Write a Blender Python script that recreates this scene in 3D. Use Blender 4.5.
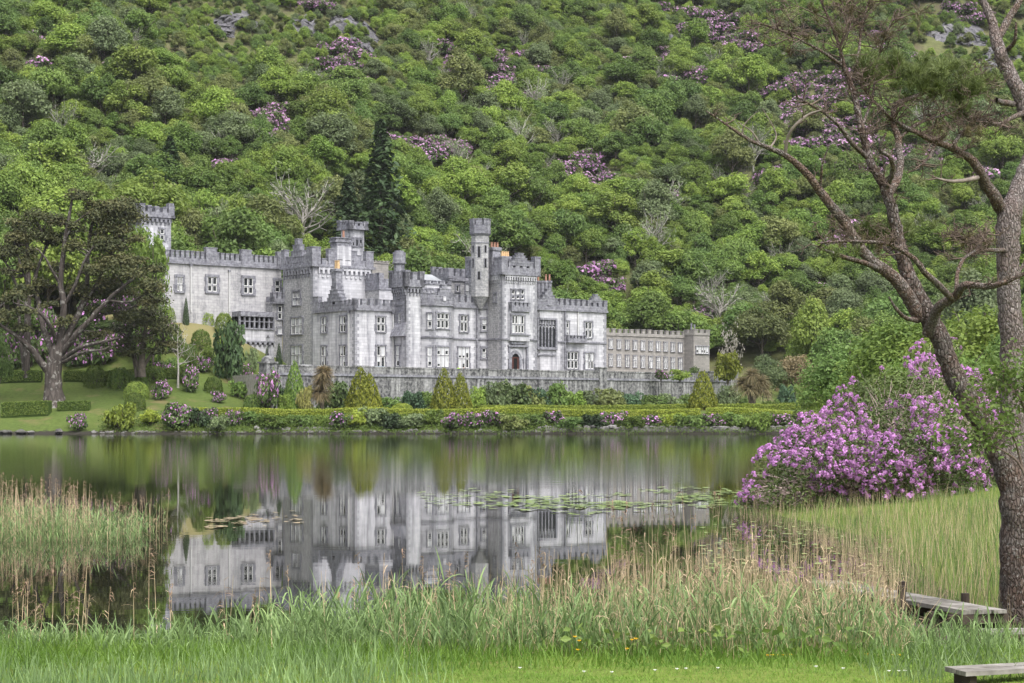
import bpy, bmesh, math, random
import numpy as np
from mathutils import Vector
R = math.radians
SC = bpy.context.scene
C = SC.collection
for _o in list(bpy.data.objects): bpy.data.objects.remove(_o)

# ------------------------------------------------------------------ camera, sky, sun, exposure
F, HC, YH, CX = 1800.0, 3.0, 411.0, 512.0        # focal length (px), eye height (m), horizon row, centre column
cam_d = bpy.data.cameras.new('camera'); cam = bpy.data.objects.new('camera', cam_d); C.objects.link(cam)
cam.location = (0, 0, HC); cam.rotation_euler = (R(90), 0, 0)
cam_d.sensor_width = 36; cam_d.lens = F / 1024 * 36; cam_d.shift_y = (YH - 341.5) / 1024
cam_d.clip_start = 0.1; cam_d.clip_end = 6000
SC.camera = cam
SUN_EL, SUN_AZ = 58, 150                          # azimuth clockwise from +Y (north): behind the camera, to the right
world = bpy.data.worlds.new('World'); SC.world = world; world.use_nodes = True
nt = world.node_tree; nt.nodes.clear()
sky = nt.nodes.new('ShaderNodeTexSky'); sky.sky_type = 'NISHITA'; sky.sun_disc = False
sky.sun_elevation = R(SUN_EL); sky.sun_rotation = R(SUN_AZ); sky.dust_density = 4; sky.air_density = 1.0
hs = nt.nodes.new('ShaderNodeHueSaturation'); hs.inputs['Saturation'].default_value = 0.22
bg = nt.nodes.new('ShaderNodeBackground'); bg.inputs['Strength'].default_value = 0.15
ow = nt.nodes.new('ShaderNodeOutputWorld')
nt.links.new(sky.outputs[0], hs.inputs['Color']); nt.links.new(hs.outputs[0], bg.inputs[0]); nt.links.new(bg.outputs[0], ow.inputs[0])
sl = bpy.data.lights.new('sun', 'SUN'); sl.energy = 1.5; sl.angle = R(35); sl.color = (1.0, 0.965, 0.92)
so = bpy.data.objects.new('sun', sl); C.objects.link(so)
_sd = Vector((math.sin(R(SUN_AZ)) * math.cos(R(SUN_EL)), math.cos(R(SUN_AZ)) * math.cos(R(SUN_EL)), math.sin(R(SUN_EL))))
so.rotation_euler = (-_sd).to_track_quat('-Z', 'Y').to_euler(); so.location = (60, -60, 120)
SC.view_settings.view_transform = 'Standard'; SC.view_settings.look = 'None'
SC.view_settings.exposure = 1.1; SC.view_settings.gamma = 1.0
cy = SC.cycles
cy.max_bounces = 5; cy.diffuse_bounces = 3; cy.glossy_bounces = 3; cy.transmission_bounces = 2; cy.transparent_max_bounces = 4
cy.caustics_reflective = False; cy.caustics_refractive = False
cy.sample_clamp_indirect = 4.0

# ------------------------------------------------------------------ helpers
def at(px, py, D): return Vector(((px - CX) / F * D, D, HC + (YH - py) / F * D))
def xat(px, D): return (px - CX) / F * D
def zat(py, D): return HC + (YH - py) / F * D
def tag(o, label=None, cat=None, group=None, kind=None):
    if label: o['label'] = label
    if cat: o['category'] = cat
    if group: o['group'] = group
    if kind: o['kind'] = kind
    return o
def empty(name, loc=(0, 0, 0), rz=0.0, scale=(1, 1, 1), parent=None):
    o = bpy.data.objects.new(name, None); C.objects.link(o)
    o.empty_display_size = 0.3
    o.location = loc; o.rotation_euler = (0, 0, rz); o.scale = scale
    if parent: o.parent = parent
    return o
def link(name, me, parent=None, loc=(0, 0, 0), rz=0.0, scale=(1, 1, 1)):
    o = bpy.data.objects.new(name, me); C.objects.link(o)
    o.location = loc; o.rotation_euler = (0, 0, rz); o.scale = scale
    if parent: o.parent = parent
    return o
def npmesh(name, V, Fq, mats, mi=None, clump=None, smooth=False):
    """V (n,3), Fq (m,k) constant face size -> mesh; clump = float per face"""
    V = np.asarray(V, np.float32); Fq = np.asarray(Fq, np.int32)
    me = bpy.data.meshes.new(name)
    n, (m, k) = len(V), Fq.shape
    me.vertices.add(n); me.vertices.foreach_set('co', V.ravel())
    me.loops.add(m * k); me.loops.foreach_set('vertex_index', Fq.ravel())
    me.polygons.add(m); me.polygons.foreach_set('loop_start', np.arange(0, m * k, k, dtype=np.int32))
    for t in (mats if isinstance(mats, (list, tuple)) else [mats]): me.materials.append(t)
    if mi is not None: me.polygons.foreach_set('material_index', np.asarray(mi, np.int32))
    me.polygons.foreach_set('use_smooth', np.full(m, smooth, bool))
    if clump is not None:
        at_ = me.attributes.new('clump', 'FLOAT', 'FACE'); at_.data.foreach_set('value', np.asarray(clump, np.float32))
    me.update(calc_edges=True)
    return me

class MB:
    """collects boxes, prisms and tubes and links them as ONE mesh"""
    def __init__(s): s.v, s.f, s.m = [], [], []
    def add(s, vs, fs, mat=0):
        o = len(s.v); s.v += [tuple(p) for p in vs]
        for q in fs: s.f.append(tuple(i + o for i in q)); s.m.append(mat)
    def hexa(s, p, mat=0):
        s.add(p, [(0, 3, 2, 1), (4, 5, 6, 7), (0, 1, 5, 4), (1, 2, 6, 5), (2, 3, 7, 6), (3, 0, 4, 7)], mat)
    def box(s, x0, x1, y0, y1, z0, z1, mat=0):
        s.hexa([(x0, y0, z0), (x1, y0, z0), (x1, y1, z0), (x0, y1, z0), (x0, y0, z1), (x1, y0, z1), (x1, y1, z1), (x0, y1, z1)], mat)
    def bar(s, p, q, w, h, mat=0):
        """box beam from p to q, width w (horizontal) and height h"""
        p, q = Vector(p), Vector(q); d = (q - p).normalized()
        side = d.cross(Vector((0, 0, 1))); side = side.normalized() if side.length > 1e-4 else Vector((1, 0, 0))
        up = side.cross(d).normalized(); a, b = side * w / 2, up * h / 2
        s.hexa([p - a - b, p + a - b, q + a - b, q - a - b, p - a + b, p + a + b, q + a + b, q - a + b], mat)
    def prism(s, poly, z0, z1, mat=0, capmat=None):
        n = len(poly)
        s.add([(x, y, z0) for x, y in poly] + [(x, y, z1) for x, y in poly],
              [(i, (i + 1) % n, n + (i + 1) % n, n + i) for i in range(n)], mat)
        s.add([(x, y, z1) for x, y in poly], [tuple(range(n))], mat if capmat is None else capmat)
        s.add([(x, y, z0) for x, y in poly], [tuple(reversed(range(n)))], mat)
    def cyl(s, x, y, z0, z1, r0, r1=None, n=10, mat=0, ph=0.0):
        r1 = r0 if r1 is None else r1
        a = [2 * math.pi * (i + ph) / n for i in range(n)]
        s.add([(x + r0 * math.cos(t), y + r0 * math.sin(t), z0) for t in a] + [(x + r1 * math.cos(t), y + r1 * math.sin(t), z1) for t in a],
              [(i, (i + 1) % n, n + (i + 1) % n, n + i) for i in range(n)] + [tuple(range(n, 2 * n)), tuple(reversed(range(n)))], mat)
    def lathe(s, x, y, prof, n=12, mat=0):
        """prof: list of (r, z)"""
        a = [2 * math.pi * i / n for i in range(n)]; vs = []; fs = []
        for r, z in prof: vs += [(x + r * math.cos(t), y + r * math.sin(t), z) for t in a]
        for k in range(len(prof) - 1):
            for i in range(n):
                j = (i + 1) % n; fs.append((k * n + i, k * n + j, (k + 1) * n + j, (k + 1) * n + i))
        fs.append(tuple(reversed(range(n)))); fs.append(tuple(range((len(prof) - 1) * n, len(prof) * n)))
        s.add(vs, fs, mat)
    def mesh(s, name, mats, smooth=False, fix=True):
        me = bpy.data.meshes.new(name)
        me.from_pydata(s.v, [], s.f)
        for t in (mats if isinstance(mats, (list, tuple)) else [mats]): me.materials.append(t)
        me.polygons.foreach_set('material_index', s.m)
        if fix:
            bm = bmesh.new(); bm.from_mesh(me); bmesh.ops.recalc_face_normals(bm, faces=bm.faces); bm.to_mesh(me); bm.free()
        me.polygons.foreach_set('use_smooth', [smooth] * len(me.polygons)); me.update()
        return me
    def build(s, name, mats, parent=None, smooth=False, loc=(0, 0, 0), rz=0.0):
        return link(name, s.mesh(name, mats, smooth), parent, loc, rz)

class Tubes:
    """tapered tubes -> ONE mesh (vectorised enough for a few thousand twigs)"""
    def __init__(s): s.V, s.Q, s.n, s.mi = [], [], 0, []
    def tube(s, pts, rad, sides=6, mat=0, wob=0.0, rng=None):
        P = np.asarray(pts, float); r = np.asarray(rad, float); k = len(P)
        T = np.gradient(P, axis=0); T /= np.linalg.norm(T, axis=1, keepdims=True) + 1e-9
        ref = np.array([0.0, 0, 1]) if abs(T[0][2]) < 0.9 else np.array([1.0, 0, 0])
        A = np.cross(T, ref); A /= np.linalg.norm(A, axis=1, keepdims=True) + 1e-9
        B = np.cross(T, A)
        ang = np.arange(sides) * 2 * math.pi / sides
        rr = np.repeat(r[:, None], sides, 1)
        if wob and rng is not None: rr = rr * (1 + wob * rng.standard_normal(rr.shape))
        ring = P[:, None, :] + rr[..., None] * (np.cos(ang)[None, :, None] * A[:, None, :] + np.sin(ang)[None, :, None] * B[:, None, :])
        s.V.append(ring.reshape(-1, 3))
        i = np.arange(sides); j = (i + 1) % sides
        base = (np.arange(k - 1) * sides)[:, None]
        q = np.stack([base + i, base + j, base + sides + j, base + sides + i], -1).reshape(-1, 4) + s.n
        s.Q.append(q); s.mi.append(np.full(len(q), mat)); s.n += k * sides
    def mesh(s, name, mats, smooth=True):
        return npmesh(name, np.concatenate(s.V), np.concatenate(s.Q), mats, np.concatenate(s.mi), smooth=smooth)

def smooth_path(pts, per=4):
    """Catmull-Rom through points (any dimension)"""
    P = np.asarray(pts, float); out = []
    for i in range(len(P) - 1):
        p0, p1, p2, p3 = P[max(i - 1, 0)], P[i], P[i + 1], P[min(i + 2, len(P) - 1)]
        for t in np.arange(per) / per:
            out.append(0.5 * ((2 * p1) + (-p0 + p2) * t + (2 * p0 - 5 * p1 + 4 * p2 - p3) * t * t + (-p0 + 3 * p1 - 3 * p2 + p3) * t ** 3))
    out.append(P[-1]); return np.array(out)

# ------------------------------------------------------------------ materials
def newmat(name):
    m = bpy.data.materials.new(name); m.use_nodes = True
    n = m.node_tree.nodes; n.clear()
    return m, n, m.node_tree.links
def ramp(n, l, src, stops):
    r = n.new('ShaderNodeValToRGB'); e = r.color_ramp.elements
    while len(e) < len(stops): e.new(0.5)
    for i, (p, c) in enumerate(stops): e[i].position = p; e[i].color = (*c, 1) if len(c) == 3 else c
    l.new(src, r.inputs[0]); return r.outputs[0]
def noise(n, l, vec, scale, detail=4, rough=0.55, dist=0.0):
    t = n.new('ShaderNodeTexNoise'); t.inputs['Scale'].default_value = scale; t.inputs['Detail'].default_value = detail
    t.inputs['Roughness'].default_value = rough; t.inputs['Distortion'].default_value = dist
    if vec is not None: l.new(vec, t.inputs['Vector'])
    return t.outputs[0]
def mapping(n, l, vec, scale=(1, 1, 1), rot=(0, 0, 0), loc=(0, 0, 0)):
    t = n.new('ShaderNodeMapping'); t.inputs['Scale'].default_value = scale; t.inputs['Rotation'].default_value = rot; t.inputs['Location'].default_value = loc
    l.new(vec, t.inputs['Vector']); return t.outputs[0]
def math_(n, l, op, a, b=None, clamp=False):
    t = n.new('ShaderNodeMath'); t.operation = op; t.use_clamp = clamp
    for i, x in enumerate((a, b)):
        if x is None: continue
        if isinstance(x, (int, float)): t.inputs[i].default_value = x
        else: l.new(x, t.inputs[i])
    return t.outputs[0]
def mixc(n, l, fac, a, b, mode='MIX'):
    t = n.new('ShaderNodeMix'); t.data_type = 'RGBA'; t.blend_type = mode
    for sock, x in ((t.inputs[0], fac), (t.inputs[6], a), (t.inputs[7], b)):
        if isinstance(x, (int, float)): sock.default_value = x
        elif isinstance(x, tuple): sock.default_value = (*x, 1)
        else: l.new(x, sock)
    return t.outputs[2]
def bump(n, l, h, strength=0.3, dist=0.05):
    b = n.new('ShaderNodeBump'); b.inputs['Strength'].default_value = strength; b.inputs['Distance'].default_value = dist
    l.new(h, b.inputs['Height']); return b.outputs[0]
def principled(n, l, col, rough=0.8, spec=0.3, normal=None, metal=0.0):
    p = n.new('ShaderNodeBsdfPrincipled'); o = n.new('ShaderNodeOutputMaterial')
    if isinstance(col, tuple): p.inputs['Base Color'].default_value = (*col, 1)
    else: l.new(col, p.inputs['Base Color'])
    if isinstance(rough, (int, float)): p.inputs['Roughness'].default_value = rough
    else: l.new(rough, p.inputs['Roughness'])
    p.inputs['Specular IOR Level'].default_value = spec; p.inputs['Metallic'].default_value = metal
    if normal is not None: l.new(normal, p.inputs['Normal'])
    l.new(p.outputs[0], o.inputs[0]); return p
def simple(name, col, rough=0.7, spec=0.3, var=0.15, scale=3.0, metal=0.0):
    m, n, l = newmat(name); tc = n.new('ShaderNodeTexCoord').outputs['Object']
    f = noise(n, l, tc, scale, 5)
    lo = tuple(c * (1 - var) for c in col); hi = tuple(min(1, c * (1 + var)) for c in col)
    principled(n, l, ramp(n, l, f, [(0.3, lo), (0.7, hi)]), rough, spec, bump(n, l, f, 0.15, 0.02), metal)
    return m

def leafmat(name, cols, lo=0.55, hi=1.4, trans=0.38, rough=0.55, huev=0.0):
    """leaf surface: colour picked per plant (Object Info random), varied per clump"""
    m, n, l = newmat(name)
    oi = n.new('ShaderNodeObjectInfo')
    k = max(1, len(cols) - 1)
    base = ramp(n, l, oi.outputs['Random'], [(i / k, c) for i, c in enumerate(cols)])
    a = n.new('ShaderNodeAttribute'); a.attribute_name = 'clump'
    mr = n.new('ShaderNodeMapRange'); mr.inputs['To Min'].default_value = lo; mr.inputs['To Max'].default_value = hi
    l.new(a.outputs['Fac'], mr.inputs['Value'])
    r2 = n.new('ShaderNodeTexWhiteNoise'); r2.noise_dimensions = '1D'; l.new(oi.outputs['Random'], r2.inputs['W'])
    v2 = n.new('ShaderNodeMapRange'); v2.inputs['To Min'].default_value = 0.78; v2.inputs['To Max'].default_value = 1.25
    l.new(r2.outputs['Value'], v2.inputs['Value'])
    val = math_(n, l, 'MULTIPLY', mr.outputs[0], v2.outputs[0])
    hsv = n.new('ShaderNodeHueSaturation'); l.new(base, hsv.inputs['Color']); l.new(val, hsv.inputs['Value'])
    hh = n.new('ShaderNodeMapRange'); hh.inputs['To Min'].default_value = 0.515 + huev; hh.inputs['To Max'].default_value = 0.485 - huev
    l.new(a.outputs['Fac'], hh.inputs['Value']); l.new(hh.outputs[0], hsv.inputs['Hue'])
    p = n.new('ShaderNodeBsdfPrincipled'); p.inputs['Roughness'].default_value = rough; p.inputs['Specular IOR Level'].default_value = 0.25
    t = n.new('ShaderNodeBsdfTranslucent'); mx = n.new('ShaderNodeMixShader'); mx.inputs[0].default_value = trans
    l.new(hsv.outputs[0], p.inputs['Base Color']); l.new(hsv.outputs[0], t.inputs['Color'])
    l.new(p.outputs[0], mx.inputs[1]); l.new(t.outputs[0], mx.inputs[2])
    o = n.new('ShaderNodeOutputMaterial'); l.new(mx.outputs[0], o.inputs[0])
    return m

M = {}
def stone(name, cols, course=(0.85, 0.36), stain=0.5, mort=0.8, speck=0.0, low=0.0):
    """coursed ashlar; object x+y runs along axis-aligned walls"""
    m, n, l = newmat(name)
    tc = n.new('ShaderNodeTexCoord').outputs['Object']
    sx = n.new('ShaderNodeSeparateXYZ'); l.new(tc, sx.inputs[0])
    cb = n.new('ShaderNodeCombineXYZ'); l.new(math_(n, l, 'ADD', sx.outputs[0], sx.outputs[1]), cb.inputs[0]); l.new(sx.outputs[2], cb.inputs[1])
    br = n.new('ShaderNodeTexBrick'); l.new(cb.outputs[0], br.inputs['Vector'])
    br.inputs['Scale'].default_value = 1.0; br.inputs['Brick Width'].default_value = course[0]; br.inputs['Row Height'].default_value = course[1]
    br.inputs['Mortar Size'].default_value = 0.018; br.inputs['Bias'].default_value = 0.0
    br.inputs['Color1'].default_value = (*cols[0], 1); br.inputs['Color2'].default_value = (*cols[1], 1)
    br.inputs['Mortar'].default_value = tuple(c * mort for c in cols[1]) + (1,)
    col = br.outputs['Color']
    big = noise(n, l, mapping(n, l, cb.outputs[0], (0.30, 0.14, 1)), 1.0, 6, 0.68)
    streak = noise(n, l, mapping(n, l, cb.outputs[0], (1.5, 0.10, 1)), 1.0, 5, 0.6)
    f = math_(n, l, 'MULTIPLY', ramp(n, l, big, [(0.36 - low, (0, 0, 0)), (0.60 - low, (1, 1, 1))]), ramp(n, l, streak, [(0.38 - low * 0.5, (0, 0, 0)), (0.62 - low, (1, 1, 1))]))
    col = mixc(n, l, math_(n, l, 'MULTIPLY', f, stain), col, cols[2])
    fine = noise(n, l, tc, 2.2, 6, 0.7)
    col = mixc(n, l, ramp(n, l, fine, [(0.42, (0, 0, 0)), (0.75, (0.55, 0.55, 0.55))]), col, cols[3])
    if speck:
        sp = noise(n, l, tc, 3.3, 3, 0.6)
        col = mixc(n, l, ramp(n, l, sp, [(0.44, (speck,) * 3), (0.56, (0, 0, 0))]), col, cols[2])
    principled(n, l, col, 0.88, 0.2, bump(n, l, fine, 0.2, 0.04))
    return m
M['ashlar'] = stone('pale_limestone', [(0.585, 0.58, 0.61), (0.43, 0.43, 0.46), (0.16, 0.16, 0.185), (0.38, 0.38, 0.40)], (1.1, 0.45), stain=0.95, mort=0.72)
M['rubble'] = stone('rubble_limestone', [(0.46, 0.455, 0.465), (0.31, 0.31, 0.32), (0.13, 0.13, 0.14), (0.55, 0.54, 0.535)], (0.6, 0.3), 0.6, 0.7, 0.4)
M['wingstone'] = stone('weathered_limestone', [(0.47, 0.46, 0.47), (0.34, 0.335, 0.35), (0.13, 0.13, 0.145), (0.55, 0.545, 0.55)], (1.0, 0.45), 0.75, 0.7)
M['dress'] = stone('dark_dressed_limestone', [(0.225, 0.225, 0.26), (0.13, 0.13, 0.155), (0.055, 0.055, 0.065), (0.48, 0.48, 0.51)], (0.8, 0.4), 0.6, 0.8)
M['schoolstone'] = stone('brown_grey_stone', [(0.32, 0.30, 0.28), (0.22, 0.21, 0.20), (0.12, 0.115, 0.11), (0.30, 0.285, 0.27)], (0.7, 0.35), 0.5, 0.8)
M['wallstone'] = stone('terrace_wall_stone', [(0.42, 0.42, 0.42), (0.24, 0.24, 0.25), (0.045, 0.045, 0.05), (0.56, 0.56, 0.55)], (0.9, 0.42), 1.0, 0.7, 0.10, 0.10)
M['glass'] = simple('window_glass', (0.018, 0.02, 0.024), 0.12, 0.6, 0.3)
M['blind'] = simple('white_blind', (0.47, 0.48, 0.50), 0.85, 0.1, 0.12, 1.2)
M['sash'] = simple('white_painted_wood', (0.74, 0.74, 0.72), 0.5, 0.3, 0.06)
M['slate'] = simple('roof_lead', (0.26, 0.27, 0.29), 0.55, 0.35, 0.2, 0.8)
M['terracotta'] = simple('terracotta', (0.33, 0.18, 0.13), 0.8, 0.2, 0.25, 5)
M['buffpot'] = simple('buff_clay', (0.58, 0.40, 0.22), 0.8, 0.2, 0.15, 5)
M['reddoor'] = simple('red_brown_door', (0.065, 0.022, 0.017), 0.6, 0.3, 0.3, 6)
M['black'] = simple('unlit_black', (0.012, 0.012, 0.013), 0.8, 0.1, 0.3)  # flat black painted in for unlit openings and shaded corbel gaps
M['iron'] = simple('black_iron', (0.025, 0.025, 0.028), 0.45, 0.4, 0.2)
M['pipe'] = simple('pale_painted_pipe', (0.5, 0.5, 0.5), 0.5, 0.3, 0.1)
M['gravel'] = simple('terrace_gravel', (0.34, 0.32, 0.29), 0.95, 0.1, 0.25, 2.0)
M['rock'] = simple('dark_wet_rock', (0.075, 0.072, 0.068), 0.75, 0.3, 0.7, 1.5)

def bark(name, cols, scale=6.0, stretch=0.3, lichen=None):
    m, n, l = newmat(name); tc = n.new('ShaderNodeTexCoord').outputs['Object']
    mp = mapping(n, l, tc, (1, 1, stretch))
    vo = n.new('ShaderNodeTexVoronoi'); vo.feature = 'DISTANCE_TO_EDGE'; vo.inputs['Scale'].default_value = scale
    nz = noise(n, l, mp, scale * 0.6, 6, 0.7)
    wv = n.new('ShaderNodeVectorMath'); wv.operation = 'ADD'; l.new(mp, wv.inputs[0]); nv = n.new('ShaderNodeTexNoise'); nv.inputs['Scale'].default_value = scale * 0.5; nv.inputs['Detail'].default_value = 5; l.new(mp, nv.inputs['Vector']); sv = n.new('ShaderNodeVectorMath'); sv.operation = 'SCALE'; sv.inputs['Scale'].default_value = 1.6 / scale; l.new(nv.outputs['Color'], sv.inputs[0]); l.new(sv.outputs[0], wv.inputs[1]); l.new(wv.outputs[0], vo.inputs['Vector'])
    crack = ramp(n, l, vo.outputs['Distance'], [(0.0, (0, 0, 0)), (0.22, (1, 1, 1))])
    big = noise(n, l, tc, scale * 0.12, 5, 0.6)
    c = ramp(n, l, nz, [(0.3, cols[0]), (0.7, cols[1])])
    c = mixc(n, l, ramp(n, l, big, [(0.42, (0, 0, 0)), (0.62, (1, 1, 1))]), c, cols[2])
    c = mixc(n, l, math_(n, l, 'ADD', math_(n, l, 'MULTIPLY', crack, 0.6), 0.4), tuple(x * 0.45 for x in cols[0]), c)
    if lichen:
        ln = noise(n, l, tc, scale * 0.9, 4, 0.6)
        c = mixc(n, l, ramp(n, l, ln, [(0.57, (0, 0, 0)), (0.64, (0.8, 0.8, 0.8))]), c, lichen)
    h = math_(n, l, 'ADD', math_(n, l, 'MULTIPLY', crack, 1.0), math_(n, l, 'MULTIPLY', nz, 0.8))
    principled(n, l, c, 0.92, 0.15, bump(n, l, h, 0.9, 0.03))
    return m
M['pinebark'] = bark('scots_pine_bark', [(0.085, 0.058, 0.048), (0.165, 0.115, 0.095), (0.14, 0.12, 0.11)], 24.0, 0.4, (0.30, 0.28, 0.265))
M['pinelimb'] = bark('pine_limb_bark', [(0.13, 0.088, 0.07), (0.25, 0.18, 0.145), (0.21, 0.185, 0.17)], 30.0, 0.55, (0.33, 0.31, 0.29))
M['twig'] = simple('brown_twig', (0.135, 0.102, 0.084), 0.9, 0.1, 0.35, 3.0)
M['deadwood'] = simple('bleached_dead_wood', (0.22, 0.185, 0.16), 0.9, 0.1, 0.3, 8.0)
M['palepine'] = bark('pale_scaly_pine_bark', [(0.15, 0.115, 0.105), (0.27, 0.215, 0.195), (0.24, 0.21, 0.20)], 26.0, 0.4, (0.36, 0.33, 0.315))
M['oldbark'] = bark('grey_ridged_bark', [(0.055, 0.046, 0.042), (0.13, 0.112, 0.10), (0.08, 0.066, 0.058)], 1.6, 0.25, (0.24, 0.23, 0.21))
M['trunk'] = simple('tree_bark', (0.10, 0.085, 0.07), 0.95, 0.1, 0.4, 2.0)
M['palebark'] = simple('pale_bark', (0.36, 0.34, 0.31), 0.9, 0.1, 0.3, 4.0)
# leaf palettes
M['leaf_mid'] = leafmat('leaf_mid_green', [(0.13, 0.209, 0.047), (0.153, 0.226, 0.056), (0.113, 0.186, 0.052)], lo=0.72, hi=1.3)
M['leaf_lime'] = leafmat('leaf_yellow_green', [(0.192, 0.282, 0.054), (0.22, 0.294, 0.062), (0.169, 0.26, 0.054)], lo=0.72, hi=1.3)
M['leaf_grey'] = leafmat('leaf_grey_green', [(0.153, 0.203, 0.093), (0.169, 0.215, 0.102), (0.136, 0.186, 0.079)], lo=0.72, hi=1.3)
M['leaf_olive'] = leafmat('leaf_olive', [(0.164, 0.198, 0.062), (0.186, 0.215, 0.075), (0.158, 0.186, 0.068)], lo=0.72, hi=1.3)
M['leaf_dark'] = leafmat('needle_dark_green', [(0.034, 0.062, 0.024), (0.042, 0.075, 0.027), (0.035, 0.058, 0.025)], trans=0.1)
M['leaf_rhodo'] = leafmat('rhododendron_leaf', [(0.075, 0.12, 0.036), (0.09, 0.135, 0.042)], lo=0.6, hi=1.35, trans=0.15, rough=0.5)
M['leaf_rhodo2'] = leafmat('pale_rhododendron_leaf', [(0.12, 0.165, 0.05), (0.12, 0.165, 0.05)], lo=0.5, hi=1.5, trans=0.15, rough=0.5)
M['palestem'] = simple('pinkish_grey_stem', (0.33, 0.26, 0.235), 0.9, 0.1, 0.3, 4.0)
M['leaf_gold'] = leafmat('golden_foliage', [(0.29, 0.35, 0.055), (0.25, 0.32, 0.055)], lo=0.65, hi=1.25)
M['leaf_cgold'] = leafmat('golden_conifer_foliage', [(0.20, 0.225, 0.03), (0.185, 0.215, 0.03)], lo=0.5, hi=1.3)
M['leaf_hedge'] = leafmat('hedge_leaf', [(0.095, 0.15, 0.03), (0.12, 0.175, 0.034)], lo=0.65, hi=1.35)
M['leaf_brown'] = leafmat('brown_tinged_foliage', [(0.25, 0.20, 0.115), (0.22, 0.20, 0.11)], lo=0.6, hi=1.4)
M['leaf_pine'] = leafmat('old_pine_foliage', [(0.066, 0.076, 0.028), (0.078, 0.082, 0.032)], lo=0.5, hi=1.6, trans=0.12, huev=0.03)
M['leaf_blue'] = leafmat('blue_green_foliage', [(0.08, 0.145, 0.08), (0.072, 0.13, 0.068)])
M['leaf_cream'] = leafmat('cream_foliage', [(0.56, 0.54, 0.19), (0.52, 0.51, 0.17)], lo=0.5, hi=1.3)
M['white_blossom'] = leafmat('white_blossom', [(0.55, 0.52, 0.45), (0.5, 0.47, 0.4)], lo=0.6, hi=1.2)
M['purple'] = leafmat('purple_blossom', [(0.55, 0.26, 0.55), (0.55, 0.26, 0.55)], lo=0.55, hi=1.45, trans=0.3)
M['purple_hill'] = leafmat('faded_purple_blossom', [(0.42, 0.22, 0.41), (0.46, 0.27, 0.43)], lo=0.6, hi=1.3, trans=0.3)
M['needle'] = leafmat('pine_needles', [(0.19, 0.24, 0.085), (0.20, 0.245, 0.09)], lo=0.5, hi=1.4, trans=0.2)
M['needle_brown'] = leafmat('dry_pine_needles', [(0.13, 0.105, 0.055), (0.14, 0.12, 0.06)], lo=0.5, hi=1.4, trans=0.15)
M['reed_green'] = leafmat('green_reed_leaf', [(0.165, 0.245, 0.095), (0.175, 0.25, 0.10)], lo=0.4, hi=1.65, trans=0.35, rough=0.45)
M['reed_tan'] = leafmat('dead_reed_stem', [(0.56, 0.44, 0.28), (0.56, 0.44, 0.28)], lo=0.55, hi=1.25, trans=0.2, rough=0.7)
M['plume'] = leafmat('reed_plume', [(0.24, 0.17, 0.115), (0.28, 0.20, 0.14)], lo=0.5, hi=1.3, trans=0.2, rough=0.8)
M['grass'] = leafmat('grass_blade', [(0.15, 0.27, 0.04), (0.16, 0.27, 0.042)], lo=0.65, hi=1.3, trans=0.35)
M['sedge'] = leafmat('sedge_blade', [(0.14, 0.205, 0.062), (0.14, 0.205, 0.062)], lo=0.4, hi=1.5, trans=0.3, huev=0.02)
M['lily'] = leafmat('lily_pad', [(0.17, 0.24, 0.07), (0.19, 0.25, 0.08)], lo=0.6, hi=1.3, trans=0.0, rough=0.35)
M['lilydead'] = leafmat('brown_lily_pad', [(0.28, 0.22, 0.14), (0.26, 0.21, 0.13)], lo=0.6, hi=1.3, trans=0.0, rough=0.5)
M['buttercup'] = simple('yellow_petal', (0.75, 0.45, 0.01), 0.5, 0.3, 0.1)
M['daisy'] = simple('white_petal', (0.75, 0.75, 0.72), 0.6, 0.2, 0.05)
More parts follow.
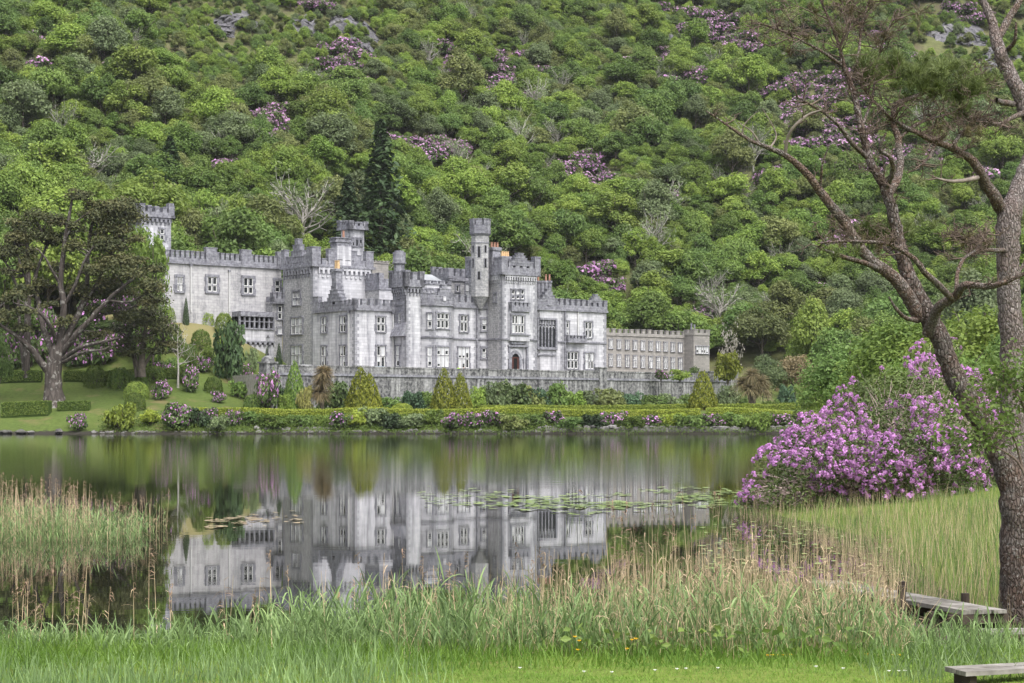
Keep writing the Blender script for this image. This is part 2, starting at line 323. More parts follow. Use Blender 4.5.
# ------------------------------------------------------------------ ground, lake, hill (the setting)
def _vn(x, y, seed):
    """smooth value noise"""
    x = np.asarray(x, float); y = np.asarray(y, float)
    xi, yi = np.floor(x).astype(int), np.floor(y).astype(int); fx, fy = x - xi, y - yi
    fx, fy = fx * fx * (3 - 2 * fx), fy * fy * (3 - 2 * fy)
    def h(a, b):
        k = np.sin(a * 127.1 + b * 311.7 + seed * 74.7) * 43758.5453
        return k - np.floor(k)
    return (h(xi, yi) * (1 - fx) + h(xi + 1, yi) * fx) * (1 - fy) + (h(xi, yi + 1) * (1 - fx) + h(xi + 1, yi + 1) * fx) * fy
_CT = []
for X, row in {
    -300: [(240, 2), (255, 8), (275, 17), (300, 30), (340, 50), (400, 80), (500, 128), (600, 172), (700, 212), (850, 255), (1000, 270)],
    -140: [(240, 1.8), (255, 8), (275, 15), (300, 26), (340, 45), (400, 76), (500, 126), (600, 172), (700, 215), (850, 258), (1000, 272)],
    -85:  [(240, 1.8), (250, 3.6), (262, 6.6), (280, 14), (300, 20), (340, 38), (400, 69), (500, 121), (600, 168), (700, 211), (850, 255), (1000, 270)],
    -60:  [(240, 1.8), (250, 4.0), (262, 6.8), (270, 10.5), (282, 18), (310, 20), (340, 33), (400, 65), (500, 118), (600, 166), (700, 209), (850, 253), (1000, 270)],
    -46:  [(240, 1.8), (250, 3.6), (262, 6.4), (272, 10), (284, 15.5), (300, 17), (340, 31)],
    -36:  [(244, 2.5), (256, 3.4), (266, 6.0), (276, 8.2), (290, 10), (310, 14)],
    -20:  [(244, 2.5), (262, 3.2), (290, 6), (330, 12), (350, 26)],
    0:    [(244, 2.5), (270, 3.1), (300, 6), (330, 9), (350, 19), (400, 49), (500, 105), (600, 157), (700, 202), (850, 250), (1000, 270)],
    30:   [(244, 2.5), (290, 3.2), (320, 6), (345, 9), (365, 20)],
    60:   [(244, 2.5), (300, 4.0), (335, 8), (352, 13), (400, 41), (500, 99), (600, 154), (700, 200), (850, 250), (1000, 270)],
    140:  [(240, 2), (300, 9), (350, 24), (400, 49), (500, 104), (600, 157), (700, 202), (850, 250), (1000, 270)],
    300:  [(240, 4), (300, 16), (350, 32), (400, 54), (500, 108), (600, 160), (700, 205), (850, 252), (1000, 272)]}.items():
    _CT += [(X, Y, Z) for Y, Z in row]
for X in list(range(-300, -100, 40)) + list(range(-100, 101, 10)) + list(range(120, 301, 40)): _CT += [(X, 226, -1.6), (X, 234.5, -0.25), (X, 237.5, 0.75)]
_CT = np.array(_CT, float)
def _ker(a, b): return np.sqrt(((a[:, None, :] - b[None, :, :]) ** 2).sum(-1) + 4.0)
_A = _ker(_CT[:, :2], _CT[:, :2]); _W = np.linalg.solve(_A + 0.02 * np.eye(len(_A)), _CT[:, 2])
def far_z(x, y):
    x, y = np.broadcast_arrays(np.asarray(x, float), np.asarray(y, float)); s = x.shape
    P = np.stack([x.ravel(), y.ravel()], -1); out = np.empty(len(P))
    for i in range(0, len(P), 8000): out[i:i + 8000] = _ker(P[i:i + 8000], _CT[:, :2]) @ _W
    out = out.reshape(s)
    k = np.clip((y - 335) / 60, 0, 1)
    out = out + k * (9 * (_vn(x / 46, y / 46, 1) - 0.5) + 5 * (_vn(x / 17, y / 17, 2) - 0.5))
    return out
def farz(x, y): return float(far_z(np.array([x]), np.array([y]))[0])
_SY = [10, 20, 23, 26, 30, 35, 42, 48, 53, 57, 61, 66, 75, 110, 160, 200, 236, 260]
_SX = [9.5, 8.2, 7.2, 7.0, 7.4, 8.0, 8.6, 8.3, 7.6, 7.5, 8.4, 10, 12.5, 18, 26, 34, 40, 60]
def near_z(x, y):
    x, y = np.broadcast_arrays(np.asarray(x, float), np.asarray(y, float))
    nb = np.interp(y - 0.05 * x, [-20, 0, 14, 17.5, 20, 21.8, 24, 28], [1.8, 1.4, 0.9, 0.62, 0.33, 0.05, -0.4, -0.9])
    d = x - np.interp(y, _SY, _SX)
    rb = np.interp(d, [-6, -1, 0, 2, 6, 20, 60], [-0.9, -0.25, 0.04, 0.32, 0.8, 1.9, 5.5])
    z = np.maximum(nb, rb)
    return z + 0.07 * (_vn(x * 1.3, y * 1.3, 5) - 0.5) + 0.35 * np.clip(d / 8, 0, 1) * (_vn(x / 5, y / 5, 6) - 0.5)
def nearz(x, y): return float(near_z(np.array([x]), np.array([y]))[0])
def grid(name, xs, ys, fn, mat):
    X, Y = np.meshgrid(xs, ys); Z = fn(X, Y)
    V = np.stack([X, Y, Z], -1).reshape(-1, 3); nx = len(xs)
    i = (np.arange(len(ys) - 1)[:, None] * nx + np.arange(nx - 1)[None, :]).ravel()
    o = link(name, npmesh(name, V, np.stack([i, i + 1, i + nx + 1, i + nx], -1), mat, smooth=True))
    o['kind'] = 'structure'; return o
def ground_mat(name, stops, scale=0.25, fine=3.0, dirt=None, h=0.05, zlow=None, zhigh=None):
    m, n, l = newmat(name); tc = n.new('ShaderNodeTexCoord').outputs['Object']
    a = noise(n, l, tc, scale, 6, 0.65); b = noise(n, l, tc, fine, 5, 0.7)
    c = ramp(n, l, a, stops)
    c = mixc(n, l, 0.55, c, ramp(n, l, b, [(0.3, (0.45, 0.45, 0.45)), (0.7, (1.25, 1.25, 1.25))]), 'MULTIPLY')
    if dirt:
        d = noise(n, l, tc, scale * 2.1, 5, 0.6)
        c = mixc(n, l, ramp(n, l, d, [(0.55, (0, 0, 0)), (0.72, (0.9, 0.9, 0.9))]), c, dirt)
    if zlow or zhigh:
        sx = n.new('ShaderNodeSeparateXYZ'); l.new(tc, sx.inputs[0]); zz_ = math_(n, l, 'ADD', sx.outputs[2], math_(n, l, 'MULTIPLY', math_(n, l, 'SUBTRACT', b, 0.5), 0.8))
        if zlow: c = mixc(n, l, ramp(n, l, math_(n, l, 'MULTIPLY', zz_, 1 / (2 * zlow[0])), [(0.38, (1, 1, 1)), (0.55, (0, 0, 0))]), c, zlow[1])
        if zhigh: c = mixc(n, l, ramp(n, l, math_(n, l, 'MULTIPLY', zz_, 1 / (2 * zhigh[0])), [(0.45, (0, 0, 0)), (0.55, (0.85, 0.85, 0.85))]), c, zhigh[1])
    principled(n, l, c, 0.95, 0.1, bump(n, l, b, 0.6, h)); return m
M['lawn'] = ground_mat('mown_lawn', [(0.3, (0.105, 0.155, 0.03)), (0.7, (0.16, 0.20, 0.042))], 0.5, 9, (0.17, 0.155, 0.06), 0.02)
M['gardenlawn'] = ground_mat('garden_grass', [(0.3, (0.07, 0.105, 0.026)), (0.7, (0.10, 0.13, 0.034))], 0.12, 2.0, (0.15, 0.125, 0.06), 0.05, (0.4, (0.035, 0.032, 0.026)), (12.5, (0.20, 0.175, 0.085)))
M['hillground'] = ground_mat('hill_heath', [(0.3, (0.095, 0.105, 0.042)), (0.5, (0.115, 0.125, 0.052)), (0.7, (0.13, 0.115, 0.065))], 0.06, 0.8, (0.075, 0.06, 0.045), 0.3)
M['mud'] = ground_mat('lake_mud', [(0.3, (0.02, 0.018, 0.012)), (0.7, (0.035, 0.03, 0.02))], 0.3, 4)
xs = np.concatenate([np.arange(-60, -14, 3), np.arange(-14, 14, 0.35), np.arange(14, 40, 1.5), np.arange(40, 131, 6)])
ys = np.concatenate([np.arange(-16, 10, 2), np.arange(10, 30, 0.35), np.arange(30, 70, 0.8), np.arange(70, 241, 4)])
grid('lakeside_lawn', xs, ys, near_z, M['lawn'])
grid('garden_ground', np.arange(-180, 181, 2.0), np.concatenate([np.arange(226, 300, 1.5), np.arange(300, 346, 2.0)]), far_z, M['gardenlawn'])
grid('hillside', np.arange(-300, 301, 4.0), np.arange(344, 960, 4.0), lambda x, y: far_z(x, y) - 0.02, M['hillground'])
g0 = MB(); g0.add([(-3000, -3000, -2.2), (3000, -3000, -2.2), (3000, 3000, -2.2), (-3000, 3000, -2.2)], [(0, 1, 2, 3)])
g0.build('lake_bed', M['mud'])['kind'] = 'structure'

def water_mat():
    m, n, l = newmat('lake_water'); tc = n.new('ShaderNodeTexCoord').outputs['Object']
    sx = n.new('ShaderNodeSeparateXYZ'); l.new(tc, sx.inputs[0])
    a = noise(n, l, mapping(n, l, tc, (0.55, 1.5, 1), (0, 0, 0.12)), 1.0, 3, 0.5)
    b = noise(n, l, mapping(n, l, tc, (2.2, 5.0, 1), (0, 0, -0.2)), 1.0, 3, 0.55)
    patch = noise(n, l, mapping(n, l, tc, (0.010, 0.03, 1)), 1.0, 3, 0.5)
    # breeze-ruffled water further out, glassy water in the lee of the reeds
    far = n.new('ShaderNodeMapRange'); far.interpolation_type = 'SMOOTHSTEP'
    l.new(math_(n, l, 'ADD', sx.outputs[1], math_(n, l, 'MULTIPLY', patch, 60)), far.inputs['Value'])
    far.inputs['From Min'].default_value = 88; far.inputs['From Max'].default_value = 118
    far.inputs['To Min'].default_value = 0.0; far.inputs['To Max'].default_value = 1.0
    amp = math_(n, l, 'ADD', math_(n, l, 'MULTIPLY', far.outputs[0], 0.0042), 0.0006)
    h = math_(n, l, 'MULTIPLY', math_(n, l, 'ADD', a, math_(n, l, 'MULTIPLY', b, 0.28)), amp)
    bp = n.new('ShaderNodeBump'); bp.inputs['Strength'].default_value = 1.0; bp.inputs['Distance'].default_value = 1.0
    l.new(h, bp.inputs['Height'])
    p = principled(n, l, (0.010, 0.011, 0.006), math_(n, l, 'ADD', math_(n, l, 'MULTIPLY', far.outputs[0], 0.04), 0.012), 0.75, bp.outputs[0])
    p.inputs['IOR'].default_value = 1.36
    return m
M['water'] = water_mat()
w0 = MB(); w0.add([(-900, -30, 0), (900, -30, 0), (900, 300, 0), (-900, 300, 0)], [(0, 1, 2, 3)])
wo = w0.build('lake_water', M['water']); wo['kind'] = 'structure'
# ------------------------------------------------------------------ the castle
TH = R(38)
class Frame:
    """ground plan frame: a runs along the lake front to the right and away, b runs back into the building"""
    def __init__(s, px, D, th=TH, z=0.0):
        s.ox, s.oy = xat(px, D), D; s.u = (math.cos(th), math.sin(th)); s.w = (-math.sin(th), math.cos(th)); s.th = th
    def Y(s, a, b): return s.oy + a * s.u[1] + b * s.w[1]
    def X(s, a, b): return s.ox + a * s.u[0] + b * s.w[0]
    def ax(s, px, b):
        k = (px - CX) / F
        return (k * (s.oy + b * s.w[1]) - s.ox - b * s.w[0]) / (s.u[0] - k * s.u[1])
    def bx(s, px, a):
        k = (px - CX) / F
        return (k * (s.oy + a * s.u[1]) - s.ox - a * s.u[0]) / (s.w[0] - k * s.w[1])
    def zz(s, py, a, b): return zat(py, s.Y(a, b))
class Face:
    """a vertical wall face: origin p (a,b), direction d to the right as seen, outward normal n"""
    def __init__(s, fr, p, d):
        s.fr, s.p = fr, p; L = math.hypot(*d); s.d = (d[0] / L, d[1] / L); s.n = (s.d[1], -s.d[0])
    def pt(s, t, o=0.0): return (s.p[0] + s.d[0] * t + s.n[0] * o, s.p[1] + s.d[1] * t + s.n[1] * o)
    def t(s, px):
        k = (px - CX) / F; fr = s.fr
        x0, y0 = fr.X(*s.p), fr.Y(*s.p)
        dx = s.d[0] * fr.u[0] + s.d[1] * fr.w[0]; dy = s.d[0] * fr.u[1] + s.d[1] * fr.w[1]
        return (k * y0 - x0) / (dx - k * dy)
    def z(s, py, t): return s.fr.zz(py, *s.pt(t))
    def box(s, mb, t0, t1, z0, z1, o0, o1, mat=0):
        q = [s.pt(t0, o1), s.pt(t1, o1), s.pt(t1, o0), s.pt(t0, o0)]
        mb.hexa([(x, y, z0) for x, y in q] + [(x, y, z1) for x, y in q], mat)
CF = Frame(313, 285)
CZ = 8.2                                           # terrace level
castle = empty('castle', (CF.ox, CF.oy, 0), TH)
tag(castle, 'grey stone battlemented castle with many towers standing on the lakeside terrace', 'castle')
WM = [M['dress'], M['glass'], M['sash'], M['blind'], M['ashlar']]
_wr = random.Random(4)
def window(face, x0, x1, y0, y1, n=2, tr=0.5, parent=None, arch=False, blind=0.3, quoin=True, sash=True, frame=0.24):
    """stone surround with toothed jambs, mullions and a transom; recessed glass, white sashes, some blinds"""
    t0, t1 = face.t(x0), face.t(x1); tm = (t0 + t1) / 2; z0, z1 = face.z(y1, tm), face.z(y0, tm)
    mb = MB(); fw = frame
    face.box(mb, t0, t1, z0, z1, 0.0, 0.012, 1)
    face.box(mb, t0 - fw, t0, z0, z1, 0.0, 0.15, 0); face.box(mb, t1, t1 + fw, z0, z1, 0.0, 0.15, 0)
    face.box(mb, t0 - fw - 0.06, t1 + fw + 0.06, z1, z1 + fw, 0.0, 0.19, 0)
    face.box(mb, t0 - fw - 0.08, t1 + fw + 0.08, z0 - fw * 0.8, z0, 0.0, 0.22, 0)
    if quoin:
        k = max(2, int((z1 - z0) / 0.75)); hz = (z1 - z0) / k
        for i in range(k):
            if i % 2 == 0:
                face.box(mb, t0 - fw - 0.24, t0 - fw, z0 + i * hz + 0.02, z0 + (i + 1) * hz - 0.02, 0.0, 0.05, 0)
                face.box(mb, t1 + fw, t1 + fw + 0.24, z0 + i * hz + 0.02, z0 + (i + 1) * hz - 0.02, 0.0, 0.05, 0)
    w = (t1 - t0) / n
    zt = z0 + (z1 - z0) * tr if tr else None
    for i in range(1, n): face.box(mb, t0 + i * w - 0.07, t0 + i * w + 0.07, z0, z1, 0.012, 0.13, 0)
    if zt: face.box(mb, t0, t1, zt - 0.07, zt + 0.07, 0.012, 0.12, 0)
    for i in range(n):
        a0, a1 = t0 + i * w + (0.07 if i else 0), t0 + (i + 1) * w - (0.07 if i < n - 1 else 0)
        for (q0, q1) in ([(z0, zt - 0.07), (zt + 0.07, z1)] if zt else [(z0, z1)]):
            if sash:
                face.box(mb, a0, a0 + 0.09, q0, q1, 0.012, 0.07, 2); face.box(mb, a1 - 0.09, a1, q0, q1, 0.012, 0.07, 2)
                face.box(mb, a0 + 0.09, a1 - 0.09, q0, q0 + 0.10, 0.012, 0.07, 2); face.box(mb, a0 + 0.09, a1 - 0.09, q1 - 0.09, q1, 0.012, 0.07, 2)
            if _wr.random() < blind:
                bz = q0 + (q1 - q0) * _wr.choice([0.0, 0.0, 0.25, 0.5])
                face.box(mb, a0 + 0.09, a1 - 0.09, max(bz, q0 + 0.1), q1 - 0.09, 0.012, 0.03, 3)
            if arch:
                face.box(mb, a0, a0 + 0.16, q1 - 0.32, q1, 0.07, 0.11, 0); face.box(mb, a1 - 0.16, a1, q1 - 0.32, q1, 0.07, 0.11, 0)
                face.box(mb, a0 + 0.16, a1 - 0.16, q1 - 0.12, q1, 0.07, 0.11, 0)
    return mb.build('window', WM, parent)
def parapet(mb, face, t0, t1, z0, zb, zt, mw=0.75, gap=0.6, th=0.42, out=0.08, first=0.0, mat=0, cap=True):
    if zb - z0 > 0.5: zb = z0 + (zb - z0) * 0.70
    face.box(mb, t0, t1, z0, zb, -th, out, mat)
    t = t0 + first; L = t1 - t0
    n = max(1, round((L - first + gap) / (mw + gap))); st = (L - first + gap) / n
    for i in range(n):
        a = t0 + first + i * st; b = min(t1, a + st - gap); dz = _wr.uniform(-0.05, 0.05)
        face.box(mb, a, b, zb, zt + dz, -th, out, mat)
        if cap: face.box(mb, a - 0.05, b + 0.05, zt + dz, zt + dz + 0.14, -th - 0.05, out + 0.06, mat)
def steps(mb, face, tc, hw0, z0, z1, n, th=0.45, out=0.10, mat=0, top=0.35):
    """stepped gable centred at tc"""
    for i in range(n):
        hw = hw0 + (top - hw0) * i / max(1, n - 1); a = z0 + (z1 - z0) * i / n; b = z0 + (z1 - z0) * (i + 1) / n
        face.box(mb, tc - hw, tc + hw, a, b, -th, out, mat); face.box(mb, tc - hw - 0.05, tc + hw + 0.05, b, b + 0.12, -th - 0.04, out + 0.05, mat)
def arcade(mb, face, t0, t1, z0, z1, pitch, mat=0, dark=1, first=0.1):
    """row of little corbel arches: dark band colouring in the shade between projecting corbels"""
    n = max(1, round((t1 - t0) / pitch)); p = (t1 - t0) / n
    face.box(mb, t0, t1, z0 + (z1 - z0) * 0.30, z1, 0.0, 0.03, dark)  # dark strip painted for the shade in the gaps
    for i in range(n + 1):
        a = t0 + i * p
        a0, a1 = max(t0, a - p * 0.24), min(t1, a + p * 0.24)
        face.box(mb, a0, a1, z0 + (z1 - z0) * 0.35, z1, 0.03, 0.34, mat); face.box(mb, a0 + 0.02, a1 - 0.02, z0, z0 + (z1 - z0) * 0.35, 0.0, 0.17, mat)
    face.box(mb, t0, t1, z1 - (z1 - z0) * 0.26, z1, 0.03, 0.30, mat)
def quoins(mb, fA, tA, fB, tB, z0, z1, mat=0):
    """alternating long and short corner stones on the two faces that meet at a corner (tA = end of face A, tB = start of B)"""
    k = int((z1 - z0) / 0.5); h = (z1 - z0) / k
    for i in range(k):
        la, lb = (0.75, 0.42) if i % 2 else (0.42, 0.75)
        if fA: fA.box(mb, tA - la, tA, z0 + i * h + 0.012, z0 + (i + 1) * h - 0.012, 0.0, 0.03, mat)
        if fB: fB.box(mb, tB, tB + lb, z0 + i * h + 0.012, z0 + (i + 1) * h - 0.012, 0.0, 0.03, mat)
def corner(parent, *a):
    mb = MB(); quoins(mb, *a); return mb.build('corner_stones', [M['quoin']], parent)
DM = [M['dress'], M['black'], M['ashlar'], M['buffpot'], M['terracotta'], M['pipe'], M['slate']]
def block(name, a0, a1, b0, b1, z0, z1, mat, roofmat=None):
    mb = MB(); mb.prism([(a0, b0), (a1, b0), (a1, b1), (a0, b1)], z0, z1, 0, 1)
    return mb.build(name, [mat, M['slate']], castle)
def faces(a0, a1, b0, b1):
    """left, front, right, back faces of a rectangular block"""
    return (Face(CF, (a0, b1), (0, -1)), Face(CF, (a0, b0), (1, 0)), Face(CF, (a1, b0), (0, 1)), Face(CF, (a1, b1), (-1, 0)))
def downpipe(face, px, y0, y1, parent, mat=5):
    mb = MB(); t = face.t(px); z0, z1 = face.z(y1, t), face.z(y0, t)
    face.box(mb, t - 0.09, t + 0.09, z0, z1, 0.06, 0.22, mat); face.box(mb, t - 0.22, t + 0.22, z1, z1 + 0.35, 0.03, 0.3, 0)
    return mb.build('downpipe', DM, parent)
def pots(mb, x, y, z, mat=4, h=0.9, r=0.19):
    mb.cyl(x, y, z, z + h, r, r * 0.82, 10, mat); mb.cyl(x, y, z + h, z + h + 0.08, r * 1.05, r * 1.05, 10, mat)
M['quoin'] = stone('grey_quoin', [(0.30, 0.30, 0.33), (0.21, 0.21, 0.235), (0.10, 0.10, 0.11), (0.42, 0.42, 0.44)], (0.8, 0.4), 0.5, 0.8)
FB = -12.0                                          # plane of the main lake front

# --- main (left-hand) square tower
wa, wb = CF.ax(372, 0), CF.bx(283, 0)
zc = CF.zz(265.7, 0, 0)
mt = block('square_tower', 0, wa, 0, wb, CZ - 1, zc + 0.9, M['ashlar'])
fL, fF, fR, fK = faces(0, wa, 0, wb)
mb = MB(); fL.box(mb, 0, wb, CZ - 1, zc - 0.1, 0.0, 0.02, 0); mb.build('shade_weathered_wall', [M['rubble']], mt)  # speckled grimy rubble, darker also to carry the left face's shade
mb = MB()
for f, L in ((fL, wb), (fF, wa), (fR, wb), (fK, wa)): f.box(mb, -0.4, L + 0.4, zc - 0.12, zc + 0.28, -0.1, 0.42, 0)
mb.build('string_course', DM, mt)
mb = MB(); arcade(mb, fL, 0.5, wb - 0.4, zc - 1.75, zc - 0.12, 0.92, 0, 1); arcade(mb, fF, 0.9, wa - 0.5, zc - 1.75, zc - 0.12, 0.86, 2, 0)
mb.build('corbel_arcade', DM, mt)
mb = MB(); z0 = zc + 0.28; zb = CF.zz(257.5, 0, 0); zt = CF.zz(251, 0, 0)
parapet(mb, fL, 0, wb, z0, zb - 0.5, zb + 0.5, 0.8, 0.55, 0.5, 0.3); parapet(mb, fF, 0, wa, z0, zb - 1.1, zb - 0.2, 0.8, 0.6, 0.5, 0.3)
parapet(mb, fR, 0, wb, z0, zb - 0.9, zb, 0.8, 0.6, 0.5, 0.3); parapet(mb, fK, 0, wa, z0, zb - 0.9, zb, 0.8, 0.6, 0.5, 0.3)
t = fL.t(298); steps(mb, fL, t, 2.2, zb - 0.6, fL.z(239.5, t), 4, 0.55, 0.32, 0, 0.5)
fL.box(mb, -0.05, 1.0, z0, fL.z(251, 0), -0.55, 0.34, 0); fL.box(mb, -0.1, 1.06, fL.z(251, 0), fL.z(251, 0) + 0.15, -0.6, 0.4, 0)
for f, a, b in ((fL, wb - 1.5, wb + 0.32), (fF, -0.3, 1.25)):
    f.box(mb, a, b, z0, zt + 0.55, -0.55, 0.34, 0); f.box(mb, a - 0.06, b + 0.06, zt + 0.55, zt + 0.72, -0.6, 0.4, 0)
f = fF
for x0, x1, y in ((327.5, 336, 249.5), (350, 356, 251.5), (356, 360, 256), (365, 372.5, 252)):
    a, b = f.t(x0), f.t(x1); f.box(mb, a, b, z0, f.z(y, a), -0.55, 0.335, 0); f.box(mb, a - 0.05, b + 0.05, f.z(y, a), f.z(y, a) + 0.14, -0.6, 0.4, 0)
mb.build('battlement', DM, mt)
mb = MB(); a, b = fF.t(336), fF.t(350)
fF.box(mb, a, b, zc + 0.28, fF.z(246, a), -1.6, 0.36, 2); fF.box(mb, a - 0.1, b + 0.05, fF.z(246, a), fF.z(238, a), -1.6, 0.30, 0); fF.box(mb, a - 0.3, b + 0.2, fF.z(242, a), fF.z(240.5, a), -1.7, 0.42, 0)
fF.box(mb, a - 0.25, b + 0.15, fF.z(238, a), fF.z(237, a), -1.7, 0.42, 0)
x, y = fF.pt(fF.t(345.5), -0.6); pots(mb, x, y, fF.z(237.2, a), 4, 1.1, 0.2)
mb.build('chimney', DM, mt)
corner(mt, fL, wb, fF, 0, CZ - 1, zc - 0.2); corner(mt, fF, wa, None, 0, CZ - 1, zc - 0.2); corner(mt, None, 0, fL, 0, CZ - 1, zc - 0.2)
window(fL, 293.2, 300.5, 291.5, 305, 2, 0.5, mt, True, 0.5); window(fL, 291.8, 302.5, 318, 334, 3, 0.5, mt, False, 0.6); window(fL, 292, 302.5, 346, 366, 3, 0.55, mt, False, 0.5)

# --- small link range with balcony left of the square tower, and the left wing behind
b0 = wb + 0.2; lk0 = CF.ax(272.5, b0)
lkz = CF.zz(303.5, 0, b0)
lk = block('link_range', lk0, 0, b0, b0 + 6, CZ - 1, lkz, M['rubble']); fk = Face(CF, (lk0, b0), (1, 0))
window(fk, 277.8, 281.5, 306, 319, 1, 0.5, lk, False, 0.5); window(fk, 277.8, 281.5, 328, 334, 1, 0, lk, False, 0.5)
mb = MB(); a, b = fk.t(270.8), fk.t(284)
fk.box(mb, a, b, fk.z(303.5, a), fk.z(302, a), -0.3, 0.7, 0); parapet(mb, fk, a, b, fk.z(302, a), fk.z(296.5, a), fk.z(293, a), 0.5, 0.35, 0.25, 0.75)
fk.box(mb, a, a + 0.3, fk.z(302, a), fk.z(296.5, a), -1.5, 0.75, 0); mb.build('balcony', DM, lk)

lwb = wb + 2.2
la, lb_ = CF.ax(150, lwb), 1.0
zl = CF.zz(268.7, CF.ax(280, lwb), lwb)
lw = block('long_wing', la, lb_, lwb, lwb + 9, CZ - 1, zl + 0.6, M['wingstone'])
f = Face(CF, (la, lwb), (1, 0)); LL = lb_ - la
mb = MB(); f.box(mb, 0, LL, zl - 0.1, zl + 0.28, -0.1, 0.3, 0); mb.build('string_course', DM, lw)
mb = MB(); zpb = f.z(257.5, f.t(240)); parapet(mb, f, 0, LL, zl + 0.28, zpb - 0.3, zpb + 0.45, 0.55, 0.35, 0.45, 0.12)
for x0, x1 in ((205.5, 216.5), (241, 251), (277, 283)):
    a, b = f.t(x0), f.t(x1); f.box(mb, a, b, zl + 0.28, zpb + 1.15, -0.55, 0.2, 0); f.box(mb, a - 0.07, b + 0.07, zpb + 1.15, zpb + 1.32, -0.6, 0.26, 0)
mb.build('battlement', DM, lw)
for x0, x1, y0, y1, n in ((177, 182, 277, 291, 2), (207.5, 216.5, 277, 291.5, 2), (243.5, 252.5, 278, 293.5, 2), (275, 279.5, 280.5, 292, 1)):
    window(f, x0, x1, y0, y1, n, 0.45, lw, False, 0.1, frame=0.4)
downpipe(f, 190.5, 266, 312, lw); downpipe(f, 229, 272, 312, lw)
mb = MB(); ff = Face(CF, (la, lwb - 2.6), (1, 0)); a, b = ff.t(240), ff.t(274)
ff.box(mb, a, b, ff.z(316, a), ff.z(311, a), -2.6, 0.25, 0); ff.box(mb, a, b, CZ - 1, ff.z(327.5, a), -2.6, 0.0, 2); ff.box(mb, a, b, ff.z(327.5, a), ff.z(316, a), -2.6, -1.9, 1)
for i in range(8):
    t = a + (b - a) * i / 7; ff.box(mb, t - 0.13, t + 0.13, ff.z(327.5, a), ff.z(316, a), -0.35, 0.0, 0)
ff.box(mb, a, b, ff.z(321.5, a), ff.z(320.5, a), -0.2, -0.05, 0)
arcade(mb, ff, a, b, ff.z(346, a), ff.z(340.5, a), 0.9, 0, 1)
ff.box(mb, a - 0.1, b + 0.1, ff.z(329, a), ff.z(327.5, a), 0.0, 0.2, 0); mb.build('gallery', DM, lw)
mb = MB(); mb.prism([(la + 1, lwb + 1), (lb_ - 0.5, lwb + 1), (lb_ - 0.5, lwb + 8.5), (la + 1, lwb + 8.5)], zl + 0.605, zl + 1.3, 6); mb.build('roof', DM, lw)

# --- tall tower at the far left behind the wing
tb = lwb + 7; ta1 = CF.ax(171, tb); ta0 = ta1 - 5.2; tzc = CF.zz(218, ta1, tb)
tw = block('far_tower', ta0, ta1, tb, tb + 5.5, CZ, tzc + 0.5, M['ashlar']); fs = faces(ta0, ta1, tb, tb + 5.5)
mb = MB()
for q, f in enumerate(fs):
    L = 5.2 if q % 2 else 5.5
    f.box(mb, -0.5, L + 0.5, tzc - 0.1, tzc + 0.3, -0.2, 0.5, 0); parapet(mb, f, -0.4, L + 0.4, tzc + 0.3, f.z(211, 0), f.z(207, 0), 0.8, 0.6, 0.45, 0.42); arcade(mb, f, 0.3, L - 0.3, tzc - 1.2, tzc - 0.1, 0.8, 0, 0)
fs[1].box(mb, 4.6, 5.5, tzc + 0.3, fs[1].z(203.5, 5), -0.55, 0.45, 0)
mb.build('battlement', DM, tw)
corner(tw, fs[1], 5.2, None, 0, CZ + 8, tzc - 0.2); corner(tw, fs[0], 5.5, fs[1], 0, CZ + 8, tzc - 0.2)
window(fs[1], 160, 164, 229, 240, 1, 0.5, tw, False, 0)

# --- bell turret with three arched openings behind the square tower
bb = 4.0; bt0, bt1 = CF.ax(350.5, bb), CF.ax(364, bb); bbk = CF.bx(341, bt0); bz = CF.zz(229, bt0, bb)
bt = block('bell_turret', bt0, bt1, bb, bbk, zc, bz + 0.3, M['ashlar']); fs = faces(bt0, bt1, bb, bbk)
mb = MB()
for q, f in enumerate(fs):
    L = (bt1 - bt0) if q % 2 else (bbk - bb)
    f.box(mb, -0.55, L + 0.55, bz - 0.05, bz + 0.32, -0.2, 0.55, 0); parapet(mb, f, -0.5, L + 0.5, bz + 0.32, f.z(225.5, 0), f.z(222.8, 0), 0.5, 0.42, 0.3, 0.5)
    f.box(mb, 0.5 * L - 0.45, 0.5 * L + 0.45, f.z(223, 0), f.z(221.3, 0), -0.25, 0.46, 0)
mb.build('battlement', DM, bt)
corner(bt, fs[0], bbk - bb, fs[1], 0, zc + 0.5, bz - 0.1); corner(bt, fs[1], bt1 - bt0, None, 0, zc + 0.5, bz - 0.1)
for x0, x1 in ((351.8, 353.8), (355.5, 357.6), (359.3, 361.5)): window(fs[1], x0, x1, 238, 246, 1, 0, bt, True, 0, False, False, 0.14)

# --- lower gabled block in front of the tower
gb0 = CF.bx(355, 0); ga1 = CF.ax(396, gb0)
gz = CF.zz(309.3, 0, gb0)
gb = block('gabled_block', -0.006, ga1, gb0, 0, CZ - 1, gz + 0.5, M['ashlar']); fL, fF, fR, fK = faces(-0.006, ga1, gb0, 0)
mb = MB(); fL.box(mb, 0.3, -gb0 + 0.3, gz - 0.14, gz + 0.22, -0.1, 0.3, 0); fF.box(mb, -0.3, ga1, gz - 0.14, gz + 0.22, -0.1, 0.3, 0); mb.build('string_course', DM, gb)
mb = MB(); zb, zt = fF.z(303.2, 0), fF.z(299, 0)
parapet(mb, fL, 0.3, -gb0 + 0.2, gz + 0.22, zb - 0.1, zt - 0.15, 0.62, 0.5, 0.42, 0.2); parapet(mb, fF, -0.2, ga1, gz + 0.22, zb, zt, 0.85, 0.62, 0.42, 0.2)
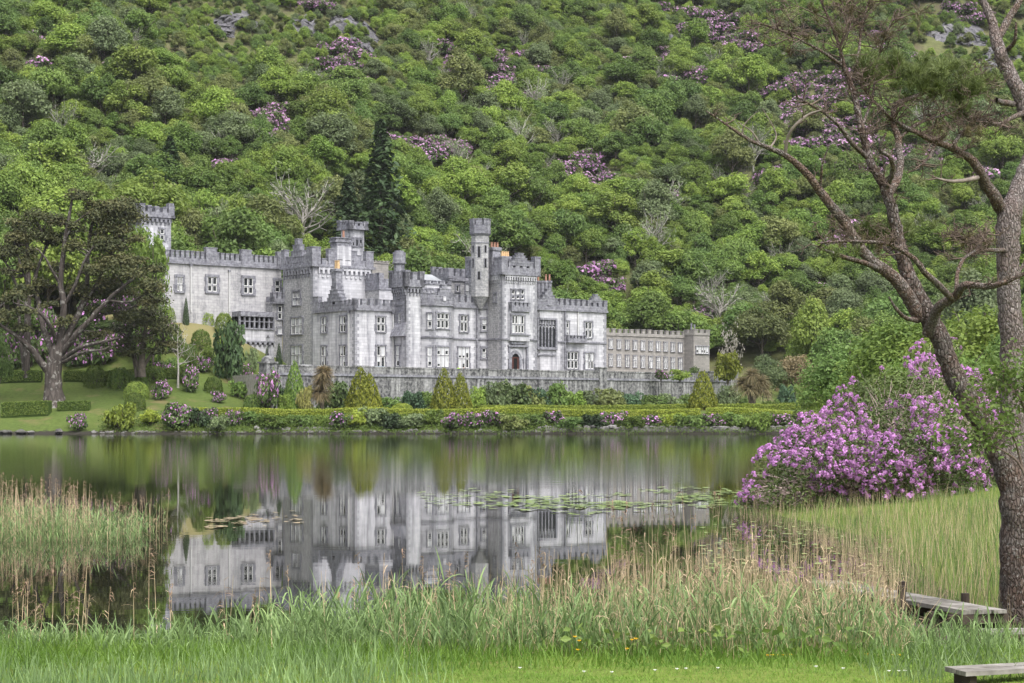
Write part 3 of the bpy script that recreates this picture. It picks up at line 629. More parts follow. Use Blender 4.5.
a, b = 0.25, fL.t(319.5); fL.box(mb, a, b, gz + 0.22, fL.z(297.5, a), -0.5, 0.25, 0); fL.box(mb, a - 0.05, b + 0.05, fL.z(297.5, a), fL.z(296.8, a), -0.55, 0.3, 0)
mb.build('battlement', DM, gb)
mb = MB(); t = fL.t(335); steps(mb, fL, t, 2.7, gz + 0.3, fL.z(287, t), 6, 0.9, 0.24, 0, 0.75)
fL.box(mb, t - 0.62, t + 0.62, fL.z(287, t), fL.z(272, t), -1.0, 0.2, 0); fL.box(mb, t - 0.8, t + 0.8, fL.z(271.5, t), fL.z(268.8, t), -1.15, 0.34, 0); fL.box(mb, t - 0.7, t + 0.7, fL.z(286.5, t), fL.z(285.6, t), -1.05, 0.28, 0)
for d in (-0.28, 0.3):
    x, y = fL.pt(t + d, -0.4); pots(mb, x, y, fL.z(269, t), 3, 1.25, 0.27)
fL.box(mb, t - 0.35, t + 0.35, fL.z(305, t), fL.z(301.5, t), 0.24, 0.27, 1)
mb.build('chimney', DM, gb)
corner(gb, fL, -gb0, fF, 0, CZ - 1, gz - 0.15); corner(gb, fF, ga1, None, 0, CZ - 1, gz - 0.15)
for x0, x1, y0, y1 in ((322, 326.5, 317.5, 332.5), (340.8, 345.8, 316.5, 332), (322, 326.5, 346.5, 366), (340.8, 345.8, 346, 367)): window(fL, x0, x1, y0, y1, 2, 0.5, gb, False, 0.55)
for y0, y1, bl in ((317, 331.5, 0.05), (346, 367, 0.4)): window(fF, 376.7, 384.4, y0, y1, 2, 0.52, gb, False, bl)
downpipe(fL, 349.5, 313, 368, gb); downpipe(fF, 392.5, 314, 368, gb)

# --- dark corner house behind, between the square tower and the stair turret
qb = -4.0; qa = CF.ax(379.3, qb); qz = CF.zz(289.5, qa, qb)
qk = block('corner_house', qa, qa + 6, qb, 3, CZ, qz, M['ashlar']); fs = faces(qa, qa + 6, qb, 3)
mb = MB()
for f, L in ((fs[0], 7), (fs[1], 6)): f.box(mb, -0.1, L + 0.1, qz, qz + 0.25, -0.3, 0.15, 0)
parapet(mb, fs[0], 0, 7, qz + 0.25, fs[1].z(277, 0), fs[1].z(273.5, 0), 0.9, 0.5, 0.4, 0.1); parapet(mb, fs[1], 0, 6, qz + 0.25, fs[1].z(284, 0), fs[1].z(279.5, 0), 0.7, 0.6, 0.4, 0.1, 0.9)
fs[1].box(mb, -0.1, 0.8, qz + 0.25, fs[1].z(273, 0), -0.5, 0.12, 0); mb.build('battlement', DM, qk)
mb = MB(); fs[0].box(mb, 0, 7, CZ, qz, 0.0, 0.03, 0); mb.build('shade_weathered_wall', [M['rubble']], qk)  # left side: grime and shade both put into the darker rubble
mb = MB(); fb = Face(CF, (qa - 6, 8), (1, 0)); a, b = fb.t(371), fb.t(388.5); fb.box(mb, a, b, qz, fb.z(263, a), -1.2, 0, 0); fb.box(mb, a - 0.1, b + 0.1, fb.z(263, a), fb.z(262, a), -1.3, 0.1, 0); parapet(mb, fb, a, b, fb.z(262, a), fb.z(262, a) + 0.05, fb.z(261, a), 0.4, 0.3, 0.4, 0)
mb.build('chimney', [M['schoolstone'], M['black'], M['ashlar']], qk)

# --- stair turret with corbelled top
sa1 = CF.ax(420.5, FB - 3.4); sb0 = FB - 3.4; sa0 = CF.ax(406.3, sb0); sbk = CF.bx(393, sa0)
sz = CF.zz(286, sa0, sb0)
st = block('stair_turret', sa0, sa1, sb0, sbk, CZ - 1, sz + 0.4, M['ashlar']); fs = faces(sa0, sa1, sb0, sbk); fL, fF = fs[0], fs[1]
mb = MB(); fL.box(mb, 0, sbk - sb0, fL.z(337, 1), sz, 0.0, 0.03, 0); mb.build('shade_weathered_wall', [M['dress']], st)  # dark stone carries weathering and the turret's shaded left side
mb = MB(); mb.hexa([fL.pt(0.0, 0.9) + (fL.z(336.5, 1),), fL.pt(sbk - sb0, 0.9) + (fL.z(336.5, 1),), fL.pt(sbk - sb0, 0.03) + (fL.z(336.5, 1),), fL.pt(0.0, 0.03) + (fL.z(336.5, 1),),
                    fL.pt(0.0, 0.05) + (fL.z(323, 1),), fL.pt(sbk - sb0, 0.05) + (fL.z(323, 1),), fL.pt(sbk - sb0, 0.03) + (fL.z(323, 1),), fL.pt(0.0, 0.03) + (fL.z(323, 1),)], 0)
mb.build('sloped_base', DM, st)
mb = MB()
for q, f in enumerate(fs):
    L = (sa1 - sa0) if q % 2 else (sbk - sb0)
    f.box(mb, -0.5, L + 0.5, sz - 0.1, sz + 0.3, -0.2, 0.5, 0); parapet(mb, f, -0.45, L + 0.45, sz + 0.3, f.z(277.5, 0), f.z(272.5, 0), 0.95, 0.55, 0.4, 0.45)
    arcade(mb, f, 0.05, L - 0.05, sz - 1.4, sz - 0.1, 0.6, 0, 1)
mb.build('battlement', DM, st)
mb = MB(); ca, cb = CF.ax(399.2, FB - 1), FB - 1
oc = 1.02
for z0, z1, r in ((sz, CF.zz(263.8, ca, cb), oc * 0.86), (CF.zz(263.8, ca, cb), CF.zz(262.4, ca, cb), oc * 1.12), (CF.zz(262.4, ca, cb), CF.zz(252.5, ca, cb), oc), (CF.zz(252.5, ca, cb), CF.zz(250.8, ca, cb), oc * 0.72)): mb.cyl(ca, cb, z0, z1, r, r, 8, 0, 0.5)
mb.build('octagonal_chimney', DM, st)
corner(st, fL, sbk - sb0, fF, 0, CZ - 1, sz - 1.2)
window(fL, 398.5, 401.2, 299, 304.5, 1, 0, st, False, 0, False, False, 0.2); window(fL, 399, 401.3, 313.5, 329.5, 1, 0.5, st, False, 0.5, False); window(fL, 396.8, 399.8, 346.5, 366, 1, 0.55, st, False, 1.0, False)

# --- central range with canted bay
ca0, ca1 = sa1 - 0.2, CF.ax(502, FB)
cz = CF.zz(307.3, CF.ax(465, FB), FB); zs = CF.zz(340, ca1, FB)
cr = block('central_range', ca0, ca1 + 8, FB, FB + 9, CZ - 1, cz + 0.5, M['ashlar']); fc = Face(CF, (ca0, FB), (1, 0)); CL = ca1 - ca0
mb = MB(); fc.box(mb, 0, CL, cz - 0.12, cz + 0.2, 0, 0.25, 0); mb.build('string_course', DM, cr); mb = MB(); fc.box(mb, 0, CL, zs - 0.12, zs + 0.14, 0, 0.2, 0); mb.build('string_course', DM, cr)
mb = MB(); parapet(mb, fc, 0, CL, cz + 0.2, fc.z(302.5, CL), fc.z(297.5, CL), 0.75, 0.55, 0.42, 0.15); mb.build('battlement', DM, cr)
window(fc, 460.3, 467, 315.5, 331.5, 2, 0.6, cr, False, 0.0); window(fc, 458.2, 468.6, 347.5, 368, 3, 0.45, cr, False, 0.9)
window(fc, 482, 486, 319.5, 330, 1, 0.5, cr, False, 0.5, False, True, 0.4); window(fc, 482, 485.5, 348.5, 357.5, 1, 0.5, cr, False, 0.5, False, True, 0.4); window(fc, 490, 494, 348.5, 367.5, 2, 0.5, cr, False, 0.7, False)
downpipe(fc, 476.5, 309, 368, cr, 0); downpipe(fc, 486.8, 309, 368, cr, 0)
corner(cr, fc, fc.t(477.5), fc, fc.t(477.6), CZ - 1, cz - 0.15)
# set-back upper storey and roofs
ub = FB + 2.5; ua0, ua1 = CF.ax(418, ub), CF.ax(451, ub); uz = CF.zz(284.5, ua1, ub)
us = block('upper_storey', ua0, ua1, ub, ub + 6, cz, uz, M['ashlar']); fu = Face(CF, (ua0, ub), (1, 0)); UL = ua1 - ua0
mb = MB(); parapet(mb, fu, 0, UL, uz, fu.z(283.8, 0), fu.z(280.5, 0), 0.95, 0.5, 0.4, 0.12); fu.box(mb, 0, UL, uz - 1.0, uz - 0.7, 0, 0.12, 0)
for i in range(9): fu.box(mb, UL * (i + 0.5) / 9 - 0.22, UL * (i + 0.5) / 9 + 0.22, uz - 2.0, uz - 1.0, 0, 0.1, 0)
mb.build('battlement', DM, us)
mb = MB(); e = 0.6; zr = uz + 1.7
mb.add([(ua0, ub + e, uz), (ua1, ub + e, uz), (ua1, ub + 6, uz), (ua0, ub + 6, uz), (ua0, ub + 3.2, zr), (ua1 - 1.5, ub + 3.2, zr)], [(0, 1, 5, 4), (1, 2, 5), (2, 3, 4, 5), (3, 0, 4)], 6); mb.build('roof', DM, us)
# canted bay
bf = FB - 3.4; by0, by1 = CF.ax(434, bf), CF.ax(451.2, bf)
poly = [(by0 - 2.1, bf + 1.7), (by0, bf), (by1, bf), (by1 + 2.6, bf + 3.0), (by1 + 2.6, FB + 0.6), (by0 - 2.1, FB + 0.6)]
mbw = MB(); bz_ = CF.zz(304.8, by0, bf); mbw.prism(poly, CZ - 1, bz_ + 0.5, 0, 1); bay = mbw.build('canted_bay', [M['ashlar'], M['slate']], castle)
bfaces = [Face(CF, poly[0], (poly[1][0] - poly[0][0], poly[1][1] - poly[0][1])), Face(CF, poly[1], (1, 0)), Face(CF, poly[2], (poly[3][0] - poly[2][0], poly[3][1] - poly[2][1]))]
bl = [math.hypot(poly[i + 1][0] - poly[i][0], poly[i + 1][1] - poly[i][1]) for i in range(3)]
mb = MB(); m2 = MB(); m3 = MB()
zsb = zs
for f, L in zip(bfaces, bl):
    f.box(mb, -0.1, L + 0.1, bz_ - 0.12, bz_ + 0.2, 0, 0.25, 0); f.box(m3, -0.06, L + 0.06, zsb - 0.12, zsb + 0.14, 0, 0.2, 0)
    parapet(m2, f, -0.05, L + 0.05, bz_ + 0.2, f.z(298, 0), f.z(293.5, 0), 0.6, 0.5, 0.4, 0.15)
    corner(bay, f, L, None, 0, CZ - 1, bz_ - 0.15); corner(bay, None, 0, f, 0, CZ - 1, bz_ - 0.15)
t = bl[1] / 2 + 0.2; steps(m2, bfaces[1], t, 1.9, bz_ + 0.25, bfaces[1].z(285.5, t), 5, 0.5, 0.2, 0, 0.5)
bfaces[1].box(m2, t - 0.3, t + 0.3, bfaces[1].z(301, t), bfaces[1].z(296.5, t), 0.2, 0.3, 2)
mb.build('string_course', DM, bay); m3.build('string_course', DM, bay); m2.build('battlement', DM, bay)
for y0, y1, blp in ((313.5, 328.5, 0.1), (347, 367, 0.95)):
    window(bfaces[0], 427.8, 431.8, y0, y1, 1, 0.55, bay, False, blp, False); window(bfaces[1], 436.7, 448.3, y0, y1 - 0.3, 3, 0.58, bay, False, blp, False)

# --- battlemented rear tower seen over the central range
rb = -3.0; ra0 = CF.ax(449.5, rb); ra1 = ra0 + 9; rz_ = CF.zz(280, ra0, rb)
rt = block('rear_tower', ra0, ra1, rb, rb + 5, CZ, rz_ + 0.3, M['rubble']); fs = faces(ra0, ra1, rb, rb + 5)
mb = MB()
for q, f in enumerate(fs):
    L = 9 if q % 2 else 5
    f.box(mb, -0.2, L + 0.2, rz_ - 0.1, rz_ + 0.25, -0.2, 0.25, 0); parapet(mb, f, -0.15, L + 0.15, rz_ + 0.25, f.z(274.5, 0), f.z(270.5, 0), 0.7, 0.6, 0.4, 0.2)
fs[1].box(mb, -0.4, 0.6, rz_ + 0.25, fs[1].z(268, 0), -0.6, 0.3, 0); mb.build('battlement', DM, rt)
window(fs[1], 456, 458.5, 285.5, 291.5, 1, 0, rt, False, 0, False); window(fs[1], 465.5, 469, 283.5, 296.5, 1, 0.4, rt, False, 0.6, False)

# --- octagonal turret beside the entrance tower
oc_a, oc_b = CF.ax(480.2, FB - 0.4), FB - 0.4
oz = lambda y: CF.zz(y, oc_a, oc_b)
rpx = CF.Y(oc_a, oc_b) / F
mb = MB()
mb.cyl(oc_a, oc_b, oz(309), oz(297), 0.35, 8.6 * rpx, 8, 0, 0.5); mb.cyl(oc_a, oc_b, oz(297), oz(236), 9.2 * rpx, 9.2 * rpx, 8, 0, 0.5)
ot = mb.build('octagonal_turret', [M['rubble']], castle)
mb = MB(); mb.cyl(oc_a, oc_b, oz(236.5), oz(234), 9.2 * rpx, 11.2 * rpx, 8, 0, 0.5); mb.cyl(oc_a, oc_b, oz(234), oz(226), 11.0 * rpx, 11.0 * rpx, 8, 0, 0.5)
mb.cyl(oc_a, oc_b, oz(243.8), oz(242.8), 9.7 * rpx, 9.7 * rpx, 8, 0, 0.5)
for i in range(8):
    t = 2 * math.pi * i / 8; r = 9.6 * rpx
    x, y = oc_a + r * math.cos(t), oc_b + r * math.sin(t); fo = Face(CF, (x - math.cos(t + math.pi / 2) * 0.0, y), (-math.sin(t), math.cos(t)))
    fo.box(mb, -0.44, 0.44, oz(226), oz(220), -0.35, 0.12, 0); fo.box(mb, -0.5, 0.5, oz(220), oz(219.3), -0.4, 0.18, 0)
mb.build('battlement', DM, ot)
for i in range(8):
    t = 2 * math.pi * i / 8; r = 9.2 * rpx * math.cos(math.pi / 8)
    fo = Face(CF, (oc_a + r * math.cos(t), oc_b + r * math.sin(t)), (-math.sin(t), math.cos(t)))
    for (y0, y1) in ((253, 246), (268, 259)) if i % 2 == 0 else ((258, 247), (280, 272)):
        mb = MB(); fo.box(mb, -0.16, 0.16, oz(y0), oz(y1), 0.0, 0.04, 1); fo.box(mb, 0.16, 0.3, oz(y0), oz(y1), 0.0, 0.08, 0); fo.box(mb, -0.3, -0.16, oz(y0), oz(y1), 0.0, 0.08, 0)
        mb.build('slit_window', DM, ot)

# --- entrance tower
eb = FB - 4.0; ea0, ea1 = CF.ax(502.3, eb), CF.ax(537, eb); ez = CF.zz(274, ea0, eb)
et = block('entrance_tower', ea0, ea1, eb, FB + 5, CZ - 1, ez + 0.5, M['ashlar']); fs = faces(ea0, ea1, eb, FB + 5); fL, fF = fs[0], fs[1]; EW, ED = ea1 - ea0, FB + 5 - eb
mb = MB(); fL.box(mb, 0, ED, CZ - 1, ez - 0.1, 0.0, 0.025, 0); mb.build('shade_weathered_wall', [M['rubble']], et)  # rubble speckle is real stone, its dark tone also holds shade
mb = MB(); m2 = MB()
for q, f in enumerate(fs):
    L = EW if q % 2 else ED
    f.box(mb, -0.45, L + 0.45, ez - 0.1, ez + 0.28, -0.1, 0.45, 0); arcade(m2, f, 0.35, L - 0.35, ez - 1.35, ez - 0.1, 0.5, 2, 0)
for f, L in ((fF, EW), (fL, ED)): f.box(mb, -0.1, L + 0.1, zs - 0.12, zs + 0.14, 0.026, 0.2, 0)
mb.build('string_course', DM, et); m2.build('corbel_arcade', DM, et)
mb = MB(); z0 = ez + 0.28
for q, f in enumerate(fs):
    L = EW if q % 2 else ED; parapet(mb, f, -0.35, L + 0.35, z0, f.z(264.5, 0), f.z(261, 0), 0.7, 0.6, 0.42, 0.38)
    f.box(mb, -0.42, 0.75, z0, f.z(257.8, 0), -0.6, 0.44, 0); f.box(mb, L - 0.75, L + 0.42, z0, f.z(258.2, L), -0.6, 0.44, 0)
    f.box(mb, -0.48, 0.8, f.z(257.8, 0), f.z(257.8, 0) + 0.16, -0.65, 0.5, 0); f.box(mb, L - 0.8, L + 0.48, f.z(258.2, L), f.z(258.2, L) + 0.16, -0.65, 0.5, 0)
t = fF.t(519.3); steps(mb, fF, t, 2.0, fF.z(266, t), fF.z(253.8, t), 5, 0.5, 0.42, 0, 0.55)
mb.build('battlement', DM, et)
for px, y0, pm, npt, bo in ((494.5, 247.5, 4, 3, 3.5), (505, 256.5, 3, 4, 6.0)):
    mb = MB(); b = eb + bo; a = CF.ax(px, b); z1 = CF.zz(y0, a, b)
    mb.box(a - 0.8, a + 0.8, b - 0.55, b + 0.55, ez, z1 - 0.5, 0); mb.box(a - 0.95, a + 0.95, b - 0.7, b + 0.7, z1 - 0.5, z1, 0)
    for i in range(npt): pots(mb, a - 0.6 + 1.2 * i / (npt - 1), b, z1, pm, 0.75, 0.2)
    mb.build('chimney', DM, et)
corner(et, fL, ED, fF, 0, CZ - 1, ez - 0.2); corner(et, fF, EW, None, 0, CZ - 1, ez - 0.2)
for x0, x1 in ((511.3, 514.2), (516, 518.9), (520.7, 523.6)): window(fF, x0, x1, 289.5, 299, 1, 0.45, et, True, 0.1, False, True, 0.16)
mb = MB(); a, b = fF.t(508.3), fF.t(527); fF.box(mb, a, b, fF.z(311.5, a), fF.z(309.8, a), 0, 0.95, 0); parapet(mb, fF, a, b, fF.z(309.8, a), fF.z(305, a), fF.z(302.8, a), 0.42, 0.35, 0.2, 0.95)
fF.box(mb, a, b, fF.z(309.8, a), fF.z(305, a), 0.0, 0.75, 0); mb.build('balcony', DM, et)
mb = MB(); a, b = fF.t(507.8), fF.t(527.2); fF.box(mb, a, b, fF.z(337, a), fF.z(311.6, a), 0, 0.6, 2); fF.box(mb, a - 0.1, b + 0.1, fF.z(335.3, a), fF.z(334, a), 0.6, 0.8, 0)
for i, (y0, y1, o) in enumerate(((346.3, 343.7, 0.2), (343.7, 340.8, 0.42), (340.8, 337, 0.66))):
    q = (2 - i) * 0.45; fF.box(mb, a + q, b - q, fF.z(y0, a), fF.z(y1, a), 0.0, o, 0 if i != 2 else 2)
ori = mb.build('oriel', DM, et)
fo = Face(CF, fF.pt(0, 0.6), (1, 0)); window(fo, 511.7, 523.6, 315.5, 333, 4, 0.48, et, False, 0.25, False, True, 0.3)
# porch and door
mb = MB(); a, b = fF.t(508), fF.t(527.2); zb, zt = CZ - 1, fF.z(346.8, a)
da, db = fF.t(511), fF.t(518.6); dz = fF.z(353.5, a); rad = (db - da) / 2; spring = dz - rad * 1.1
fF.box(mb, a, a + 0.32, zb, zt, 0, 0.3, 0); fF.box(mb, b - 0.32, b, zb, zt, 0, 0.3, 0); fF.box(mb, a - 0.1, b + 0.1, zt, zt + 0.3, 0, 0.42, 0)
N = 10
def arch_ring(mb, f, tc, zsp, r0, r1, o0, o1, mat, k=1.1):
    for i in range(N):
        t0, t1 = math.pi * i / N, math.pi * (i + 1) / N
        p = []
        for o in (o0, o1):
            for r, t in ((r0, t0), (r1, t0), (r1, t1), (r0, t1)): x, y = f.pt(tc - r * math.cos(t), o); p.append((x, y, zsp + k * r * math.sin(t)))
        mb.hexa(p, mat)
tc_ = (da + db) / 2
arch_ring(mb, fF, tc_, spring, rad, rad + 0.45, 0.0, 0.25, 0); arch_ring(mb, fF, tc_, spring, rad + 0.5, rad + 0.85, 0.0, 0.15, 2)
fF.box(mb, da - 0.45, da, zb, spring, 0, 0.25, 0); fF.box(mb, db, db + 0.45, zb, spring, 0, 0.25, 0)
for d in (1.0, 1.45, 1.9): fF.box(mb, db + d - 0.1, db + d + 0.1, zb, spring + 0.2, 0.0, 0.12, 0)
porch = mb.build('porch', DM, et)
mb = MB(); n0 = len(mb.v)
pts = [fF.pt(da, 0.03) + (zb,), fF.pt(db, 0.03) + (zb,)] + [fF.pt(tc_ + rad * math.cos(math.pi * i / N), 0.03) + (spring + 1.1 * rad * math.sin(math.pi * i / N),) for i in range(N + 1)]
mb.add(pts, [tuple(range(len(pts)))], 1)
fF.box(mb, da, da + rad * 0.62, zb, spring + 0.1, 0.035, 0.1, 0); fF.box(mb, db - rad * 0.45, db, zb, spring + 0.1, 0.035, 0.1, 0); fF.box(mb, da, db, spring + 0.1, spring + 0.3, 0.035, 0.12, 0)
mb.build('door', [M['reddoor'], M['black']], et)
mb = MB(); x, y = fL.pt(fL.t(495.5), 0); window(fL, 494.3, 496.6, 293.5, 302, 1, 0, et, True, 0, False, False, 0.2)

# --- right wing
wa0, wa1 = ea1 - 0.5, CF.ax(606.3, FB); wz = CF.zz(309.5, CF.ax(545, FB), FB)
wg = block('low_wing', wa0, wa1, FB, FB + 11, CZ - 1, wz + 0.5, M['ashlar']); f = Face(CF, (wa0, FB), (1, 0)); WL = wa1 - wa0; fr = Face(CF, (wa1, FB), (0, 1))
mb = MB(); f.box(mb, 0, WL + 0.25, wz - 0.12, wz + 0.22, 0, 0.28, 0); fr.box(mb, 0, 11, wz - 0.12, wz + 0.22, 0, 0.28, 0); mb.build('string_course', DM, wg); mb = MB(); f.box(mb, f.t(556.5), WL, zs - 0.12, zs + 0.14, 0, 0.2, 0); mb.build('string_course', DM, wg)
mb = MB(); parapet(mb, f, 0, WL + 0.1, wz + 0.22, f.z(303.8, f.t(570)), f.z(300, f.t(570)), 0.72, 0.5, 0.42, 0.18); parapet(mb, fr, 0, 11, wz + 0.22, f.z(303.8, f.t(570)), f.z(300, f.t(570)), 0.72, 0.5, 0.42, 0.18)
t = f.t(548); steps(mb, f, t, 2.6, wz + 0.25, f.z(289.5, t), 6, 0.5, 0.2, 0, 0.4); f.box(mb, t - 0.4, t + 0.4, f.z(305.5, t), f.z(299, t), 0.2, 0.32, 0)
t = f.t(595.8); steps(mb, f, t, 1.4, f.z(303, t), f.z(294.8, t), 4, 0.5, 0.2, 0, 0.3); mb.build('battlement', DM, wg)
mb = MB()
for i, px in enumerate((546.5, 550.5, 554.2, 557.8)):
    t = f.t(px); x, y = f.pt(t, -2.2); mb.cyl(x, y, wz, f.z(281.5, t), 0.36, 0.36, 8, 0); mb.cyl(x, y, f.z(282, t), f.z(280, t), 0.48, 0.48, 8, 0)
    if i in (0, 2, 3): pots(mb, x, y, f.z(280, t), 4, 1.0, 0.17)
a, b = f.t(545), f.t(559); f.box(mb, a, b, wz, f.z(296, a), -2.7, -1.7, 0); mb.build('chimney', DM, wg)
mb = MB(); 
for px in (536.5, 540.2):
    t = f.t(px); x, y = f.pt(t, -2.0); mb.cyl(x, y, wz, f.z(280, t), 0.38, 0.38, 8, 0); mb.cyl(x, y, f.z(280.5, t), f.z(277.8, t), 0.5, 0.5, 8, 0)
mb.build('chimney', DM, wg)
corner(wg, f, WL, None, 0, CZ - 1, wz - 0.15); corner(wg, f, f.t(564.2), f, f.t(564.4), CZ - 1, wz - 0.15)
downpipe(f, 564.6, 311, 368, wg, 0); downpipe(f, 577.5, 312, 335, wg)
# tall traceried window
t0, t1 = f.t(538.2), f.t(554.8); tm = (t0 + t1) / 2; z0, z1 = f.z(347, tm), f.z(320, tm); mb = MB()
f.box(mb, t0, t1, z0, z1, 0, 0.012, 1); f.box(mb, t0 - 0.35, t0, z0 - 0.1, z1 + 0.3, 0, 0.3, 0); f.box(mb, t1, t1 + 0.35, z0 - 0.1, z1 + 0.3, 0, 0.3, 0); f.box(mb, t0, t1, z1, z1 + 0.3, 0, 0.32, 0); f.box(mb, t0 - 0.35, t1 + 0.35, z0 - 0.45, z0 - 0.1, 0, 0.36, 0); f.box(mb, t0, t1, z0 - 0.1, z0, 0, 0.15, 0)
for i in range(1, 5): t = t0 + (t1 - t0) * i / 5; f.box(mb, t - 0.1, t + 0.1, z0, z1, 0.012, 0.16, 0)
for i in range(5):
    w = (t1 - t0) / 5; tc2 = t0 + w * (i + 0.5); zsp = z1 - (z1 - z0) * 0.30
    arch_ring(mb, f, tc2, zsp, w / 2 - 0.16, w / 2 - 0.1, 0.012, 0.13, 4, 1.6); f.box(mb, tc2 - 0.06, tc2 + 0.06, zsp + 0.6, z1, 0.012, 0.13, 4); f.box(mb, tc2 - w / 2 + 0.1, tc2 + w / 2 - 0.1, z1 - 0.7, z1 - 0.6, 0.012, 0.12, 0)
mb.build('traceried_window', WM, wg)
mb = MB(); f.box(mb, t0 - 0.2, t1 + 0.2, f.z(355.6, tm), f.z(354.2, tm), 0, 0.2, 0); mb.build('sill_course', DM, wg)
window(f, 566, 568.6, 321.5, 336, 1, 0.5, wg, False, 0.5, False); window(f, 585, 591.3, 322, 337.5, 2, 0.5, wg, False, 0.2)
window(f, 567, 577.3, 352, 368.5, 3, 0.5, wg, False, 0.4); window(f, 585, 593, 353, 369, 3, 0.5, wg, False, 0.4)
mb = MB(); a, b = f.t(565.5), f.t(584); f.box(mb, a, b, f.z(342.6, a), f.z(341, a), 0, 0.75, 0); parapet(mb, f, a, b, f.z(341, a), f.z(338.3, a), f.z(336, a), 0.45, 0.35, 0.2, 0.75); mb.build('balcony', DM, wg)
mb = MB(); mb.add([(wa0 + 1, FB + 1.5, wz + 0.51), (wa1 - 1, FB + 1.5, wz + 0.51), (wa1 - 1, FB + 10, wz + 0.51), (wa0 + 1, FB + 10, wz + 0.51), (wa0 + 4, FB + 6, wz + 1.6), (wa1 - 4, FB + 6, wz + 1.6)], [(0, 1, 5, 4), (1, 2, 5), (2, 3, 4, 5), (3, 0, 4)], 6); mb.build('roof', DM, wg)

# ------------------------------------------------------------------ school range further right
SF = Frame(600, 322)
school = empty('school_building', (SF.ox, SF.oy, 0), TH)
tag(school, 'long low brown stone school range with two rows of plain windows right of the castle', 'building')
fS = Face(SF, (0, 0), (1, 0)); s1 = fS.t(685.5); sz0, sz1 = 8.0, fS.z(335.5, fS.t(640))
mb = MB(); mb.prism([(0, 0), (s1, 0), (s1, 9), (0, 9)], sz0, sz1, 0, 1); mb.build('wall', [M['schoolstone'], M['slate']], school)
SMt = [M['schoolstone'], M['dress']]
mb = MB(); parapet(mb, fS, 0, s1, sz1, sz1 + 0.35, sz1 + 0.95, 0.7, 0.75, 0.4, 0.12); fS.box(mb, 0, s1, sz1 - 0.2, sz1, 0.0, 0.16, 0); mb.build('battlement', SMt, school)
fE = Face(SF, (s1, -2.5), (1, 0)); s2 = fE.t(709.5); mb = MB(); mb.prism([(s1 - 0.3, -2.5), (s1 + s2, -2.5), (s1 + s2, 9), (s1 - 0.3, 9)], sz0, sz1 + 0.3, 0, 1); endb = mb.build('end_block', [M['schoolstone'], M['slate']], school)
mb = MB(); parapet(mb, fE, -0.3, s2, sz1 + 0.3, sz1 + 0.9, sz1 + 1.2, 1.0, 0.6, 0.4, 0.12); fl2 = Face(SF, (s1 - 0.3, 0), (0, -1)); parapet(mb, fl2, 0, 2.5, sz1 + 0.3, sz1 + 0.9, sz1 + 1.2, 1.0, 0.6, 0.4, 0.12); mb.build('battlement', SMt, endb)
CFs = CF
for i, px in enumerate((610.5, 618.7, 627, 634.7, 642.6, 650.4, 657.9, 665.4, 672.6, 680)):
    dy = (px - 640) * 0.05
    window(fS, px - 1.6, px + 1.6, 341 + dy, 350 + dy, 2, 0, school, False, 0.2, False, True, 0.12); window(fS, px - 1.6, px + 1.6, 356 + dy, 367.5 + dy, 2, 0.6, school, False, 0.2, False, True, 0.12)
window(fE, 696, 708, 346.5, 353.5, 5, 0, endb, False, 0.8, False, True, 0.15)
mb = MB(); t = fE.t(697); x, y = fE.pt(t, -1.5); pots(mb, x, y, sz1 + 0.3, 1, 2.2, 0.2); x, y = fE.pt(fE.t(702), -2.0); pots(mb, x, y, sz1 + 0.3, 1, 2.0, 0.18); mb.build('chimney_pot', SMt, endb)

# ------------------------------------------------------------------ terrace and its wall
A = Vector((xat(290, 256), 256, 0)); B = Vector((xat(738, 322), 322, 0)); d_ = (B - A).normalized(); A2 = A - d_ * 4.6
tb_ = MB(); nrm = Vector((-d_.y, d_.x, 0))
q = [A2 + nrm * 0.5, B + nrm * 0.5, B + nrm * 46, A2 + d_ * 14 + nrm * 46]
tb_.prism([(p.x, p.y) for p in q], 2.0, CZ, 0); tb_.build('terrace', [M['gravel']])['kind'] = 'structure'
th_ = math.atan2(d_.y, d_.x)
twall = empty('terrace_wall', (A.x, A.y, 0), th_)
tag(twall, 'long stained grey stone retaining wall with a low battlemented parapet below the castle', 'wall')
WF = Frame(290, 256, th_); fw_ = Face(WF, (0, 0), (1, 0)); Lw = (B - A).length; m0 = -4.6
zt0 = fw_.z(365.5, fw_.t(330))
mb = MB(); fw_.box(mb, m0, Lw, 1.5, zt0 - 1.5, -1.2, 0, 0); mb.build('wall', [M['wallstone']], twall)
mb = MB(); fw_.box(mb, m0, Lw, zt0 - 1.5, zt0 - 1.15, -0.6, 0.16, 0); mb.build('string_course', DM, twall)
mb = MB(); _r = random.Random(9); t = m0
while t < Lw:
    w = _r.uniform(1.6, 3.4); e = min(Lw, t + w); up = _r.uniform(-0.04, 0.1) + (0.35 if (fw_.t(420) < t < fw_.t(434)) or t > fw_.t(692) else 0.0)
    fw_.box(mb, t, e - 0.04, zt0 - 1.15, zt0 + up - 0.2, -0.5, 0.05 + _r.uniform(-0.015, 0.03), 0); fw_.box(mb, t, e - 0.05, zt0 + up - 0.2, zt0 + up, -0.58, 0.12, 0); t = e
mb.build('parapet', [M['wallstone']], twall)
for px in (602, 733):
    mb = MB(); t = fw_.t(px); fw_.box(mb, t - 0.9, t + 0.9, 1.5, zt0 + 0.5, -0.9, 0.3, 0); fw_.box(mb, t - 1.0, t + 1.0, zt0 + 0.5, zt0 + 0.7, -1.0, 0.4, 0); mb.build('pier', [M['wallstone']], twall)
for px in (358, 478, 540, 660):
    mb = MB(); t = fw_.t(px); fw_.box(mb, t - 0.5, t + 0.5, 1.5, zt0 - 1.6, 0.0, 0.28, 0); mb.build('buttress', [M['wallstone']], twall)
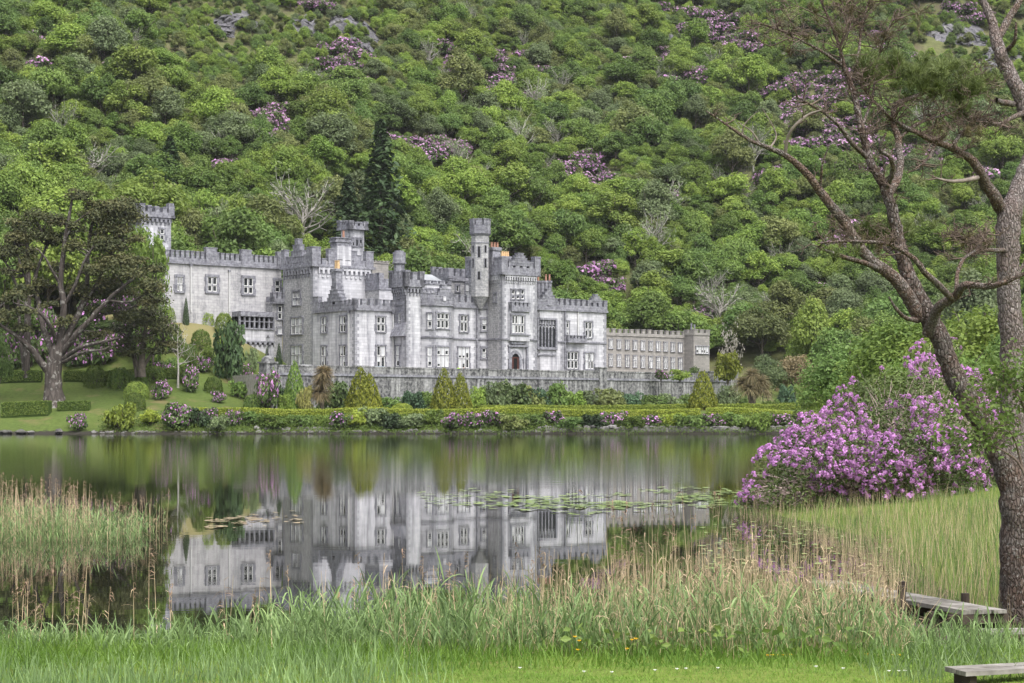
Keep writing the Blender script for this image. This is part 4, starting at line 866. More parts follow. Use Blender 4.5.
# domed gate pier at the left end of the wall
pp = at(268, 370, 250)
mb = MB(); r = 0.75; mb.box(-0.9, 0.9, -0.9, 0.9, 1.5 - 0, 9.6, 0); mb.box(-1.05, 1.05, -1.05, 1.05, 9.6, 9.85, 0); mb.lathe(0, 0, [(0.95, 9.85), (0.9, 10.2), (0.7, 10.5), (0.3, 10.68), (0.05, 10.72)], 12, 0)
pier = mb.build('gate_pier', [M['wallstone']], None, False, (pp.x, pp.y, 0), th_); tag(pier, 'square stone pier with a domed cap at the left end of the terrace wall', 'pier')
# ------------------------------------------------------------------ plant generators
RNG = np.random.default_rng(11)
def unit(rng, n):
    v = rng.standard_normal((n, 3)); return v / np.linalg.norm(v, axis=1, keepdims=True)
def leaf_quads(P, N, size, rng, aspect=0.55, T=None):
    """kite-shaped leaf faces at P facing N"""
    n = len(P); size = np.broadcast_to(size, (n,))[:, None]
    N = N / (np.linalg.norm(N, axis=1, keepdims=True) + 1e-9)
    t = rng.standard_normal((n, 3)) if T is None else T
    t = t - (t * N).sum(1, keepdims=True) * N; t /= np.linalg.norm(t, axis=1, keepdims=True) + 1e-9
    b = np.cross(N, t)
    V = np.stack([P - t * size * 0.5, P + b * size * 0.5 * aspect - t * size * 0.08 + N * size * 0.06, P + t * size * 0.5, P - b * size * 0.5 * aspect - t * size * 0.08 + N * size * 0.06], 1)
    return V.reshape(-1, 3)
def cloud(rng, lobes, n, size, shell=0.35, up=0.35, aspect=0.6, low=-0.55, jit=0.5):
    """leaves through the outer shell of a set of lobes (x,y,z,r,flat) -> verts, clump"""
    L = np.asarray(lobes, float); w = L[:, 3] ** 2; w /= w.sum()
    k = rng.choice(len(L), n, p=w); d = unit(rng, n)
    d[:, 2] = np.where(d[:, 2] < low, -d[:, 2], d[:, 2])
    rad = L[k, 3] * (1 + 0.12 * rng.standard_normal(n)) * (1 - shell * rng.random(n) ** 1.6)
    P = L[k, :3] + d * rad[:, None] * np.stack([np.ones(n), np.ones(n), L[k, 4]], 1)
    N = d * 0.8 + rng.standard_normal((n, 3)) * jit + np.array([0, 0, up])
    V = leaf_quads(P, N, size * rng.uniform(0.6, 1.35, n), rng, aspect)
    lob = rng.random(len(L))
    return V, np.clip(0.6 * lob[k] + 0.4 * rng.random(n), 0, 1)
def quads(n): return np.arange(n * 4).reshape(n, 4)
def leafmesh(name, V, cl, mat): return npmesh(name, V, quads(len(V) // 4), mat, clump=cl)
def broad_lobes(rng, Rc, H, n=22, base=0.25, flat=0.8, ragged=0.2):
    out = []
    ch = H * (1 - base) / 2; cz = H * base + ch
    for i in range(n):
        d = unit(rng, 1)[0]; d[2] = abs(d[2]) * 1.25 - 0.45
        q = rng.uniform(0.5, 0.85)
        r = Rc * rng.uniform(0.24, 0.44) * (1 + ragged * rng.standard_normal())
        out.append((d[0] * Rc * q, d[1] * Rc * q, cz + d[2] * ch * q, max(r, 0.16 * Rc), flat * rng.uniform(0.75, 1.1)))
    out.append((0, 0, cz, Rc * 0.5, 0.9)); return out
def wood_mesh(name, rng, Rc, H, mat, limbs=6, r0=0.22, base=0.25, sides=5, lean=0.0):
    T = Tubes(); top = np.array([lean * Rc, 0, H * 0.55])
    T.tube(smooth_path([(0, 0, -0.5), (0.1 * lean, 0, H * base * 0.6), top * (0.6, 1, 0.75), (top[0], top[1], H * 0.78)], 3), np.linspace(r0, r0 * 0.25, 10), sides)
    for i in range(limbs):
        a = rng.random() * 6.28; z0 = H * rng.uniform(base * 0.7, 0.5); e = Rc * rng.uniform(0.5, 0.85)
        p0 = np.array([0, 0, z0]); p2 = np.array([math.cos(a) * e, math.sin(a) * e, z0 + H * rng.uniform(0.15, 0.38)])
        T.tube(smooth_path([p0, (p0 + p2) / 2 + np.array([0, 0, -0.05 * H]) + rng.standard_normal(3) * 0.05 * Rc, p2], 3), np.linspace(r0 * 0.5, r0 * 0.12, 7), 4)
    return T.mesh(name, mat)
def conifer_cloud(rng, n, size, tiers=14, ragged=0.25, tip=0.0, droop=0.25):
    """unit spruce: radius 1 at the base, height 1; drooping tiers"""
    z = rng.random(n) ** 1.35 * 0.97; tier = np.floor(z * tiers) / tiers
    a = rng.random(n) * 6.2832
    fr = 0.75 + ragged * np.sin(a * 5 + tier * 37.0) + 0.18 * np.sin(a * 9 + tier * 91)
    rmax = (1 - z) ** 0.85 * fr + tip; rad = rmax * (0.45 + 0.55 * rng.random(n) ** 0.5)
    zz = z - droop * 0.12 * rad + 0.03
    P = np.stack([np.cos(a) * rad, np.sin(a) * rad, zz], 1)
    N = np.stack([np.cos(a) * 0.35, np.sin(a) * 0.35, np.full(n, 0.8)], 1) + 0.4 * rng.standard_normal((n, 3))
    return P, N, np.clip(0.5 * (0.5 + 0.5 * np.sin(tier * 57 + a * 3)) + 0.5 * rng.random(n), 0, 1)
def cone_cloud(rng, n, twin=False, belly=0.25):
    """unit clipped conical evergreen, dense upright sprays; radius 1, height 1"""
    z = 1 - np.sqrt(rng.random(n)); z = np.clip(z, 0, 0.985); a = rng.random(n) * 6.2832
    r = (1 - z ** 1.25) ** 0.72 * (0.80 + belly * np.minimum(z / 0.15, 1))
    b = 0.07 * np.sin(a * 7 + z * 23) + 0.06 * np.sin(a * 13 - z * 31) + 0.05 * rng.standard_normal(n)
    r = r * (1 + b) * (0.82 + 0.18 * rng.random(n) ** 0.3)
    P = np.stack([np.cos(a) * r, np.sin(a) * r, z + 0.02 * rng.standard_normal(n)], 1)
    N = np.stack([np.cos(a), np.sin(a), np.full(n, 0.25)], 1) + 0.45 * rng.standard_normal((n, 3))
    return P, N, np.clip(0.5 + 3.2 * b + 0.25 * rng.standard_normal(n), 0, 1)

# ---- prototypes (mesh data only; copied on to many plants)
PROTO = {}
for i in range(7):                                  # hillside broadleaf crowns, nominal radius 3.6, height 8
    r = np.random.default_rng(100 + i); H = 7.6 + (i % 3) * 0.9
    lob = broad_lobes(r, 3.6, H, 30 + 6 * (i % 4), 0.02, 0.75, 0.35)
    lob = [(x, y, z, q * 0.82, f) for x, y, z, q, f in lob]
    PROTO['crown', i] = cloud(r, lob, 7000, 0.34, 0.5, 0.7, 0.62, -0.7)
    PROTO['wood', i] = wood_mesh('tree_wood', r, 3.6, H, M['trunk'], 6, 0.2)
_cm = {}
def proto_crown(i, mat):
    if (i, mat) not in _cm: _cm[i, mat] = leafmesh('crown_leaves', *PROTO['crown', i], M[mat])
    return _cm[i, mat]
for i in range(3):                                  # tall dark spruces (radius 1, height 1: scaled)
    r = np.random.default_rng(140 + i); P, N, c = conifer_cloud(r, 3600, 0.1, 13 + 2 * i, 0.38)
    S = np.array([3.2, 3.2, 12.0]); V = leaf_quads(P * S, N, 0.62 * r.uniform(0.6, 1.3, len(P)), r, 0.5)
    PROTO['spruce', i] = leafmesh('conifer_needles', V, c, M['leaf_dark'])
T = Tubes(); T.tube([(0, 0, -0.4), (0, 0, 6), (0, 0, 11.5)], [0.26, 0.16, 0.03], 6); PROTO['sprucewood'] = T.mesh('conifer_stem', M['trunk'])
for i in range(3):                                  # rhododendron domes with flower trusses, nominal radius 2.4, height 3
    r = np.random.default_rng(160 + i)
    lob = [(math.cos(a) * q, math.sin(a) * q, z, s, 0.8) for a, q, z, s in zip(r.random(16) * 6.28, r.uniform(0.2, 1.7, 16), r.uniform(0.7, 2.2, 16), r.uniform(0.6, 1.0, 16))]
    PROTO['rhodo', i] = cloud(r, lob, 1500, 0.40, 0.4, 0.4, 0.5)
    PROTO['truss', i] = cloud(r, [(x, y, z, s * 1.04, f) for x, y, z, s, f in lob], 420, 0.42, 0.12, 0.5, 0.8, -0.1)
for i in range(2):                                  # bare or late-leafing grey trees: fans of pale branches with thin leaf
    r = np.random.default_rng(180 + i); T = Tubes()
    T.tube([(0, 0, -0.4), (0.1, 0, 2.2), (0.1, 0.1, 4.0)], [0.22, 0.17, 0.1], 5)
    tips = []
    for k in range(26):
        a = r.random() * 6.28; z0 = r.uniform(1.5, 4); e = r.uniform(1.2, 3.2); p2 = np.array([math.cos(a) * e, math.sin(a) * e, z0 + r.uniform(1.5, 4.2)])
        p = smooth_path([(0.1, 0, z0), np.array([0.4 * p2[0], 0.4 * p2[1], z0 + 0.4 * (p2[2] - z0)]) + r.standard_normal(3) * 0.25, p2], 3)
        T.tube(p, np.linspace(0.09, 0.03, len(p)), 4); tips.append(p2)
        for j in range(4):
            q = p[3 + j % 3]; d = (p2 - p[0]) * 0.3 + r.standard_normal(3) * 0.6; T.tube([q, q + d * 0.5 + r.standard_normal(3) * 0.1, q + d], [0.045, 0.035, 0.02], 3); tips.append(q + d)
    PROTO['barewood', i] = T.mesh('bare_branches', M['palebark'])
    PROTO['bareleaf', i] = cloud(r, [(t[0], t[1], t[2], 0.6, 0.8) for t in tips], 650, 0.36, 0.8, 0.3, 0.6)
for i in range(4):                                  # garden shrubs: unit dome, radius 1, height 1
    r = np.random.default_rng(200 + i)
    lob = [(math.cos(a) * q, math.sin(a) * q, z, s, 0.85) for a, q, z, s in zip(r.random(26) * 6.28, r.uniform(0.1, 0.72, 26), r.uniform(0.12, 0.68, 26), r.uniform(0.2, 0.33, 26))]
    PROTO['shrub', i] = cloud(r, lob, 1700, 0.15, 0.35, 0.35, 0.6)
    PROTO['bloom', i] = cloud(r, [(x, y, z, s * 1.05, f) for x, y, z, s, f in lob], 300, 0.13, 0.12, 0.4, 0.85, -0.2)
    d = unit(r, 2400); d[:, 2] = np.abs(d[:, 2]) * 1.1 - 0.1; d /= np.linalg.norm(d, axis=1, keepdims=True)
    q = np.sign(d) * np.abs(d) ** 0.8 * (1 + 0.05 * np.sin(d[:, :1] * 9 + i) * np.sin(d[:, 1:2] * 8) + 0.03 * r.standard_normal((2400, 1))) * np.array([1, 1, 0.93])
    PROTO['ball', i] = (leaf_quads(q + np.array([0, 0, 0.06]), d + 0.5 * r.standard_normal((2400, 3)), 0.12 * r.uniform(0.6, 1.3, 2400), r, 0.6), np.clip(0.5 + 0.35 * np.sin(d[:, 0] * 9 + i) * np.sin(d[:, 1] * 8) + 0.22 * r.standard_normal(2400), 0, 1))
for i in range(3):
    r = np.random.default_rng(230 + i); P, N, c = cone_cloud(r, 3000)
    PROTO['cone', i] = (leaf_quads(P * np.array([1, 1, 2.4]), N, 0.16 * r.uniform(0.6, 1.3, len(P)), r, 0.5, np.tile([0.0, 0, 1], (len(P), 1)) + 0.4 * r.standard_normal((len(P), 3))), c)
_pm = {}
def pmesh(kind, i, mat, name):
    if (kind, i, mat) not in _pm: _pm[kind, i, mat] = leafmesh(name, *PROTO[kind, i], M[mat])
    return _pm[kind, i, mat]
T = Tubes()
for k in range(7):
    a = k * 0.9; T.tube([(0, 0, -0.1), (0.2 * math.cos(a), 0.2 * math.sin(a), 0.25), (0.5 * math.cos(a), 0.5 * math.sin(a), 0.6)], [0.035, 0.028, 0.012], 4)
PROTO['stems'] = T.mesh('shrub_stems', M['trunk'])
T = Tubes(); T.tube([(0, 0, -0.1), (0, 0, 1.2), (0, 0, 2.2)], [0.09, 0.06, 0.01], 5); PROTO['conestem'] = T.mesh('evergreen_stem', M['trunk'])

def ray_ground(px, py, fn=None, y0=236.0, y1=900.0, step=0.5):
    """first point of the ground seen through that pixel"""
    Y = np.arange(y0, y1, step); X = (px - CX) / F * Y; Z = HC + (YH - py) / F * Y
    g = (fn or far_z)(X, Y); k = np.argmax(g >= Z)
    if not (g >= Z).any(): return None
    return Vector((X[k], Y[k], g[k]))
_k = random.Random(3)
# ------------------------------------------------------------------ the wooded hillside
rng = np.random.default_rng(21)
def proj(x, y, z): return CX + F * x / y, YH - F * (z - HC) / y
_bald = [(225, 44, 80, 58), (330, 40, 60, 58), (90, 2, 40, 12), (985, 55, 95, 62), (690, 42, 25, 14), (810, 55, 30, 16), (268, 68, 30, 20)]   # heath and rock seen high on the slope
def bald(px, py): return any(((px - a) / w) ** 2 + ((py - b) / h) ** 2 < 1 for a, b, w, h in _bald)
# candidate spots, dart-thrown with a spacing that follows the size
cand = []; cells = {}
gy = rng.uniform(0, 1, 60000); Ys = 292 + gy ** 1.0 * 300; Xs = rng.uniform(-1, 1, 60000) * (0.30 * Ys + 14)
Zs = far_z(Xs, Ys)
for x, y, z in zip(Xs, Ys, Zs):
    px, py = proj(x, y, z)
    if not (-40 < px < 1064) or py < -40: continue
    # keep clear of castle, terrace, school and garden
    if y < 352:
        fa = (x - CF.ox) * CF.u[0] + (y - CF.oy) * CF.u[1]; fb = (x - CF.ox) * CF.w[0] + (y - CF.oy) * CF.w[1]
        if -46 < fa < 72 and fb < 24: continue
        ga = (x - SF.ox) * SF.u[0] + (y - SF.oy) * SF.u[1]; gb_ = (x - SF.ox) * SF.w[0] + (y - SF.oy) * SF.w[1]
        if -14 < ga < 42 and gb_ < 14: continue
        if fb < -6 and x < 62: continue
        if x > 62 and y < 305: continue
        if fa < -40 and y < 296: continue
    b = bald(px, py)
    hi = np.clip((y - 330) / 190, 0, 1)
    r = rng.choice([2.2, 3.0, 3.8, 4.6, 5.6], p=[.2, .25, .27, .2, .08]) * rng.uniform(.88, 1.12) * (1.12 - 0.40 * hi)
    if b:
        if rng.random() < 0.80: continue
        r = rng.uniform(0.9, 1.7)
    elif rng.random() < 0.18: r *= 0.55
    k = (int(x // 6), int(y // 6)); ok = True
    for i in (-1, 0, 1):
        for j in (-1, 0, 1):
            for (x2, y2, r2) in cells.get((k[0] + i, k[1] + j), ()):
                if (x - x2) ** 2 + (y - y2) ** 2 < (0.49 * (r + r2)) ** 2: ok = False
    if not ok: continue
    cells.setdefault(k, []).append((x, y, r)); cand.append((x, y, z, r, px, py, b))
# flowering thickets: seen as drifts of purple on the slope (px, py, spread px, how many)
drifts = [(305, 6, 16, 4), (395, 6, 12, 3), (328, 14, 10, 2), (150, 5, 16, 4), (345, 62, 22, 6), (345, 84, 16, 5), (475, 20, 18, 3), (640, 72, 14, 7), (690, 30, 30, 9), (685, 90, 18, 7), (668, 68, 12, 4), (735, 40, 22, 6), (750, 55, 16, 5),
          (455, 62, 20, 3), (510, 75, 26, 4), (500, 95, 24, 6), (520, 108, 14, 4), (420, 165, 24, 8), (440, 160, 14, 5), (590, 190, 24, 6), (560, 180, 10, 3), (268, 132, 12, 5), (290, 150, 14, 4), (55, 38, 6, 1), (12, 45, 12, 2), (48, 78, 6, 1), (116, 82, 5, 1),
          (590, 292, 12, 4), (604, 300, 8, 3), (665, 215, 10, 2), (215, 235, 9, 3), (262, 245, 9, 3), (355, 195, 6, 1), (800, 120, 26, 8), (830, 100, 30, 8), (790, 105, 18, 4), (830, 150, 26, 9), (800, 165, 16, 4), (775, 190, 10, 2), (860, 185, 24, 6), (880, 60, 22, 5), (955, 25, 26, 4), (905, 170, 20, 4), (850, 250, 16, 3), (820, 300, 10, 2), (700, 330, 8, 1), (790, 330, 8, 2), (225, 178, 4, 1), (985, 190, 14, 2), (630, 345, 8, 0)]
flow = []
for px, py, sp, n in drifts:
    for _ in range(int(n * 1.7 + .5)):
        p = ray_ground(px + rng.normal() * sp * 0.7, py + rng.normal() * sp * 0.35, y0=296, y1=640, step=1.0)
        if p is None: continue
        fb = (p.x - CF.ox) * CF.w[0] + (p.y - CF.oy) * CF.w[1]
        if p.y < 352 and fb < 24 and p.x < 62: continue
        flow.append((p.x, p.y, p.z, rng.uniform(0.85, 1.6)))
cand = [c for c in cand if not any((c[0] - f[0]) ** 2 + (c[1] - f[1]) ** 2 < (0.55 * c[3] + 1.5 * f[3]) ** 2 for f in flow)]
KINDS = [('leaf_mid', 'mid-green', 0.36), ('leaf_lime', 'yellow-green', 0.32), ('leaf_grey', 'grey-green', 0.13), ('leaf_olive', 'olive-green', 0.15), ('bare', 'bare-branched pale', 0.04), ('spruce', 'dark', 0.0)]
_kp = np.array([k[2] for k in KINDS]); _kp /= _kp.sum()
def region(px, py):
    c = ('above the old spreading pine' if px < 170 else 'above the long left wing' if px < 290 else 'above the square tower' if px < 395 else 'above the octagonal turret' if px < 500
         else 'above the entrance tower' if px < 610 else 'above the brown school range' if px < 715 else 'above the right end of the terrace' if px < 850 else 'behind the two foreground pines')
    return ('high on the slope ' if py < 130 else 'halfway up the slope ' if py < 215 else 'low on the slope ') + c
cand.sort(key=lambda c: -(c[3] / c[1]) * (1 if -5 < c[4] < 1029 and c[5] > 8 else 0.2))
def scatter_tree(x, y, z, r, px, py, small):
    """kind choice drifts over the slope so that neighbours tend to match"""
    v = _vn(x / 30, y / 30, 9)
    w = _kp.copy(); w[1] *= 0.5 + 1.6 * v; w[2] *= 1.8 - 1.4 * v; w[3] *= 0.7 + 0.6 * np.clip((y - 350) / 120, 0, 1.5)
    if y > 430: w[5] = 0
    if small: w[4:] = 0
    w /= w.sum(); return int(rng.choice(len(w), p=w))
NIND = 290; stuff = []
for idx, (x, y, z, r, px, py, b) in enumerate(cand):
    k = scatter_tree(x, y, z, r, px, py, b or r < 2); kind, word, _ = KINDS[k]; i = int(rng.integers(0, 7)); rz = float(rng.uniform(0, 6.28)); s = r * 1.2 / 3.6; sz = s ** 0.85 * float(rng.uniform(0.75, 1.25))
    if y < 345: sz *= 1.25
    if idx >= NIND: stuff.append((x, y, z, s, sz, k, i, rz)); continue
    reg = region(px, py)
    if kind == 'spruce':
        lab = f'dark pointed conifer {reg}'; t = tag(empty('conifer_tree', (x, y, z - 0.3), rz, (s * 1.05, s * 1.05, s * 1.15)), lab, 'tree', 'conifers ' + reg)
        link('crown', PROTO['spruce', i % 3], t); link('trunk', PROTO['sprucewood'], t)
    elif kind == 'bare':
        lab = f'pale half-bare grey tree {reg}'; t = tag(empty('bare_tree', (x, y, z - 0.2), rz, (s, s, sz)), lab, 'tree', 'half-bare trees ' + reg)
        link('trunk', PROTO['barewood', i % 2], t); link('crown', pmesh('bareleaf', i % 2, 'leaf_grey', 'thin_leaves'), t)
    else:
        lab = f'rounded {word} leafy tree {reg}'; t = tag(empty('broadleaf_tree', (x, y, z - 0.5), rz, (s, s, sz)), lab, 'tree', f'{word} trees {reg}')
        link('crown', proto_crown(i, kind), t); link('trunk', PROTO['wood', i], t)
flow.sort(key=lambda f: -f[3] / f[1])
for idx, (x, y, z, s) in enumerate(flow):
    px, py = proj(x, y, z); reg = region(px, py); i = idx % 3
    t = tag(empty('rhododendron_bush', (x, y, z - 0.2), float(rng.uniform(0, 6.28)), (s * 1.15, s * 1.15, s * 1.2)), f'purple flowering rhododendron bush {reg}', 'bush', 'flowering rhododendrons ' + reg)
    link('foliage', pmesh('rhodo', i, 'leaf_rhodo', 'rhododendron_leaves'), t); link('blossom', pmesh('truss', i, 'purple_hill', 'blossom'), t)

# every further tree of the wood, as one woodland (instances on points)
def merged(name, parts):
    """one prototype mesh with several materials"""
    bm = bmesh.new(); me = bpy.data.meshes.new(name); mats = []
    vs, fs, mi, cl = [], [], [], []; off = 0
    for p in parts:
        n = len(p.vertices); co = np.empty(n * 3, np.float32); p.vertices.foreach_get('co', co); vs.append(co.reshape(-1, 3))
        m = len(p.polygons); lv = np.empty(m * 4, np.int32); p.loops.foreach_get('vertex_index', lv); fs.append(lv.reshape(-1, 4) + off); off += n
        mi.append(np.full(m, len(mats))); mats.append(p.materials[0])
        c = np.full(m, 0.5, np.float32)
        if 'clump' in p.attributes: p.attributes['clump'].data.foreach_get('value', c)
        cl.append(c)
    bm.free()
    return npmesh(name, np.concatenate(vs), np.concatenate(fs), mats, np.concatenate(mi), np.concatenate(cl))
wcol = bpy.data.collections.new('woodland_prototypes'); protos = []
for kk in ('leaf_mid', 'leaf_lime', 'leaf_grey', 'leaf_olive'):
    for i in range(7): protos.append(merged('woodland_tree', [proto_crown(i, kk), PROTO['wood', i]]))
for i in range(2): protos.append(merged('woodland_tree', [pmesh('bareleaf', i, 'leaf_grey', 'thin_leaves'), PROTO['barewood', i]]))
for i in range(3): protos.append(merged('woodland_tree', [PROTO['spruce', i], PROTO['sprucewood']]))
for i, me in enumerate(protos): wcol.objects.link(bpy.data.objects.new('woodland_tree' if i == 0 else 'woodland_tree.%03d' % i, me))
def pidx(k, i): return k * 7 + i if k < 4 else 28 + i % 2 if k == 4 else 30 + i % 3
def instancer(name, pts, idx, rot, scl, coll, label, cat):
    me = bpy.data.meshes.new(name); n = len(pts)
    me.vertices.add(n); me.vertices.foreach_set('co', np.asarray(pts, np.float32).ravel())
    a = me.attributes.new('idx', 'INT', 'POINT'); a.data.foreach_set('value', np.asarray(idx, np.int32))
    a = me.attributes.new('rot', 'FLOAT_VECTOR', 'POINT'); a.data.foreach_set('vector', np.asarray(rot, np.float32).ravel())
    a = me.attributes.new('scl', 'FLOAT_VECTOR', 'POINT'); a.data.foreach_set('vector', np.asarray(scl, np.float32).ravel())
    o = link(name, me); tag(o, label, cat, kind='stuff')
    ng = bpy.data.node_groups.new(name + '_nodes', 'GeometryNodeTree')
    ng.interface.new_socket('Geometry', in_out='INPUT', socket_type='NodeSocketGeometry'); ng.interface.new_socket('Geometry', in_out='OUTPUT', socket_type='NodeSocketGeometry')
    N, L = ng.nodes, ng.links
    gi = N.new('NodeGroupInput'); go = N.new('NodeGroupOutput'); ip = N.new('GeometryNodeInstanceOnPoints'); ci = N.new('GeometryNodeCollectionInfo')
    ci.inputs['Collection'].default_value = coll; ci.inputs['Separate Children'].default_value = True; ci.inputs['Reset Children'].default_value = True
    ip.inputs['Pick Instance'].default_value = True
    L.new(gi.outputs[0], ip.inputs['Points']); L.new(ci.outputs[0], ip.inputs['Instance'])
    for nm, dt, sock in (('idx', 'INT', 'Instance Index'), ('rot', 'FLOAT_VECTOR', 'Rotation'), ('scl', 'FLOAT_VECTOR', 'Scale')):
        na = N.new('GeometryNodeInputNamedAttribute'); na.data_type = dt; na.inputs['Name'].default_value = nm
        L.new(na.outputs['Attribute'], ip.inputs[sock])
    L.new(ip.outputs[0], go.inputs[0])
    md = o.modifiers.new('scatter', 'NODES'); md.node_group = ng
    return o
instancer('woodland', [(s[0], s[1], s[2] - 0.4) for s in stuff], [pidx(s[5], s[6]) for s in stuff], [(0, 0, s[7]) for s in stuff], [(s[3], s[3], s[4]) for s in stuff], wcol,
          'mixed green wood of countless small trees covering the steep hillside', 'woodland')
print('hill trees', len(cand), 'flowering', len(flow))

# rock faces breaking through the heath high on the slope
rk = ground_mat('lichened_rock', [(0.35, (0.07, 0.068, 0.075)), (0.55, (0.15, 0.145, 0.16)), (0.72, (0.27, 0.26, 0.265))], 0.35, 1.6, (0.09, 0.10, 0.04), 0.4)
def rock_face(px, py, wpx, hpx, seed, label):
    p = ray_ground(px, py + hpx * 0.4, y0=340, y1=700, step=1.0)
    if p is None: return
    w, h = 1.35 * wpx / F * p.y, 1.35 * hpx / F * p.y; r = np.random.default_rng(seed); nx, nz = 26, 16
    u, v = np.meshgrid(np.linspace(-1, 1, nx), np.linspace(0, 1, nz))
    x = u * w / 2 * (1 - 0.35 * v ** 2) + 0.5 * r.standard_normal(u.shape)
    env = np.clip(1.15 - np.abs(u) ** 2.2, 0.05, 1)
    y = v * h * 1.15 + 2.2 * (_vn(u * 4, v * 5, seed) - 0.5) * env - 1.3 * env * np.sin(v * 3.14) + 0.5 * r.standard_normal(u.shape)
    z0 = far_z(p.x + x, p.y + y); z = z0 + env * (2.0 * np.sin(v * 3.14) ** 0.7 + 2.4 * (_vn(u * 6, v * 7, seed + 3) - 0.45)) - (1 - env) * 1.2 - 0.3
    V = np.stack([x, y, z - p.z], -1).reshape(-1, 3)
    i = (np.arange(nz - 1)[:, None] * nx + np.arange(nx - 1)[None, :]).ravel()
    o = link('rock_outcrop', npmesh('rock_outcrop', V, np.stack([i, i + 1, i + nx + 1, i + nx], -1), rk), None, (p.x, p.y, p.z)); tag(o, label, 'rock', 'rock outcrops on the upper slope')
for i, a in enumerate([(232, 20, 44, 22, 'dark grey rock face in the heath near the top left'), (218, 32, 30, 12, 'low slab of grey rock just under the dark rock face at top left'), (302, 28, 32, 30, 'pale grey rock face left of the purple bushes at top'), (352, 26, 46, 26, 'wide lichened crag right of the pale rock face at top'),
                       (360, 50, 30, 10, 'small grey ledge below the wide lichened crag'), (965, 30, 60, 40, 'large purplish grey crag behind the two foreground pines'), (1005, 50, 36, 26, 'broken grey crag at the right edge behind the pine'), (985, 70, 40, 18, 'low grey rocks under the large crag at right'),
                       (812, 55, 40, 16, 'dark rock band left of the pine crown'), (670, 40, 10, 30, 'narrow dark rock cleft high on the middle slope'), (790, 63, 22, 10, 'small dark rock ledge beside the rock band'), (275, 70, 10, 12, 'small pale boulder in the heath below the dark rock face')]):
    rock_face(*a[:4], 300 + i, a[4])
# ------------------------------------------------------------------ the garden between lake and castle
grng = np.random.default_rng(31)
def place(px, py, D):
    """point on the garden ground: on the ray through (px,py) when D is None, else at depth D"""
    if D is None:
        p = ray_ground(px, py, y0=235.2, y1=345, step=0.25)
        if p is not None: return p
        D = 244
    x = xat(px, D); return Vector((x, D, farz(x, D)))
_sn = [0]
def shrub(label, px, base, D, w, h, mat='leaf_mid', flowers=None, shape='shrub', name='shrub', cat='shrub', group=None, fmat='purple'):
    p = place(px, base, D); i = _sn[0] % (4 if shape != 'cone' else 3); _sn[0] += 1
    R_ = w / F * p.y / 2; Hh = h / F * p.y
    t = tag(empty(name, (p.x, p.y, p.z - 0.08), float(grng.uniform(0, 6.28)), (R_, R_ * 0.95, Hh / (2.4 if shape == 'cone' else 1.0))), label, cat, group)
    link('foliage', pmesh(shape, i, mat, 'foliage_leaves'), t)
    link('stems', PROTO['conestem'] if shape == 'cone' else PROTO['stems'], t)
    if flowers: link('blossom', pmesh('bloom', i, fmat, 'blossom'), t)
    return t
def hedge(label, pts, w, h, mat='leaf_hedge', top=None, name='hedge', seed=0, dens=130, size=0.22):
    """clipped hedge along ground points [(x,y)]"""
    r = np.random.default_rng(400 + seed); o0 = Vector((pts[0][0], pts[0][1], farz(*pts[0])))
    Vs, Cs = [], []; core = MB()
    for (x0, y0), (x1, y1) in zip(pts[:-1], pts[1:]):
        L = math.hypot(x1 - x0, y1 - y0); dx, dy = (x1 - x0) / L, (y1 - y0) / L; n = int(dens * L * (w + 2 * h))
        u = r.random(n) * L; f = r.random(n) * (w + 2 * h)
        top_ = (f > h) & (f < h + w); sl = f <= h
        off = np.where(top_, f - h - w / 2, np.where(sl, -w / 2, w / 2)); zz_ = np.where(top_, h, np.where(sl, f, f - h - w))
        und = 0.10 * (_vn(u * 0.8, off + 3, seed) - 0.5) + 0.05 * r.standard_normal(n)
        x = x0 + dx * u - dy * off; y = y0 + dy * u + dx * off
        gz_ = far_z(x0 + dx * u, y0 + dy * u)
        N = np.stack([np.where(top_, 0, np.where(sl, dy, -dy)), np.where(top_, 0, np.where(sl, -dx, dx)), np.where(top_, 1.0, 0.15)], 1)
        P = np.stack([x - o0.x, y - o0.y, gz_ + zz_ - o0.z], 1) + N * und[:, None]
        N = N + 0.55 * r.standard_normal((n, 3))
        Vs.append(leaf_quads(P, N, size * r.uniform(0.6, 1.3, n), r, 0.6)); Cs.append(np.clip(0.5 + 4 * und + 0.2 * r.standard_normal(n), 0, 1))
        m = max(2, int(L / 3))
        for k in range(m):
            a, b = L * k / m, L * (k + 1) / m; q = []
            for zt in (-0.3, h - 0.12):
                for (s, o) in ((a, -1), (b, -1), (b, 1), (a, 1)):
                    cx, cy_ = x0 + dx * s, y0 + dy * s; wv = w / 2 - 0.12
                    q.append((cx - dy * o * wv - o0.x, cy_ + dx * o * wv - o0.y, farz(cx, cy_) + zt - o0.z))
            core.hexa(q, 0)
    V = np.concatenate(Vs); e = tag(empty(name, o0), label, 'hedge')
    link('foliage', leafmesh('hedge_leaves', V, np.concatenate(Cs), M[mat]), e); core.build('stems', [M[mat]], e)
    return e
def gl(px, D): return (xat(px, D), D)
